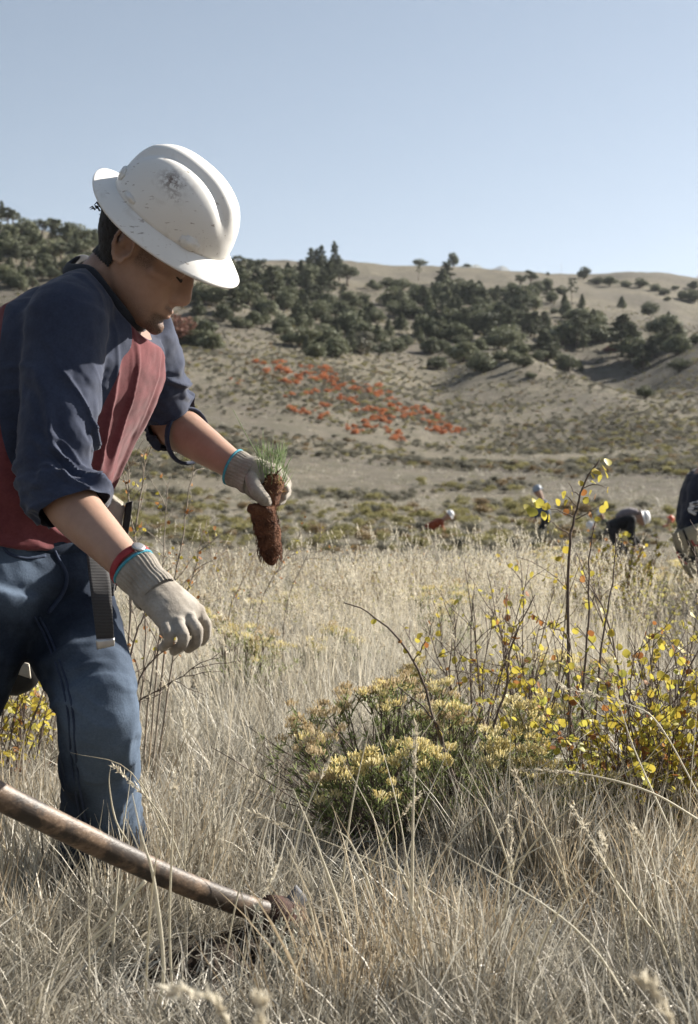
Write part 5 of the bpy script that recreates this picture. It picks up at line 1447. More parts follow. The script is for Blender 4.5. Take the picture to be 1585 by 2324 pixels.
def shrub_proto(seed, m, n=420, flat=.75, size=.05):
    r_ = np.random.default_rng(seed); pts, nr = [], []
    for k in range(7):
        a = r_.uniform(0, 6.28); q = r_.uniform(0, .36); c = np.array((q * math.cos(a), q * math.sin(a), r_.uniform(.22, .5) * flat))
        v = r_.normal(size=(n // 7, 3)); v /= np.linalg.norm(v, axis=1)[:, None]; v[:, 2] = np.abs(v[:, 2]) * r_.choice((-.4, 1, 1), n // 7)
        pts.append(c + v * (r_.uniform(.16, .28) * r_.uniform(.4, 1, n // 7) ** .5)[:, None]); nr.append(v + r_.normal(size=v.shape) * .5)
    p, q = np.concatenate(pts), np.concatenate(nr); q /= np.linalg.norm(q, axis=1)[:, None]
    p[:, 2] = np.abs(p[:, 2]) + .01
    V, F = leaf_tris(p, q, size, r_)
    g = Geo()
    for k in range(5):
        a = r_.uniform(0, 6.28); e = np.array((.3 * math.cos(a), .3 * math.sin(a), .35)); Vt, Ft = loft([(0, 0, -.05), e * .5, e], [.02, .014, .006], sides=4); g.add(Vt, Ft)
    gm = g.mesh('stems', M_BARK)
    return gm, mesh_np('foliage', V, F, m, smooth=False)
SH = {k: [shrub_proto(900 + 10 * i + j, m) for j in range(3)] for i, (k, m) in enumerate((('sage', M_SAGE), ('rabbit', M_RABB), ('orange', M_ORANGE), ('tan', M_TAN)))}
def shrub(p, size, kind, name, label, group, tall=1.0, cat='shrub'):
    st, fo = random.choice(SH[kind])
    e = empty(name, p, random.uniform(0, 6.28)); e.scale = (size, size, size * tall)
    obj('stems', st, e, False); obj('foliage', fo, e, False)
    return tag(e, label, cat, group)

ORANGE = [(595, 825), (612, 824), (655, 868), (662, 899), (535, 868), (600, 846), (632, 842), (650, 846), (692, 838), (725, 853), (740, 860), (758, 868), (778, 880), (690, 862), (712, 870), (720, 893), (745, 925), (757, 890), (790, 910), (806, 917), (775, 904), (670, 938), (690, 936), (710, 943), (735, 951),
    (668, 866), (832, 888), (850, 895), (868, 903), (885, 913), (905, 923), (920, 938), (945, 930), (955, 938), (968, 943), (985, 953), (1000, 963), (1015, 973), (1030, 981), (835, 938), (850, 943), (862, 953), (870, 963), (880, 973), (890, 985), (903, 998), (842, 956), (856, 970), (872, 945), (886, 940), (896, 953), (915, 1003), (800, 973), (815, 983), (965, 962), (980, 973), (995, 978), (860, 900), (846, 880), (800, 885), (768, 862), (730, 846), (700, 850), (370, 808), (395, 815), (412, 830), (742, 848), (765, 880), (900, 935), (935, 948), (1010, 982)]
ro = random.Random(11)
for x, y in ORANGE:
    for k in range(4):
        p = hit(x + ro.gauss(0, 10), y + ro.gauss(0, 4))
        shrub(p, ro.uniform(.45, 1.35) * 20 * p[1] / FPX * (1 if x > 450 else .7), 'orange', 'orange_shrub', *[('low orange-red shrub in the %s of the bright hillside patch' % ('upper left' if x < 700 else 'middle' if x < 900 else 'lower right end'))] * 2, .9)
for x, y in ((608, 856), (628, 862), (645, 858), (600, 868), (655, 880), (560, 830)):
    p = hit(x, y); shrub(p, 20 * p[1] / FPX, 'tan', 'ochre_shrub', 'ochre shrub at the upper left of the orange patch', 'ochre shrubs by the orange patch')

# sagebrush over the slopes: the largest are things of their own, the rest one mass
rs = np.random.default_rng(21)
d_ = np.exp(rs.uniform(math.log(30), math.log(420), 160000)); u_ = rs.uniform(-150, 1735, 160000); x_ = (u_ - CX) * d_ / FPX
ok = (d_ > 85) | (rs.random(160000) < .03 + .4 * np.clip((d_ - 60) / 25, 0, 1))
ok &= vnoise(x_ / 9, d_ / 9) * .6 + vnoise(x_ / 28 + 7, d_ / 28) * .6 + .12 > rs.uniform(-.45, .75, 160000)
i_ = np.where(ok)[0][:27000]
cand = np.stack([x_[i_], d_[i_], (.24 + .75 * rs.random(len(i_)) ** 2.5) * np.where(d_[i_] < 110, 1.2, 1.0), rs.random(len(i_))], 1)
cz = ground(cand[:, 0], cand[:, 1])
def kind_of(d, k):
    if d < 75: return 'sage' if k < .3 else ('rabbit' if k < .82 else 'tan')
    return 'sage' if k < .72 else ('rabbit' if k < .92 else 'tan')
NAMES = {'sage': ('sagebrush', 'grey-green sagebrush dotting the slope behind the field'), 'rabbit': ('rabbitbrush_mound', 'yellow-green brush mound on the valley floor or lower slope'), 'tan': ('dry_brown_bush', 'dry brown bush on the valley floor or lower slope')}
order = np.argsort(-cand[:, 2] / cand[:, 1])
cnt = {k: 0 for k in NAMES}; rest = []
for i in order:
    x, d, s_, k = cand[i]; kd = kind_of(d, k)
    if cnt[kd] < (150, 90, 60)[list(NAMES).index(kd)]:
        cnt[kd] += 1
        u = CX + FPX * x / d; vrow = HY - FPX * (cz[i] - CAM_H) / d
        where = ('left of the root plug', 'between the root plug and the sapling', 'right of the sapling')[int(u > 600) + int(u > 1290)] + (', low near the field' if vrow > 1080 else ', higher on the slope')
        lb = {'sage': 'grey-green sagebrush ', 'rabbit': 'yellow-green brush mound ', 'tan': 'dry brown bush '}[kd] + where
        shrub((x, d, cz[i]), s_ * (.8 if d < 60 else 1.1), kd, NAMES[kd][0], lb, lb, .8)
    else: rest.append((x, d, cz[i], s_, kd))

# ------------------------------------------------------------------ instancing for what nobody could count
def scatter(name, pts, rot, scl, idx, protos, label, cat):
    coll = bpy.data.collections.new(name + '_kinds')
    for i, m in enumerate(protos):
        o = bpy.data.objects.new('%s_%02d' % (name, i), m); coll.objects.link(o)
    me = bpy.data.meshes.new(name)
    me.vertices.add(len(pts)); me.vertices.foreach_set('co', np.asarray(pts, np.float32).ravel())
    for nm, ty, dat in (('rot', 'FLOAT_VECTOR', rot), ('scl', 'FLOAT_VECTOR', scl)):
        at = me.attributes.new(nm, ty, 'POINT'); at.data.foreach_set('vector', np.asarray(dat, np.float32).ravel())
    at = me.attributes.new('idx', 'INT', 'POINT'); at.data.foreach_set('value', np.asarray(idx, np.int32))
    o = bpy.data.objects.new(name, me); COL.objects.link(o)
    ng = bpy.data.node_groups.new(name + '_nodes', 'GeometryNodeTree')
    ng.interface.new_socket('Geometry', in_out='INPUT', socket_type='NodeSocketGeometry')
    ng.interface.new_socket('Geometry', in_out='OUTPUT', socket_type='NodeSocketGeometry')
    gi, go_ = ng.nodes.new('NodeGroupInput'), ng.nodes.new('NodeGroupOutput')
    mp_ = ng.nodes.new('GeometryNodeMeshToPoints'); ip = ng.nodes.new('GeometryNodeInstanceOnPoints')
    ci = ng.nodes.new('GeometryNodeCollectionInfo'); ci.inputs['Collection'].default_value = coll
    ci.inputs['Separate Children'].default_value = True; ci.inputs['Reset Children'].default_value = True
    def attr(nm, ty):
        a = ng.nodes.new('GeometryNodeInputNamedAttribute'); a.data_type = ty; a.inputs['Name'].default_value = nm
        return [s for s in a.outputs if s.name == 'Attribute' and s.enabled][0]
    L = ng.links.new
    L(gi.outputs[0], mp_.inputs['Mesh']); L(mp_.outputs[0], ip.inputs['Points']); L(ci.outputs[0], ip.inputs['Instance'])
    ip.inputs['Pick Instance'].default_value = True
    L(attr('idx', 'INT'), ip.inputs['Instance Index'])
    e2r = ng.nodes.new('FunctionNodeEulerToRotation'); L(attr('rot', 'FLOAT_VECTOR'), e2r.inputs[0]); L(e2r.outputs[0], ip.inputs['Rotation'])
    L(attr('scl', 'FLOAT_VECTOR'), ip.inputs['Scale']); L(ip.outputs[0], go_.inputs[0])
    md = o.modifiers.new('scatter', 'NODES'); md.node_group = ng
    return tag(o, label, cat, kind='stuff')

kinds = list(NAMES); protos = [SH[k][j][1] for k in kinds for j in range(3)]
rest = [r for r in rest]
pr = np.array([(r[0], r[1], r[2]) for r in rest]); sr = np.array([r[3] for r in rest])
scatter('distant_sagebrush', pr, np.stack([np.zeros(len(pr)), np.zeros(len(pr)), rs.uniform(0, 6.28, len(pr))], 1), np.stack([sr * 1.1, sr * 1.1, sr * .9], 1),
        [kinds.index(r[4]) * 3 + rs.integers(0, 3) for r in rest], protos, 'far low sagebrush scattered thinly over the hills', 'sagebrush')

# ------------------------------------------------------------------ grass
M_STRAW = leafy('dry_straw', [(0.10, (0.17, 0.145, 0.108)), (0.38, (0.44, 0.40, 0.32)), (0.66, (0.71, 0.675, 0.58)), (0.9, (0.86, 0.84, 0.77))], trans=0.25, scale=1.2, rough=0.5, spec=0.4)
M_GREYG = leafy('weathered_grass', [(0.10, (0.10, 0.088, 0.07)), (0.42, (0.30, 0.28, 0.235)), (0.72, (0.54, 0.52, 0.45)), (0.95, (0.76, 0.745, 0.67))], trans=0.2, scale=1.2, rough=0.55, spec=0.35)
M_GREENG = leafy('greenish_grass', [(0.05, (0.10, 0.10, 0.05)), (0.45, (0.20, 0.20, 0.11)), (0.8, (0.34, 0.33, 0.20)), (1.0, (0.48, 0.46, 0.32))], trans=0.35, scale=1.2, rough=0.6)
M_HEAD = leafy('grass_seed_head', [(0.1, (0.46, 0.40, 0.29)), (0.5, (0.64, 0.58, 0.46)), (0.9, (0.78, 0.74, 0.62))], trans=0.35, scale=3.0, rough=0.7)

M_OCHRE = leafy('ochre_grass', [(0.10, (0.19, 0.135, 0.08)), (0.4, (0.42, 0.335, 0.22)), (0.7, (0.64, 0.55, 0.40)), (0.95, (0.80, 0.73, 0.57))], trans=0.3, scale=1.2, rough=0.5, spec=0.35)
class Blades:
    def __init__(s): s.V, s.F, s.M, s.n = [], [], [], 0
    def blade(s, base, dirn, length, width, bend, r_, m=0, seg=4, kink=0.0):
        d = unit(dirn); side = unit(cr(d, r_.normal(size=3))) * width * .5
        dn = np.array((0, 0, -1.0)); hz = unit(np.array((d[0], d[1], 0)) + r_.normal(size=3) * np.array((.3, .3, 0)))
        p = np.array(base, float); start = s.n; st = length / seg
        for i in range(seg + 1):
            t = i / seg; w = side * (1 - .25 * t if t < .7 else (1 - t) / .3 * .82 + .02)
            if i < seg: s.V += [p - w, p + w]; s.n += 2
            else: s.V += [p]; s.n += 1
            d = unit(d + hz * bend * st * 4 + dn * bend * t * st * 2.5 + r_.normal(size=3) * .05)
            if kink and i == seg // 2: d = unit(d + hz * kink + dn * kink * .6)
            p = p + d * st
        for i in range(seg - 1): s.F.append((start + 2 * i, start + 2 * i + 1, start + 2 * i + 3, start + 2 * i + 2)); s.M.append(m)
        e = start + 2 * (seg - 1); s.F.append((e, e + 1, e + 2)); s.M.append(m)
        return p, d
    def head(s, p, d, length, r_, m=1, n=26, fat=.006):
        for i in range(n):
            t = r_.uniform(0, 1); c = p + d * length * (t - 1.0) + np.array((0, 0, -.3)) * length * max(0, t - .6) ** 2
            o = unit(d * 1.3 + r_.normal(size=3) * .6); L = r_.uniform(.006, .014); sd = unit(cr(o, r_.normal(size=3))) * fat * .35
            c = c + r_.normal(size=3) * fat * .35 * (1 - t * .6)
            k = s.n; s.V += [c - sd, c + sd, c + o * L]; s.n += 3; s.F.append((k, k + 1, k + 2)); s.M.append(m)
    def mesh(s, name, mats): return mesh_np(name, np.array(s.V), s.F, mats, False, s.M)

def tuft(seed, n, h, spread, lean, width, bend, mats, heads=0, hh=.1, low=False, seg=4, hn=22):
    r_ = np.random.default_rng(seed); B = Blades()
    for k in range(n):
        a = r_.uniform(0, 6.28); q = abs(r_.normal()) * spread * .4; out = np.array((math.cos(a), math.sin(a), 0))
        tilt = r_.uniform(0, lean) if not low else r_.uniform(.7, 1.45)
        d = out * math.sin(tilt) + np.array((0, 0, math.cos(tilt)))
        B.blade(out * q + np.array((0, 0, -.01)), d, h * r_.uniform(.45, 1.05), width * r_.uniform(.6, 1.2), bend * r_.uniform(.2, 1.3), r_, 0, seg if not low else 2, kink=(r_.uniform(.6, 1.6) if r_.random() < .12 else 0))
    for k in range(heads):
        a = r_.uniform(0, 6.28); q = abs(r_.normal()) * spread * .3; out = np.array((math.cos(a), math.sin(a), 0)); tilt = r_.uniform(0, lean * .45)
        p, d = B.blade(out * q, out * math.sin(tilt) + np.array((0, 0, math.cos(tilt))), h * r_.uniform(1.1, 1.55), width * .8, bend * .22, r_, 1, max(3, seg))
        B.head(p, d, hh * r_.uniform(.7, 1.2), r_, 1, hn)
    return B.mesh('grass_tuft', mats)
near_t = [tuft(1 + i, 30, .24, .10, .65, .0030, .9, [M_STRAW, M_HEAD], seg=3) for i in range(3)] + [tuft(11 + i, 30, .22, .12, .8, .0028, 1.2, [M_GREYG, M_HEAD], seg=3) for i in range(3)] + \
         [tuft(21 + i, 28, .28, .09, .5, .0028, .7, [M_STRAW, M_HEAD], heads=2, hh=.07, seg=3) for i in range(2)]
litter = [tuft(41 + i, 26, .20, .22, 1.2, .0032, .5, [(M_STRAW, M_GREYG, M_GREYG)[i], M_HEAD], low=True) for i in range(3)]
tall_t = [tuft(61 + i, 22, .42, .10, .38, .0032, .45, [M_STRAW, M_HEAD], heads=8, hh=.11, seg=3) for i in range(4)]
mid_t = [tuft(81 + i, 20, .34, .26, .55, .0065, .8, [(M_STRAW, M_GREYG, M_GREENG, M_STRAW)[i], M_HEAD], heads=1, hh=.10, seg=2, hn=10) for i in range(4)]
far_t = [tuft(95 + i, 14, .34, .5, .7, .020, .8, [(M_STRAW, M_GREYG, M_GREENG, M_STRAW)[i]], seg=1) for i in range(4)]

def field(n, d0, d1, margin, power=1.0, keep=None, seed=0):
    r_ = np.random.default_rng(seed); out = []
    t = r_.random(n * 3) ** power
    d = np.sqrt(d0 * d0 + (d1 * d1 - d0 * d0) * t) if power == 1.0 else d0 + (d1 - d0) * t
    half = .262 * d + margin
    x = r_.uniform(-1, 1, n * 3) * half
    if keep is not None:
        m = r_.random(n * 3) < keep(x, d); x, d = x[m], d[m]
    return x[:n], d[:n], r_
def merged(name, protos, pts, rot, scl, idx, label, cat):
    """the uncountable grass as ONE mesh: every tuft's blades written out"""
    Vs, Ls, Ts, Ms, base = [], [], [], [], 0
    mats = []
    for pi, me in enumerate(protos):
        sel = np.where(np.asarray(idx) == pi)[0]
        if not len(sel): continue
        nv = len(me.vertices); co = np.empty(nv * 3); me.vertices.foreach_get('co', co); co = co.reshape(-1, 3)
        li = np.empty(len(me.loops), np.int32); me.loops.foreach_get('vertex_index', li)
        lt = np.empty(len(me.polygons), np.int32); me.polygons.foreach_get('loop_total', lt)
        mi = np.empty(len(me.polygons), np.int32); me.polygons.foreach_get('material_index', mi)
        mm = []
        for m in me.materials:
            if m not in mats: mats.append(m)
            mm.append(mats.index(m))
        mi = np.array(mm, np.int32)[mi]
        rx, ry, rz = rot[sel].T
        c, s = np.cos(rz), np.sin(rz)
        X = co[None, :, :] * scl[sel][:, None, :]
        x = X[..., 0] * c[:, None] - X[..., 1] * s[:, None]; y = X[..., 0] * s[:, None] + X[..., 1] * c[:, None]; z = X[..., 2]
        x = x + z * ry[:, None]; y = y - z * rx[:, None]
        W_ = np.stack([x, y, z], -1) + pts[sel][:, None, :]
        k = len(sel)
        Vs.append(W_.reshape(-1, 3)); Ls.append((li[None] + (base + np.arange(k) * nv)[:, None]).ravel()); Ts.append(np.tile(lt, k)); Ms.append(np.tile(mi, k)); base += nv * k
    V, L, T, M_ = np.concatenate(Vs), np.concatenate(Ls), np.concatenate(Ts), np.concatenate(Ms)
    me = bpy.data.meshes.new(name)
    me.vertices.add(len(V)); me.vertices.foreach_set('co', V.astype(np.float32).ravel())
    me.loops.add(len(L)); me.loops.foreach_set('vertex_index', L.astype(np.int32))
    me.polygons.add(len(T)); me.polygons.foreach_set('loop_start', np.concatenate([[0], np.cumsum(T)[:-1]]).astype(np.int32)); me.polygons.foreach_set('loop_total', T.astype(np.int32))
    me.polygons.foreach_set('material_index', M_.astype(np.int32))
    for m in mats: me.materials.append(m)
    me.update(calc_edges=True)
    print('GRASS', name, len(pts), 'tufts', int((T - 2).sum()), 'tris')
    return tag(obj(name, me), label, cat, kind='stuff')
def place(name, protos_idx, x, d, r_, smin, smax, all_protos, label, tiltmax=.12, zs=1.0):
    n = len(x); z = ground(x, d)
    s = r_.uniform(smin, smax, n)
    rot = np.stack([r_.normal(size=n) * tiltmax, r_.normal(size=n) * tiltmax, r_.uniform(0, 6.28, n)], 1)
    idx = r_.choice(protos_idx, n)
    return merged(name, all_protos, np.stack([x, d, z], 1), rot, np.stack([s, s, s * zs], 1), idx, label, 'grass')

HOEHEAD = P(650, 2120, 2.42)
def bare(x, d):        # dug earth round the hoe, trodden gaps
    k = np.exp(-(((x - HOEHEAD[0] + .09) / .19) ** 2 + ((d - 2.22) / .19) ** 2))
    return np.clip(1 - 1.5 * k, 0, 1)
ALLN = near_t + litter + tall_t + [tuft(121 + i, 26, .30, .07, .34, .0030, .35, [(M_STRAW, M_OCHRE, M_STRAW)[i], M_HEAD], seg=4) for i in range(3)]
def bush_zone(x, d):      # under the shrubs the grass is thin
    u = CX + FPX * x / d
    lowz = np.where((u > 1180) & (d > 2.15), .3, 1.0)
    return lowz * np.where((u > 690) & (d > 2.45) & (d < 3.7), .22, 1.0)
gk = lambda x, d: bare(x, d) * bush_zone(x, d) * np.clip(.45 + 1.2 * vnoise(x / .3, d / .3), .08, 1)
x, d, r_ = field(1500, 1.7, 3.2, .4, 1.0, gk, 1)
place('short_dry_grass', list(range(6)), x, d, r_, .45, .95, ALLN, 'short dry straw grass covering the nearest ground')
x, d, r_ = field(340, 1.85, 3.3, .3, 1.0, lambda x, d: bare(x, d) * np.clip(.2 + 1.4 * vnoise(x / .35 + 5, d / .35), 0, 1), 21)
place('upright_grass', [15, 16, 17], x, d, r_, .55, 1.1, ALLN, 'upright bunches of long straw blades in the foreground')
x, d, r_ = field(2300, 3.2, 7.5, .5, 1.0, gk, 11)
place('bunch_grass', list(range(8)), x, d, r_, .6, 1.15, ALLN, 'dry bunch grass round and behind the man\'s legs')
x, d, r_ = field(2000, 1.7, 5.0, .4, 1.0, lambda x, d: .1 + .9 * bare(x, d), 2)
place('straw_litter', [8, 9, 10], x, d, r_, .6, 1.3, ALLN, 'flattened grey straw litter between the tufts', .2)
x, d, r_ = field(620, 4.1, 7.6, .6, 1.0, lambda x, d: np.clip(.30 + 1.3 * vnoise(x / .8 + 3, d / .8), 0, 1) * np.where((x > -.15), 1, .35), 3)
place('tall_pale_grass', [11, 12, 13, 14], x, d, r_, .52, .85, ALLN, 'tall pale grass with feathery seed heads behind the bushes')
x, d, r_ = field(3700, 6.5, 24, 1.5, 1.0, lambda x, d: np.clip(.55 + .9 * vnoise(x / 1.5, d / 1.5), .06, 1), 4)
place('meadow_grass', [0, 1, 2, 3], x, d, r_, .4, .85, mid_t, 'pale meadow grass out to the far workers')
x, d, r_ = field(5000, 22, 80, 4, 1.0, lambda x, d: np.clip(.45 + .9 * vnoise(x / 4, d / 4), .03, 1), 5)
place('valley_grass', [0, 1, 2, 3], x, d, r_, .5, 1.1, far_t, 'dry grass on the valley floor')
x, d, r_ = field(7000, 70, 240, 12, 1.0, lambda x, d: np.clip(.5 + .8 * vnoise(x / 12, d / 16), .05, 1) * np.clip(1.4 - d / 260, .25, 1), 6)
place('hillside_grass', [0, 1, 2, 3], x, d, r_, .7, 1.7, far_t, 'tufts of dry grass over the hillside')
# ------------------------------------------------------------------ near shrubs, built stem by stem
M_TWIG = plain('grey_brown_twig', [(0.3, (0.075, 0.055, 0.045)), (0.6, (0.15, 0.115, 0.095)), (0.8, (0.26, 0.22, 0.19))], scale=60, rough=0.8)
M_TWIGP = plain('pale_dry_twig', [(0.3, (0.20, 0.165, 0.13)), (0.7, (0.38, 0.33, 0.27))], scale=60, rough=0.8)
M_YLEAF = leafy('yellow_leaf', [(0.05, (0.34, 0.19, 0.04)), (0.35, (0.49, 0.38, 0.06)), (0.7, (0.52, 0.47, 0.09)), (1.0, (0.36, 0.41, 0.09))], trans=0.45, scale=12, rough=0.5, spec=0.3)
M_BLEAF = leafy('brown_leaf', [(0.1, (0.20, 0.075, 0.03)), (0.5, (0.34, 0.15, 0.05)), (0.9, (0.45, 0.26, 0.10))], trans=0.4, scale=12)
M_GLEAF = leafy('rabbitbrush_green', [(0.1, (0.17, 0.21, 0.08)), (0.5, (0.29, 0.34, 0.14)), (0.9, (0.44, 0.47, 0.24))], trans=0.35, scale=10)
M_FLOWER = leafy('rabbitbrush_flower', [(0.1, (0.52, 0.41, 0.15)), (0.4, (0.66, 0.57, 0.27)), (0.75, (0.74, 0.67, 0.44)), (1.0, (0.80, 0.75, 0.60))], trans=0.45, scale=25)
M_FLDRY = leafy('faded_flower', [(0.1, (0.34, 0.25, 0.13)), (0.5, (0.50, 0.40, 0.24)), (0.9, (0.68, 0.58, 0.41))], trans=0.4, scale=25)

def leaf_mesh(kind, seed, m):
    r_ = np.random.default_rng(seed)
    out = [(0, 0), (.30, .16), (.52, .42), (.50, .68), (.30, .90), (0, 1.02)] if kind == 'round' else [(0, 0), (.14, .2), (.2, .5), (.13, .8), (0, 1.05)]
    V = [(0, t, -.0) for _, t in out]; n = len(out); cup = r_.uniform(.1, .35); curl = r_.uniform(-.3, .35)
    V = [(0, t, curl * t * t) for w, t in out] + [(w, t + .02, curl * t * t + cup * w) for w, t in out[1:-1]] + [(-w, t - .02, curl * t * t + cup * w * .8) for w, t in out[1:-1]]
    F = []
    for s_ in (0, 1):
        b = n + s_ * (n - 2)
        F.append((0, b, 1) if s_ == 0 else (0, 1, b))
        for i in range(n - 3): F.append((i + 1, b + i, b + i + 1, i + 2) if s_ == 0 else (i + 1, i + 2, b + i + 1, b + i))
        F.append((n - 2, b + n - 3, n - 1) if s_ == 0 else (n - 2, n - 1, b + n - 3))
    return mesh_np('leaf', V, F, m, smooth=True)
YL = [leaf_mesh('round', i, M_YLEAF) for i in range(5)]; BL = [leaf_mesh('round', 20 + i, M_BLEAF) for i in range(3)]

def rot_to(d, r_):
    d = unit(d); s = unit(cr(d, r_.normal(size=3))); n = cr(s, d)
    return np.stack([s, d, n], 1)     # columns: leaf x, leaf y, leaf z

class Shrub:
    """stems grown from a base; leaves kept as single pieces"""
    def __init__(s, seed): s.r = np.random.default_rng(seed); s.g = Geo(); s.tips = []; s.nodes = []; s.leaves = []
    def stem(s, p0, d, L, r0, r1, wob=.12, up=.12, seg=7, sides=5):
        pts = [np.array(p0, float)]; d = unit(d)
        for i in range(seg):
            d = unit(d + s.r.normal(size=3) * wob + np.array((0, 0, up)) * .3); pts.append(pts[-1] + d * L / seg)
        pts = np.array(pts); V, F = loft(pts, np.linspace(r0, r1, seg + 1), sides=sides); s.g.add(V, F)
        s.tips.append((pts[-1], d)); s.nodes += [(p, unit(q - p0_)) for p, q, p0_ in zip(pts[1:-1], pts[2:], pts[:-2])]
        return pts, d
    def through(s, ctrl, r0, r1, n=16, sides=6):
        pts = curve_pts(ctrl, n); pts[1:-1] += s.r.normal(size=(n - 2, 3)) * .0015
        V, F = loft(pts, np.linspace(r0, r1, n), sides=sides); s.g.add(V, F)
        s.tips.append((pts[-1], unit(pts[-1] - pts[-2])))
        s.nodes += [(pts[i], unit(pts[i + 1] - pts[i - 1])) for i in range(1, n - 1)]
        return pts
    def branch(s, pts, i, L, ang, r0, az=None, **k):
        t = unit(pts[min(i + 1, len(pts) - 1)] - pts[i - 1]); o = unit(cr(t, s.r.normal(size=3)) if az is None else np.asarray(az, float))
        return s.stem(pts[i], t * math.cos(ang) + o * math.sin(ang), L, r0, r0 * .45, **k)
    def leaf(s, p, d, size, brown=False): s.leaves.append((p, d, size, brown))

def build_leaves(sh, root, parent_part, maxn=300):
    """the largest leaves as pieces of their own, the others joined"""
    r_ = sh.r
    lv = sorted(sh.leaves, key=lambda l: -l[2]); pinv = world_of(parent_part).inverted()
    for p, d, size, brown in lv[:maxn]:
        me = (BL if brown else YL)[r_.integers(0, 3 if brown else 5)]
        o = bpy.data.objects.new('leaf', me); COL.objects.link(o); o.parent = parent_part
        M = Matrix(rot_to(d, r_).tolist()).to_4x4(); M.translation = Vector(p)
        o.matrix_local = pinv @ M @ Matrix.Diagonal((size, size, size, 1))
    if len(lv) > maxn:
        for brown, ms, mm in ((False, YL, M_YLEAF), (True, BL, M_BLEAF)):
            V, F, n = [], [], 0
            for p, d, size, b in lv[maxn:]:
                if b != brown: continue
                me = ms[r_.integers(0, len(ms))]; vv = np.array([v.co[:] for v in me.vertices]) * size @ rot_to(d, r_).T + p
                V.append(vv); F += [tuple(i + n for i in f.vertices) for f in me.polygons]; n += len(vv)
            if V: tag(obj('small_leaves', mesh_np('small_leaves', np.concatenate(V), F, mm), parent_part), kind='stuff')

def base_at(px, d): return np.array(((px - CX) * d / FPX, d, gz((px - CX) * d / FPX, d)))

# --- the tall sapling with leaves at its top
sh = Shrub(31); D = 3.35
b0 = base_at(1300, D)
main = sh.through([b0, P(1296, 1640, D), P(1290, 1420, D), P(1293, 1250, D - .02), P(1308, 1160, D - .02), P(1330, 1090, D), P(1362, 1042, D)], .0052, .0016, 26)
b1 = sh.through([b0 + (.02, .02, 0), P(1325, 1560, D + .04), P(1337, 1400, D + .05), P(1340, 1250, D + .05), P(1358, 1170, D + .04)], .0038, .0012, 18)
b2 = sh.through([b0 + (.03, -.02, 0), P(1360, 1530, D - .05), P(1376, 1400, D - .05), P(1395, 1290, D - .05), P(1398, 1210, D - .05)], .0034, .001, 16)
tw = [sh.through(c, .0016, .0007, 8, 5) for c in ([P(1303, 1175, D), P(1270, 1160, D), P(1225, 1148, D - .03)], [P(1295, 1215, D), P(1262, 1190, D), P(1225, 1168, D)], [P(1312, 1150, D), P(1290, 1130, D), P(1275, 1118, D)],
      [P(1300, 1180, D), P(1335, 1165, D), P(1372, 1140, D)], [P(1322, 1110, D), P(1350, 1100, D), P(1380, 1108, D)], [P(1318, 1130, D), P(1300, 1110, D), P(1290, 1095, D)])]
for px, py, sz, br in [(1376, 1040, .024, 0), (1366, 1052, .021, 0), (1350, 1062, .026, 0), (1342, 1072, .018, 0), (1372, 1066, .024, 0), (1300, 1118, .02, 0), (1320, 1110, .018, 1), (1340, 1112, .017, 0), (1336, 1128, .018, 0), (1353, 1120, .016, 1), (1275, 1118, .020, 0), (1290, 1135, .018, 0), (1262, 1132, .020, 0), (1243, 1140, .022, 0),
      (1225, 1130, .027, 0), (1208, 1130, .027, 0), (1214, 1152, .028, 0), (1230, 1160, .024, 0), (1246, 1165, .022, 0), (1205, 1148, .022, 0), (1340, 1160, .018, 1), (1362, 1150, .02, 0), (1372, 1140, .021, 0), (1352, 1172, .016, 0), (1318, 1090, .017, 0), (1358, 1080, .02, 0), (1345, 1090, .015, 0), (1382, 1105, .016, 0), (1300, 1150, .016, 0), (1281, 1155, .017, 1), (1280, 1240, .02, 0), (1270, 1262, .016, 0), (1340, 1230, .015, 1)]:
    sh.leaf(P(px, py, D + sh.r.uniform(-.02, .02)), np.array((sh.r.normal() * .6, -.5 + sh.r.normal() * .5, -.9)), sz, bool(br))
root = empty('sapling', b0); st = sh.g.build('stem', M_TWIG, root); build_leaves(sh, root, st)
tag(root, 'tall thin sapling with yellow leaves at its top, rising above the bushes at right', 'sapling')

# --- the yellow-leaved bush at the right, leafy to the ground
def leafy_bush(seed, bases, D, hgt, spread, nst, nleaf, lsize, name, label, low=0.0, brown=.12, twig=.0026, cat='bush', side=4, maxn=300):
    sh = Shrub(seed); r_ = sh.r
    root_p = base_at(*bases[0])
    for k in range(nst):
        bx, dd = bases[r_.integers(0, len(bases))]; p = base_at(bx + r_.normal() * 18, dd + r_.normal() * .05); p[2] -= .01
        d = np.array((r_.normal() * spread, r_.normal() * spread * .7, 1.0)); L = hgt * r_.uniform(.5, 1.08)
        pts, _ = sh.stem(p, d, L, twig * r_.uniform(.7, 1.2), twig * .3, wob=.10, up=.25, seg=9)
        for i in range(2, 9):
            if r_.random() < .75:
                b, _ = sh.branch(pts, i, L * r_.uniform(.12, .34), r_.uniform(.5, 1.0), twig * .45, seg=4, sides=4, wob=.15)
                if r_.random() < .4: sh.branch(b, 2, L * .12, .8, twig * .3, seg=3, sides=3)
    nodes = [n for n in sh.nodes if n[0][2] > low]; 
    for k in range(nleaf):
        p, d = nodes[r_.integers(0, len(nodes))]
        sh.leaf(p + r_.normal(size=3) * .004, unit(d * .5 + r_.normal(size=3) * .8 + np.array((0, 0, -.2))), lsize * r_.uniform(.55, 1.25), r_.random() < brown)
    root = empty(name, root_p); st = sh.g.build('stems', M_TWIG, root); build_leaves(sh, root, st, maxn)
    return tag(root, label, cat)
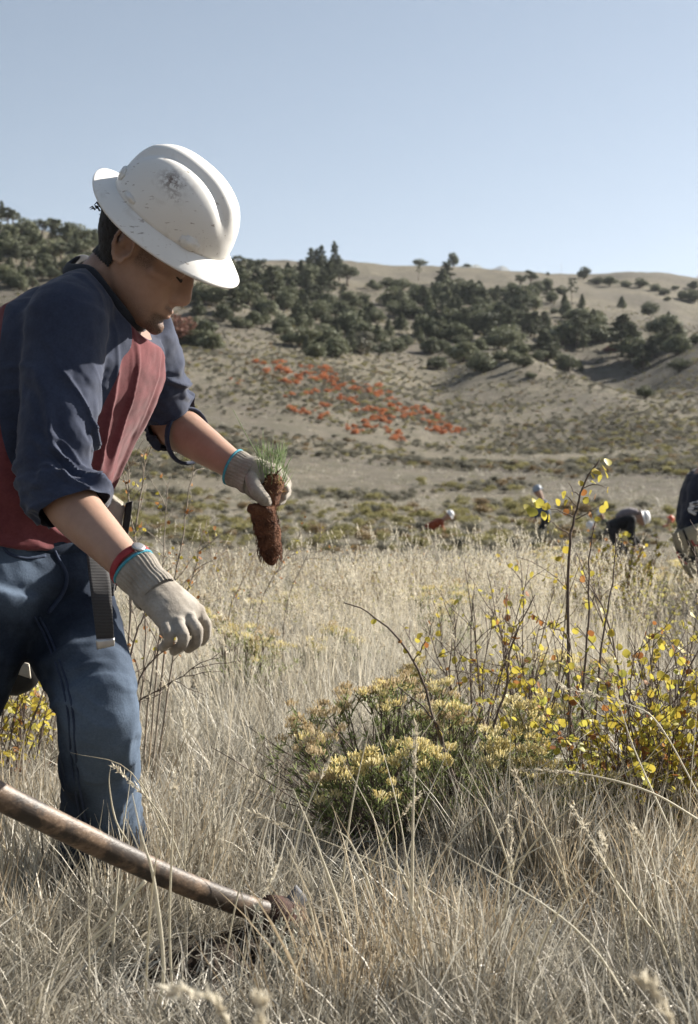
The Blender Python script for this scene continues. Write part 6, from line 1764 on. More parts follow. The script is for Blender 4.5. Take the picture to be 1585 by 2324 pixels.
leafy_bush(41, [(1400, 2.95), (1460, 3.0), (1530, 2.95), (1600, 3.05), (1350, 3.05), (1680, 2.95), (1760, 3.05)], 3, .50, .32, 104, 2700, .0155, 'yellow_leaved_bush', 'dense bush with round yellow leaves at the right edge of the foreground', low=.015)
leafy_bush(42, [(1470, 3.5), (1540, 3.5), (1600, 3.6)], 3.5, .66, .22, 18, 170, .019, 'yellow_leaved_bush', 'taller bare-stemmed yellow-leaved bush at the right edge behind the dense one', low=.25, twig=.0036)
leafy_bush(43, [(1120, 3.9), (1180, 4.0), (1060, 4.0)], 4, .60, .24, 28, 330, .018, 'green_yellow_bush', 'sparse green and yellow leaved bush between the flowering clumps', low=.12, twig=.0034)
leafy_bush(44, [(30, 3.6), (70, 3.75), (-20, 3.7)], 3.7, .54, .28, 30, 480, .019, 'yellow_leaved_bush', 'yellow-leaved bush behind the man\'s legs at the left edge', low=.06)
leafy_bush(45, [(1250, 7.8), (1330, 8.0), (1420, 8.1), (1390, 7.6)], 8, .62, .3, 46, 900, .024, 'yellow_leaved_bush', 'rounded yellow-leaved bush beyond the tall pale grass', low=.05, twig=.004, maxn=120)
# dark leaning stems through the middle clump
sh = Shrub(46); D = 3.15; bb = base_at(1080, D)
for c, r0 in (([bb, P(1000, 1680, D), P(940, 1500, D), P(850, 1400, D), P(780, 1368, D)], .0040), ([bb + (.03, 0, 0), P(1110, 1700, D), P(1150, 1560, D), P(1160, 1470, D), P(1215, 1350, D)], .0042), ([P(1160, 1470, D), P(1180, 1410, D), P(1196, 1380, D)], .0018),
              ([bb + (-.02, .02, 0), P(1020, 1760, D), P(990, 1640, D), P(905, 1560, D)], .0045), ([bb + (.05, .02, 0), P(1290, 1500, D), P(1245, 1420, D), P(1190, 1388, D)], .0022), ([P(940, 1500, D), P(975, 1440, D), P(985, 1400, D)], .0016)):
    sh.through(c, r0, r0 * .3, 16)
for k in range(34):
    p, d = sh.nodes[sh.r.integers(0, len(sh.nodes))]
    if p[2] > .22: sh.leaf(p, unit(sh.r.normal(size=3)), sh.r.uniform(.009, .016), sh.r.random() < .5)
root = empty('bare_stemmed_shrub', bb); st = sh.g.build('stems', M_TWIG, root); build_leaves(sh, root, st)
tag(root, 'bare dark-stemmed shrub leaning out of the flowering clumps with few leaves left', 'shrub')

# --- twiggy dry shrubs behind the man's arms
def twiggy(seed, stems, label, leafn, D, pale=True, lsize=.011, name='twiggy_shrub'):
    sh = Shrub(seed); r_ = sh.r
    for c in stems:
        pts = sh.through(c, .0034, .0009, 20, 5)
        for i in range(5, 19):
            if r_.random() < .8:
                b, _ = sh.branch(pts, i, r_.uniform(.03, .13), r_.uniform(.4, .9), .0013, seg=4, sides=4, wob=.2)
                if r_.random() < .5: sh.branch(b, 2, r_.uniform(.02, .05), .7, .0009, seg=3, sides=3)
    nodes = [n for n in sh.nodes if n[0][2] > .35]
    for k in range(leafn):
        p, d = nodes[r_.integers(0, len(nodes))]; sh.leaf(p, unit(d * .4 + r_.normal(size=3)), lsize * r_.uniform(.5, 1.2), r_.random() < .6)
    root = empty(name, stems[0][0]); st = sh.g.build('stems', M_TWIGP if pale else M_TWIG, root); build_leaves(sh, root, st)
    tag(root, label, 'shrub')
D = 3.6
twiggy(51, [[base_at(285, D), P(295, 1400, D), P(292, 1200, D), P(291, 1060, D), P(284, 955, D)], [base_at(300, D), P(330, 1420, D), P(300, 1180, D), P(268, 1030, D)], [base_at(280, D), P(300, 1300, D), P(330, 1060, D), P(352, 1000, D)]], 'thin twiggy shrub rising behind the planting bag under the man\'s far arm', 60, D)
twiggy(52, [[base_at(340, D), P(380, 1420, D), P(410, 1250, D), P(428, 1120, D), P(440, 1058, D)], [base_at(330, D), P(365, 1400, D), P(372, 1250, D), P(378, 1110, D)], [base_at(350, D), P(400, 1440, D), P(440, 1300, D), P(470, 1180, D)], [base_at(320, D), P(350, 1500, D), P(400, 1380, D), P(430, 1330, D)]], 'twiggy shrub with dry curled leaves between the man\'s two gloves', 80, D)
D = 3.4
twiggy(53, [[base_at(250, D), P(300, 1620, D), P(370, 1560, D), P(500, 1480, D)], [base_at(240, D), P(310, 1560, D), P(360, 1480, D), P(385, 1400, D)], [base_at(260, D), P(300, 1480, D), P(330, 1390, D), P(345, 1300, D)]], 'low bare twigs leaning out behind the man\'s knee', 10, D, False)
D = 5.0
twiggy(54, [[base_at(500, D), P(520, 1400, D), P(560, 1300, D), P(600, 1210, D)], [base_at(560, D), P(590, 1380, D), P(640, 1280, D), P(690, 1200, D)], [base_at(640, D), P(650, 1380, D), P(700, 1260, D), P(760, 1180, D)], [base_at(520, D), P(500, 1350, D), P(480, 1260, D), P(470, 1200, D)]], 'sparse twiggy shrub beneath the hanging root plug', 70, D)

# brown thicket band in front of the far workers
M_BRUSH = leafy('yellowing_brush', [(0.1, (0.26, 0.21, 0.07)), (0.5, (0.42, 0.36, 0.13)), (0.9, (0.54, 0.49, 0.22))], trans=.35, scale=4)
M_BRUSHB = leafy('browning_brush', [(0.1, (0.26, 0.17, 0.085)), (0.5, (0.40, 0.28, 0.15)), (0.9, (0.52, 0.41, 0.26))], trans=.35, scale=4)
def thicket_proto(seed):
    sh = Shrub(seed); r_ = sh.r
    for k in range(15):
        p = np.array((r_.normal() * .18, r_.normal() * .18, -.02)); L = r_.uniform(.5, 1.0)
        pts, _ = sh.stem(p, np.array((r_.normal() * .35, r_.normal() * .35, 1)), L, .006, .002, wob=.1, up=.15, seg=6, sides=4)
        for i in range(2, 6):
            sh.branch(pts, i, L * r_.uniform(.15, .35), r_.uniform(.4, .9), .0028, seg=3, sides=3, wob=.2)
    V, F, n = [], [], 0; M_ = []
    for k in range(260):
        p, d = sh.nodes[r_.integers(0, len(sh.nodes))]
        if p[2] < .25: continue
        br = r_.random() < .5; me = YL[0] if not br else BL[0]
        vv = np.array([v.co[:] for v in me.vertices]) * r_.uniform(.016, .034) @ rot_to(unit(r_.normal(size=3)), r_).T + p
        V.append(vv); F += [tuple(i + n for i in f.vertices) for f in me.polygons]; M_ += [int(br)] * len(me.polygons); n += len(vv)
    V = np.concatenate(V); kz = .95 / np.percentile(V[:, 2], 98); V *= kz; sh.g.V = [v * kz for v in sh.g.V]
    return sh.g.mesh('stems', M_TWIGP), mesh_np('leaves', V, F, [M_BRUSH, M_BRUSHB], True, M_)
TH = [thicket_proto(200 + i) for i in range(4)]
rt = np.random.default_rng(77)
for k in range(78):
    d = rt.uniform(9, 19); u = rt.uniform(380, 1700)
    if u < 700 and rt.random() < .4: continue
    x = (u - CX) * d / FPX; top = rt.uniform(1248, 1305) if u > 850 else rt.uniform(1240, 1315)
    h = max(.35, (CAM_H - (top - HY) * d / FPX) - gz(x, d)) / .95
    s_, l_ = TH[rt.integers(0, 4)]
    e = empty('thicket_shrub', (x, d, gz(x, d)), rt.uniform(0, 6.28)); e.scale = (h * 1.1, h * 1.1, h)
    obj('stems', s_, e, False); o = obj('leaves', l_, e, False); o['kind'] = 'stuff'
    lb = 'brownish thicket shrub ' + ('under the root plug' if u < 850 else 'in front of the rust-jacketed worker' if u < 1120 else 'in front of the stooped worker by the sapling' if u < 1330 else 'in front of the black-clad worker' if u < 1500 else 'near the cropped worker\'s bag')
    tag(e, lb, 'shrub', lb)

M_MEADOW = leafy('olive_yellow_brush', [(0.1, (0.22, 0.20, 0.06)), (0.5, (0.38, 0.35, 0.11)), (0.9, (0.52, 0.48, 0.20))], trans=.4, scale=4)
MB = [(s_, recolour(l_, M_MEADOW)) for s_, l_ in TH]
for m_ in MB: m_[1].polygons.foreach_set('material_index', np.zeros(len(m_[1].polygons), np.int32))
for u, d, top in ((1180, 7.4, 1300), (1450, 7.0, 1310), (1300, 9.2, 1270), (1520, 8.2, 1285), (1090, 9.5, 1275), (930, 8.4, 1300), (820, 7.2, 1345), (700, 8.2, 1320), (610, 6.6, 1370), (480, 7.4, 1340), (1400, 6.2, 1345), (880, 10.5, 1262), (1560, 6.4, 1330), (400, 6.4, 1400)):
    x = (u - CX) * d / FPX; h = (CAM_H - (top - HY) * d / FPX - gz(x, d)) / .95
    s_, l_ = MB[rt.integers(0, 4)]; e = empty('meadow_shrub', (x, d, gz(x, d)), rt.uniform(0, 6.28)); e.scale = (h * 1.25, h * 1.25, h)
    obj('stems', s_, e, False); o = obj('leaves', l_, e, False); o['kind'] = 'stuff'
    lb = 'olive-yellow leafy shrub standing in the meadow grass ' + ('below the root plug' if u < 760 else 'left of the sapling' if u < 1250 else 'right of the sapling')
    tag(e, lb, 'shrub', lb)
# --- flowering rabbitbrush
def flower_head(g, c, rad, r_, n=60):
    for k in range(n):
        a = r_.uniform(0, 6.28); q = rad * math.sqrt(r_.random()); b = c + np.array((q * math.cos(a), q * math.sin(a) * .8, -.35 * q * q / rad + r_.uniform(-.006, .004)))
        d = unit(np.array((math.cos(a) * q / rad * .5, math.sin(a) * q / rad * .5, 1)) + r_.normal(size=3) * .25); L = r_.uniform(.007, .014); sd = unit(cr(d, r_.normal(size=3))) * .0013
        g.add([b - sd * .5, b + sd * .5, b + d * L + sd, b + d * L - sd], [(0, 1, 2, 3)])
def rabbitbrush(seed, base, heads, label, dry=.3, name='rabbitbrush', leafn=36, extra=14, D=3.0, hr=.030):
    """heads: (px, py, depth) of the flower clusters; stems run to each from the base"""
    sh = Shrub(seed); r_ = sh.r; lg = Geo()
    root = empty(name, base)
    stem_root = None
    hd_objs = []
    def stem_leaves(pts, n, t0=.45):
        for k in range(n):
            i = int(r_.uniform(t0, 1) * (len(pts) - 1)); p = pts[i]; d = unit((pts[min(i + 1, len(pts) - 1)] - pts[i - 1]) + r_.normal(size=3) * .55 * np.linalg.norm(pts[min(i + 1, len(pts) - 1)] - pts[i - 1]) + r_.normal(size=3) * .012)
            L = r_.uniform(.014, .032); sd = unit(cr(d, r_.normal(size=3))) * .0013
            lg.add([p - sd, p + sd, p + d * L * .6 + sd, p + d * L, p + d * L * .6 - sd], [(0, 1, 2, 3, 4)])
    heads = list(heads) + [(px + r_.normal() * 34, py + abs(r_.normal()) * 26 + 6, dd + r_.normal() * .04) for px, py, dd in heads]
    extra = int(extra * 2.2)
    for (px, py, dd) in heads:
        c = P(px, py, dd)
        m = base + (c - base) * .5 + np.array((r_.normal() * .02, r_.normal() * .02, -.03)); m[:2] = base[:2] + (c - base)[:2] * .62
        pts = sh.through([base + np.array((r_.normal() * .03, r_.normal() * .03, -.01)), m, c + (0, 0, -.035)], .0032, .0014, 12, 5)
        stem_leaves(pts, leafn // 2)
        g = Geo(); dryh = r_.random() < dry
        for k in range(r_.integers(3, 6)):
            cc = c + np.array((r_.normal() * hr * .75, r_.normal() * hr * .6, r_.normal() * .008))
            tp = sh.through([pts[-2] + r_.normal(size=3) * .002, (pts[-1] + cc) / 2 + (0, 0, -.008), cc + (0, 0, -.004)], .0012, .0008, 6, 4)
            stem_leaves(tp, leafn // 4, .2)
            flower_head(g, cc, hr * r_.uniform(.3, .5), r_, 40)
        hd_objs.append((g, dryh))
    for k in range(extra):     # green flowerless shoots and grey dead stems
        px, py, dd = heads[r_.integers(0, len(heads))]; c = P(px + r_.normal() * 75, py + r_.uniform(5, 120), dd + r_.normal() * .05)
        pts = sh.through([base + np.array((r_.normal() * .05, r_.normal() * .05, -.01)), (base + c) / 2 + r_.normal(size=3) * .015, c], .0022, .0008, 9, 4)
        if r_.random() < .6: stem_leaves(pts, leafn)
    st = sh.g.build('stems', M_TWIG, root)
    for g, dryh in hd_objs:
        o = g.build('flower_head', M_FLDRY if dryh else M_FLOWER, root, smooth=False); o['kind'] = 'stuff'
    o = lg.build('leaves', M_GLEAF, root, smooth=False); o['kind'] = 'stuff'
    return tag(root, label, 'flowering shrub')
rabbitbrush(61, base_at(900, 3.2), [(690, 1600, 3.25), (720, 1612, 3.2), (700, 1640, 3.15), (790, 1568, 3.3), (840, 1560, 3.3), (870, 1545, 3.35), (780, 1590, 3.25), (905, 1550, 3.3)], 'rabbitbrush clump with browned flower heads at the left of the flowering bushes', dry=.75, extra=26)
rabbitbrush(62, base_at(960, 3.0), [(800, 1715, 2.95), (840, 1725, 2.9), (865, 1735, 2.9), (905, 1700, 2.95), (940, 1690, 2.95), (970, 1692, 3.0)], 'rabbitbrush with yellow heads low in the middle of the foreground', dry=.1, extra=24)
rabbitbrush(63, base_at(1120, 3.05), [(1100, 1665, 3.0), (1130, 1680, 2.98), (1145, 1695, 2.98), (1110, 1700, 2.95), (1190, 1680, 3.0), (1170, 1700, 2.98), (1205, 1705, 3.0), (1260, 1750, 2.95), (1240, 1760, 2.95)], 'rabbitbrush with pale gold heads and bright green leaves at centre right', dry=.15, extra=30)
rabbitbrush(64, base_at(1200, 3.4), [(1185, 1600, 3.35), (1215, 1592, 3.35), (1250, 1605, 3.35), (1200, 1640, 3.3), (1180, 1620, 3.3)], 'rabbitbrush with bright yellow heads just left of the sapling stems', dry=.05, extra=18)
rabbitbrush(70, base_at(1030, 3.35), [(1000, 1565, 3.35), (1045, 1580, 3.35), (985, 1625, 3.3), (1060, 1640, 3.3), (1020, 1600, 3.3)], 'greener rabbitbrush with few heads in the middle of the flowering bushes', dry=.35, extra=40)
rabbitbrush(71, base_at(850, 2.95), [(700, 1690, 2.95), (740, 1660, 3.0), (720, 1760, 2.9), (770, 1740, 2.9)], 'sparse grey-stemmed rabbitbrush leaning left at the edge of the flowering bushes', dry=.6, extra=34, leafn=24)
rabbitbrush(72, base_at(1330, 2.95), [(1290, 1780, 2.9), (1330, 1800, 2.9), (1370, 1770, 2.9), (1260, 1820, 2.88)], 'low rabbitbrush under the yellow-leaved bush at right', dry=.4, extra=34)
rabbitbrush(65, base_at(1240, 4.2), [(1240, 1490, 4.2), (1265, 1485, 4.2), (1290, 1492, 4.2), (1330, 1495, 4.25), (1380, 1500, 4.3)], 'faded rabbitbrush behind the sapling stems', dry=.6, extra=12, hr=.035)
rabbitbrush(66, base_at(980, 4.0), [(900, 1545, 3.95), (940, 1530, 3.95), (965, 1515, 4.0), (930, 1510, 4.0)], 'small browned rabbitbrush behind the leftmost flowering clump', dry=.8, extra=12, hr=.035)
rabbitbrush(67, base_at(1010, 6.2), [(970, 1335, 6.1), (995, 1325, 6.2), (1020, 1322, 6.2), (1045, 1330, 6.2), (960, 1350, 6.1), (1030, 1345, 6.1), (1000, 1350, 6.0)], 'rounded golden rabbitbrush among the tall pale grass', dry=.15, extra=24, hr=.05, leafn=40)
rabbitbrush(68, base_at(540, 5.0), [(490, 1395, 5.0), (530, 1402, 5.0), (560, 1425, 4.9), (600, 1440, 4.9), (520, 1440, 4.9), (630, 1460, 4.9), (580, 1455, 4.9), (500, 1425, 5.0)], 'olive-gold rabbitbrush right of the man\'s near glove', dry=.45, extra=26, hr=.045, leafn=34)
rabbitbrush(69, base_at(750, 5.6), [(735, 1428, 5.6), (760, 1420, 5.6), (785, 1432, 5.6), (720, 1450, 5.5)], 'small rabbitbrush in the grass at the centre of the picture', dry=.3, extra=10, hr=.04)
for k, (u, d, top) in enumerate(((1350, 9.5, 1265), (1480, 9, 1290), (1250, 11, 1240), (1560, 8.5, 1260), (420, 8, 1330), (640, 9, 1330))):
    c = base_at(u, d); hs = [(u + rt.normal() * 26, top + rt.uniform(0, 28), d + rt.normal() * .12) for _ in range(7)]
    rabbitbrush(90 + k, c, hs, ('yellowing rabbitbrush in the meadow in front of the bending far worker', 'yellowing rabbitbrush at the right edge of the meadow', 'yellowing rabbitbrush in front of the standing far worker', 'yellowing rabbitbrush before the cropped worker\'s bag', 'yellowing rabbitbrush in the meadow above the man\'s near glove', 'yellowing rabbitbrush in the meadow under the root plug')[k], dry=.3, extra=16, hr=.07, leafn=26)

# small silver sagebrush sprig in front
sh = Shrub(71); lg = Geo(); bb = base_at(635, 2.12); r_ = sh.r
for k in range(12):
    pts, _ = sh.stem(bb + r_.normal(size=3) * .01, np.array((r_.normal() * .35, r_.normal() * .3, 1)), r_.uniform(.06, .14), .002, .0008, seg=6, sides=4)
    for p in np.repeat(pts[1:], 12, 0):
        d = unit(r_.normal(size=3) + (0, 0, .6)); L = r_.uniform(.007, .013); sd = unit(cr(d, r_.normal(size=3))) * .0018
        lg.add([p - sd * .4, p + sd * .4, p + d * L + sd, p + d * L - sd], [(0, 1, 2, 3)])
root = empty('sagebrush_sprig', bb); sh.g.build('stems', M_TWIGP, root)
M_SILV = leafy('silver_sage', [(0.1, (0.20, 0.20, 0.16)), (0.5, (0.30, 0.30, 0.25)), (0.9, (0.42, 0.42, 0.36))], trans=.2, scale=20)
o = lg.build('leaves', M_SILV, root, smooth=False); o['kind'] = 'stuff'
tag(root, 'small silvery sagebrush sprig in front of the hoe head', 'sprig')

# --- long single stalks in the foreground
M_STALK = leafy('pale_stalk', [(0.1, (0.52, 0.46, 0.33)), (0.5, (0.66, 0.61, 0.48)), (0.9, (0.78, 0.75, 0.64))], trans=0.3, scale=9)
def stalk(seed, ctrl, w, head, label='long pale dry grass stalk standing out in the foreground', fat=.0045):
    r_ = np.random.default_rng(seed); pts = curve_pts(ctrl, 16); g = Geo()
    wr = np.interp(np.linspace(0, 1, 16), [0, .5, 1], [w, w * .9, w * .15])
    V, F = loft(pts, wr * .2, wr * .5, sides=5, up=(0, -1, .2)); g.add(V, F)
    root = empty('grass_stalk', pts[0]); g.build('blade', M_STALK, root)
    if head:
        B = Blades(); n = len(pts)
        for k in range(int(head * 700)):
            t = 1 - head_len(head, pts) * r_.random(); i = min(n - 2, int(t * (n - 1))); f = t * (n - 1) - i; c = pts[i] * (1 - f) + pts[i + 1] * f; d = unit(pts[i + 1] - pts[i])
            B.head(c + d * .004 + r_.normal(size=3) * fat * .25, d, .004, r_, 0, 1, fat)
        obj('seed_head', B.mesh('seed_head', [M_HEAD]), root)
    if label.startswith('long pale'):
        px = CX + FPX * pts[-1][0] / pts[-1][1]
        label = ('long pale grass stalk with a seed head ' if head else 'long bare pale grass stalk ') + ('over the hoe handle at left' if px < 450 else 'beside the hoe head' if px < 760 else 'in front of the flowering bushes' if px < 1180 else 'in front of the yellow bush at right')
        return tag(root, label, 'grass stalk', label)
    return tag(root, label, 'grass stalk')
def head_len(h, pts): return min(.6, h / np.linalg.norm(np.diff(pts, axis=0), axis=1).sum())
S = [([(345, 2330, 1.95), (372, 2210, 1.95), (350, 2000, 1.96), (322, 1900, 1.97), (300, 1800, 1.98)], .006, .0), ([(395, 2330, 2.0), (385, 2100, 2.0), (392, 1900, 2.0), (398, 1750, 2.02)], .004, .06),
     ([(290, 1910, 2.2), (262, 1860, 2.2), (248, 1780, 2.2), (252, 1735, 2.2)], .003, 0), ([(440, 2080, 2.3), (400, 1960, 2.3), (300, 1755, 2.3), (160, 1708, 2.3)], .0026, 0), ([(430, 2000, 2.3), (365, 1850, 2.3), (262, 1742, 2.3)], .003, .09),
     ([(835, 2330, 2.1), (790, 2120, 2.1), (720, 1920, 2.1), (665, 1790, 2.12)], .0055, 0), ([(905, 2335, 2.15), (850, 2050, 2.15), (800, 1920, 2.15), (760, 1880, 2.15)], .0045, 0), ([(930, 2330, 2.1), (935, 2050, 2.1), (938, 1850, 2.1), (945, 1640, 2.12)], .006, .10),
     ([(860, 2330, 2.2), (940, 2080, 2.2), (970, 1970, 2.2), (985, 1880, 2.2)], .005, 0), ([(1010, 2335, 2.2), (985, 2150, 2.2), (900, 1960, 2.2), (868, 1870, 2.2)], .0055, 0), ([(1085, 2330, 2.2), (1130, 2150, 2.2), (1155, 2020, 2.2), (1162, 1880, 2.2)], .005, .07),
     ([(1585, 2220, 2.1), (1480, 2110, 2.1), (1385, 1980, 2.1), (1300, 1830, 2.12)], .0055, .10), ([(1600, 1870, 2.3), (1480, 1800, 2.3), (1340, 1760, 2.3), (1180, 1745, 2.3)], .0045, .10), ([(1600, 2060, 2.4), (1520, 1880, 2.4), (1440, 1700, 2.4), (1395, 1560, 2.4)], .004, .06), ([(1600, 1830, 2.6), (1500, 1650, 2.6), (1430, 1600, 2.6), (1280, 1560, 2.6)], .0035, .07),
     ([(205, 2330, 1.9), (202, 2150, 1.9), (200, 2010, 1.9)], .0028, 0), ([(640, 2080, 2.4), (600, 2180, 2.3), (560, 2290, 2.2), (540, 2330, 2.2)], .004, 0), ([(560, 2330, 2.1), (600, 2200, 2.1), (660, 2080, 2.1), (720, 1960, 2.1)], .0035, 0), ([(330, 2000, 2.0), (250, 2090, 2.0), (200, 2140, 2.0)], .006, 0), ([(60, 2330, 1.9), (110, 2230, 1.9), (200, 2140, 1.9), (300, 2080, 1.9)], .0035, 0),
     ([(745, 2330, 2.2), (720, 2140, 2.2), (690, 2010, 2.2), (640, 1900, 2.2)], .004, 0), ([(1250, 2330, 2.2), (1215, 2180, 2.2), (1180, 2080, 2.2)], .0035, 0), ([(1530, 2330, 2.1), (1500, 2100, 2.1), (1480, 1950, 2.1), (1440, 1880, 2.1)], .0045, .06), ([(1420, 2335, 2.15), (1425, 2150, 2.15), (1440, 1930, 2.15)], .0035, 0), ([(960, 2320, 2.3), (1100, 2200, 2.3), (1230, 2110, 2.3)], .004, 0),
     ([(480, 1950, 2.9), (440, 1820, 2.9), (400, 1690, 2.9), (420, 1570, 2.9)], .003, 0), ([(560, 1860, 3.2), (600, 1720, 3.2), (560, 1610, 3.2)], .0035, 0), ([(700, 1850, 3.2), (660, 1700, 3.2), (620, 1650, 3.2)], .003, 0)]
for k, (c, w, h) in enumerate(S):
    stalk(500 + k, [P(*q) for q in c], w, h)
rk = np.random.default_rng(99)
for k in range(52):
    px = rk.uniform(-20, 1610); dd = rk.uniform(1.9, 2.9); b = base_at(px, dd)
    if abs(px - 640) < 90 and dd < 2.5: continue
    L = rk.uniform(.22, .5); lx, ly = rk.normal() * .35, rk.normal() * .25; q = np.array((lx, ly, 1.0)); q /= np.linalg.norm(q)
    tip = b + q * L + np.array((lx, ly, -.25)) * L * .35; c = [b, b + q * L * .5, tip]
    stalk(800 + k, c, rk.uniform(.0022, .0042), .07 if rk.random() < .35 else 0)
for k, c in enumerate(([(560, 2450, 1.02), (520, 2330, 1.02), (480, 2270, 1.02), (395, 2245, 1.02)], [(640, 2450, 1.0), (600, 2360, 1.0), (590, 2270, 1.0)], [(1580, 2480, 1.05), (1540, 2360, 1.05), (1500, 2270, 1.05), (1450, 2215, 1.05)])):
    stalk(700 + k, [P(*q) for q in c], .0035, .07, ('blurred feathery seed head bending left at the bottom of the frame', 'blurred upright seed head at the bottom of the frame left of centre', 'blurred seed head at the bottom right corner')[k], .006)
# ------------------------------------------------------------------ workers further off
M_FHAT = plain('far_white_hat', [(0.3, (0.62, 0.63, 0.66)), (0.7, (0.80, 0.80, 0.80))], scale=12, rough=0.4)
M_FHATB = plain('far_blue_grey_hat', [(0.3, (0.22, 0.26, 0.32)), (0.7, (0.36, 0.40, 0.46))], scale=12, rough=0.35)
M_FHATO = plain('far_orange_hat', [(0.3, (0.55, 0.09, 0.04)), (0.7, (0.70, 0.15, 0.07))], scale=12, rough=0.4)
def cloth(nm, a, b): return fabric(nm, [(0.3, a), (0.7, b)], scale=8, weave=200)
M_RUST = cloth('rust_jacket', (0.20, 0.05, 0.025), (0.32, 0.09, 0.045)); M_SLATE = cloth('slate_blue_jacket', (0.05, 0.07, 0.11), (0.10, 0.13, 0.19))
M_BLACK = cloth('black_jacket', (0.010, 0.010, 0.012), (0.024, 0.024, 0.027)); M_OLIVE = cloth('olive_shirt', (0.06, 0.075, 0.045), (0.11, 0.13, 0.08))
M_DKTR = cloth('dark_trousers', (0.018, 0.018, 0.02), (0.04, 0.04, 0.045)); M_ORJ = cloth('orange_jacket', (0.36, 0.08, 0.04), (0.52, 0.14, 0.07)); M_NAVYH = cloth('navy_sweatshirt', (0.010, 0.012, 0.024), (0.022, 0.026, 0.046))
M_PACK = cloth('grey_pack', (0.10, 0.09, 0.10), (0.20, 0.18, 0.20)); M_KHAKI = fabric('khaki_canvas', [(0.3, (0.20, 0.175, 0.125)), (0.7, (0.31, 0.28, 0.21))], scale=8, weave=400)
def worker(d, pel, chest, head, handr, handl, feet, shirt_m, trou_m, hat_m, label, hat_label, look, voxel, hat_pitch=40, neckup=True):
    s = d / FPX
    pv, ch, hd = P(*pel, d), P(*chest, d), P(*head, d)
    root = empty('person', (pv[0], d, gz(pv[0], d)))
    lat = np.array((0, 1.0, 0))
    fw = np.array((look, 0, 0))
    B, S, T = Geo(), Geo(), Geo()
    ax = unit(ch - pv)
    # skin: head, neck, hands in one surface with the covered body
    V, F = loft(curve_pts([ch - ax * .1, ch + ax * .06, hd], 6), [.10, .075, .065, .065, .08, .085], sides=14, round_ends=True); B.add(V, F)
    V, F = loft([hd + (0, 0, .03), hd + fw * .02 + (0, 0, -.06), hd + fw * .035 + (0, 0, -.10)], [.085, .088, .05], [.078, .075, .045], sides=14, up=(1, 0, 0), round_ends=True); B.add(V, F)
    V, F = loft([hd + fw * .09 + (0, 0, -.02), hd + fw * .11 + (0, 0, -.05)], [.015, .018], sides=8, round_ends=True); B.add(V, F)
    V, F = ring_loft([(pv + ax * q * np.linalg.norm(ch - pv), a, b, lat, unit(np.cross(lat, ax))) for q, a, b in ((-.1, .15, .10), (.4, .14, .09), (1.0, .16, .09))], sides=18); B.add(V, F)
    for q, (m_, hand) in enumerate((((-1), handr), (1, handl))):
        shd = ch + lat * .17 * m_ ; hn = P(*hand, d + m_ * .14)
        el = (shd + hn) / 2 + np.array((-look * .05, m_ * .05, -.02))
        V, F = loft(curve_pts([shd, el, hn], 9), np.linspace(.045, .030, 9), sides=10, round_ends=True); B.add(V, F)
        V, F = loft([hn, hn + unit(hn - el) * .06], [.035, .03], [.025, .02], sides=10, round_ends=True); B.add(V, F)
        for f_ in range(4):
            o_ = unit(np.cross(unit(hn - el), lat)) * (f_ - 1.5) * .016
            V, F = loft([hn + unit(hn - el) * .06 + o_, hn + unit(hn - el) * .12 + o_ * 1.2], [.010, .007], sides=6, round_ends=True); B.add(V, F)
        V, F = loft(curve_pts([shd, el, el + (hn - el) * .75], 9), np.linspace(.085, .058, 9), sides=14, round_ends=True); S.add(V, F)
    V, F = ring_loft([(pv + (ch - pv) * q, a, b, lat, unit(np.cross(lat, ax))) for q, a, b in ((-.12, .185, .135), (.35, .185, .135), (.8, .20, .13), (1.12, .14, .10))], sides=22); S.add(V, F)
    V, F = ring_loft([(pv + ax * .08, .17, .125, lat, unit(np.cross(lat, ax))), (pv, .19, .14, lat, unit(np.cross(lat, ax))), (pv - np.array((0, 0, .12)), .18, .13, lat, unit(np.cross(lat, (0, 0, 1))))][::-1], sides=20); T.add(V, F)
    for m_, ft in zip((-1, 1), feet):
        hp = pv + lat * .09 * m_ - np.array((0, 0, .05)); fx = (ft - CX) * (d + m_ * .12) / FPX; gf = np.array((fx, d + m_ * .12, gz(fx, d + m_ * .12) + .02))
        kn = (hp + gf) / 2 + np.array((look * .09, 0, .02))
        V, F = loft(curve_pts([hp, kn, gf + (0, 0, .06)], 9), np.linspace(.105, .075, 9), sides=14, round_ends=True); T.add(V, F)
        V, F = loft(curve_pts([hp, kn, gf + (0, 0, .05)], 9), np.linspace(.07, .045, 9), sides=10, round_ends=True); B.add(V, F)
        g = Geo(); V, F = loft([gf + fw * -.05 + (0, 0, .03), gf + fw * .08 + (0, 0, .03), gf + fw * .17 + (0, 0, .02)], [.05, .048, .03], [.045, .048, .042], sides=10, up=(0, 0, 1), round_ends=True); g.add(V, F); g.build('boot', M_LEATHER, root)
    for g, nm, m_, amp in ((B, 'body', M_SKIN, 0), (S, 'shirt', shirt_m, .012), (T, 'trousers', trou_m, .012)):
        V, F, E = union_remesh(g, voxel, 3, .5)
        if amp: V = V + vnormals(V, F) * (amp * fbm(V[:, 0] * 14, V[:, 1] * 14, V[:, 2] * 18, 2))[:, None]
        obj(nm, mesh_np(nm, V, F, m_), root)
    tag(root, label, 'person')
    if hat_m is not None:
        a = R(hat_pitch); f_ = np.array((look * math.cos(a), 0, -math.sin(a))); u_ = np.array((look * math.sin(a), 0, math.cos(a))); l_ = np.cross(u_, f_)
        h = make_hat(hd + u_ * .015, np.array([f_, l_, u_]), 1.0, detail=False, sides=32, mats=hat_m)
        tag(h, hat_label, 'hard hat')
    return root
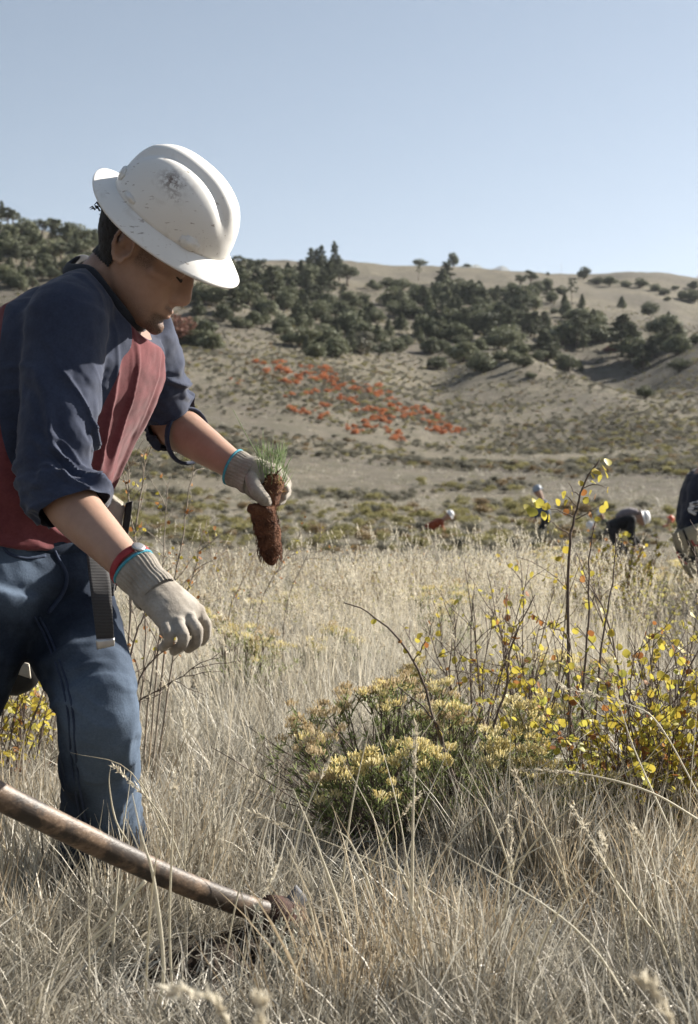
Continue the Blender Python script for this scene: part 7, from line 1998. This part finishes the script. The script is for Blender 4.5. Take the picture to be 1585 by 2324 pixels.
worker(40, (972, 1198), (1001, 1183), (1019, 1169), (1012, 1212), (1016, 1212), (968, 980), M_RUST, M_DKTR, M_FHAT, 'crouching far worker in a rust-orange jacket left of the others', 'white hard hat on the rust-jacketed far worker', 1, .02, 50)
worker(36, (1240, 1176), (1232, 1140), (1221, 1114), (1208, 1175), (1216, 1178), (1232, 1240), M_SLATE, M_DKTR, M_FHATB, 'far worker in slate blue standing stooped behind the sapling leaves', 'blue-grey shiny hard hat on the stooped standing worker', -1, .02, 20)
worker(50, (1385, 1203), (1372, 1182), (1364, 1166), (1352, 1196), (1356, 1198), (1380, 1392), M_OLIVE, M_DKTR, M_FHAT, 'far worker in an olive shirt half hidden beside the black-clad worker', 'white hard hat on the olive-shirted far worker', -1, .02, 30)
worker(38, (1364, 1216), (1353, 1206), (1344, 1195), (1336, 1222), (1340, 1224), (1358, 1366), M_PACK, M_DKTR, M_FHAT, 'far worker crouched low in grey, only the head above the brush', 'white hard hat lowest in the brush left of the black-clad worker', -1, .02, 60)
worker(24, (1388, 1198), (1430, 1180), (1456, 1176), (1440, 1240), (1452, 1238), (1398, 1416), M_BLACK, M_DKTR, M_FHAT, 'far worker in black bending double over the brush at right', 'white hard hat on the black-clad bending worker', 1, .016, 75)
pk = empty('backpack', P(1424, 1166, 24.0)); g = Geo(); V, F = loft(curve_pts([P(1406, 1172, 24.0), P(1424, 1164, 24.0), P(1442, 1162, 24.0)], 6), [.07, .09, .09, .09, .08, .06], [.12] * 6, sides=14, up=(0, 0, 1), round_ends=True); g.add(V, F); g.build('pack_body', M_PACK, pk); tag(pk, 'grey pack on the back of the black-clad bending worker', 'backpack')
worker(46, (1505, 1206), (1514, 1196), (1521, 1180), (1530, 1215), (1532, 1216), (1500, 1512), M_ORJ, M_DKTR, M_FHATO, 'far worker in orange crouching in the orange-tinged brush near the right edge', 'orange hard hat in the brush near the right edge', 1, .02, 45)
# the cropped worker at the right edge
gw = worker(8.0, (1590, 1206), (1602, 1092), (1660, 1028), (1690, 1240), (1705, 1250), (1575, 1650), M_NAVYH, M_DKTR, M_FHAT, 'worker in a navy sweatshirt cropped by the right edge of the picture', 'white hard hat of the cropped worker beyond the right edge', 1, .009, 35)
M_PRINT = plain('white_print', [(0.3, (0.55, 0.55, 0.58)), (0.7, (0.75, 0.75, 0.77))], scale=20, rough=0.8)
g = Geo(); rp = np.random.default_rng(8)
c0 = P(1578, 1152, 8.0 - .235)
for k in range(9):       # jagged white print on the sweatshirt
    a = k * .7; o_ = np.array((math.cos(a), 0, math.sin(a))) * rp.uniform(.01, .045); L = rp.uniform(.012, .03)
    V, F = box_vf(c0 + o_, L, .002, .008, np.array(Matrix.Rotation(rp.uniform(-.6, .6), 3, 'Y'))); g.add(V, F)
gp = g.build('white_print', M_PRINT, gw); gp['kind'] = 'stuff'
bg = empty('planting_bag', P(1575, 1300, 7.8))
gb = Geo(); d8 = 7.72
V, F = slab([P(1527, 1210, d8), P(1540, 1260, d8), P(1568, 1312, d8)], [P(1610, 1178, d8), P(1625, 1250, d8), P(1640, 1320, d8)], .02, 10, .01); gb.add(V, F); gb.build('canvas_panel', M_KHAKI, bg)
V, F = slab([P(1527, 1210, d8 + .01), P(1540, 1260, d8 + .01), P(1568, 1312, d8 + .01)], [P(1540, 1200, d8 + .22), P(1552, 1255, d8 + .22), P(1575, 1306, d8 + .22)], .015, 8); gb = Geo(); gb.add(V, F); gb.build('side_panel', M_KHAKI, bg)
for nm, L_, R_ in (('strap', [(1549, 1203), (1560, 1232), (1577, 1262)], [(1553, 1201), (1566, 1230), (1582, 1258)]), ('strap', [(1538, 1246), (1560, 1262), (1600, 1262)], [(1541, 1264), (1562, 1276), (1600, 1270)]), ('strap', [(1577, 1275), (1582, 1295), (1590, 1310)], [(1582, 1272), (1588, 1292), (1597, 1308)])):
    gb = Geo(); V, F = slab([P(*p, d8 - .014) for p in L_], [P(*p, d8 - .014) for p in R_], .01, 8); gb.add(V, F); gb.build(nm, M_RUBBER, bg)
for pp in ([(1536, 1252), (1546, 1270), (1560, 1280)], [(1570, 1226), (1578, 1238), (1592, 1236)]):
    gb = Geo(); V, F = loft(curve_pts([P(*p, d8 - .022) for p in pp], 10), np.full(10, .005), sides=6); gb.add(V, F); gb.build('red_piping', M_REDB, bg)
tag(bg, 'khaki canvas planting bag with black straps on the cropped worker at the right edge', 'bag')
# ------------------------------------------------------------------ the air
def haze_box():
    m = bpy.data.materials.new('air'); m.use_nodes = True; nt = m.node_tree
    nt.nodes.remove(nt.nodes['Principled BSDF'])
    v = nt.nodes.new('ShaderNodeVolumePrincipled')
    v.inputs['Color'].default_value = (0.80, 0.87, 1.0, 1); v.inputs['Density'].default_value = 0.00006; v.inputs['Anisotropy'].default_value = 0.2
    nt.links.new(v.outputs[0], nt.nodes['Material Output'].inputs['Volume'])
    V, F = box_vf((0, 0, 640), 12500, 12500, 690)
    o = obj('haze', mesh_np('haze', V, F, m, smooth=False)); tag(o, kind='stuff')
haze_box()
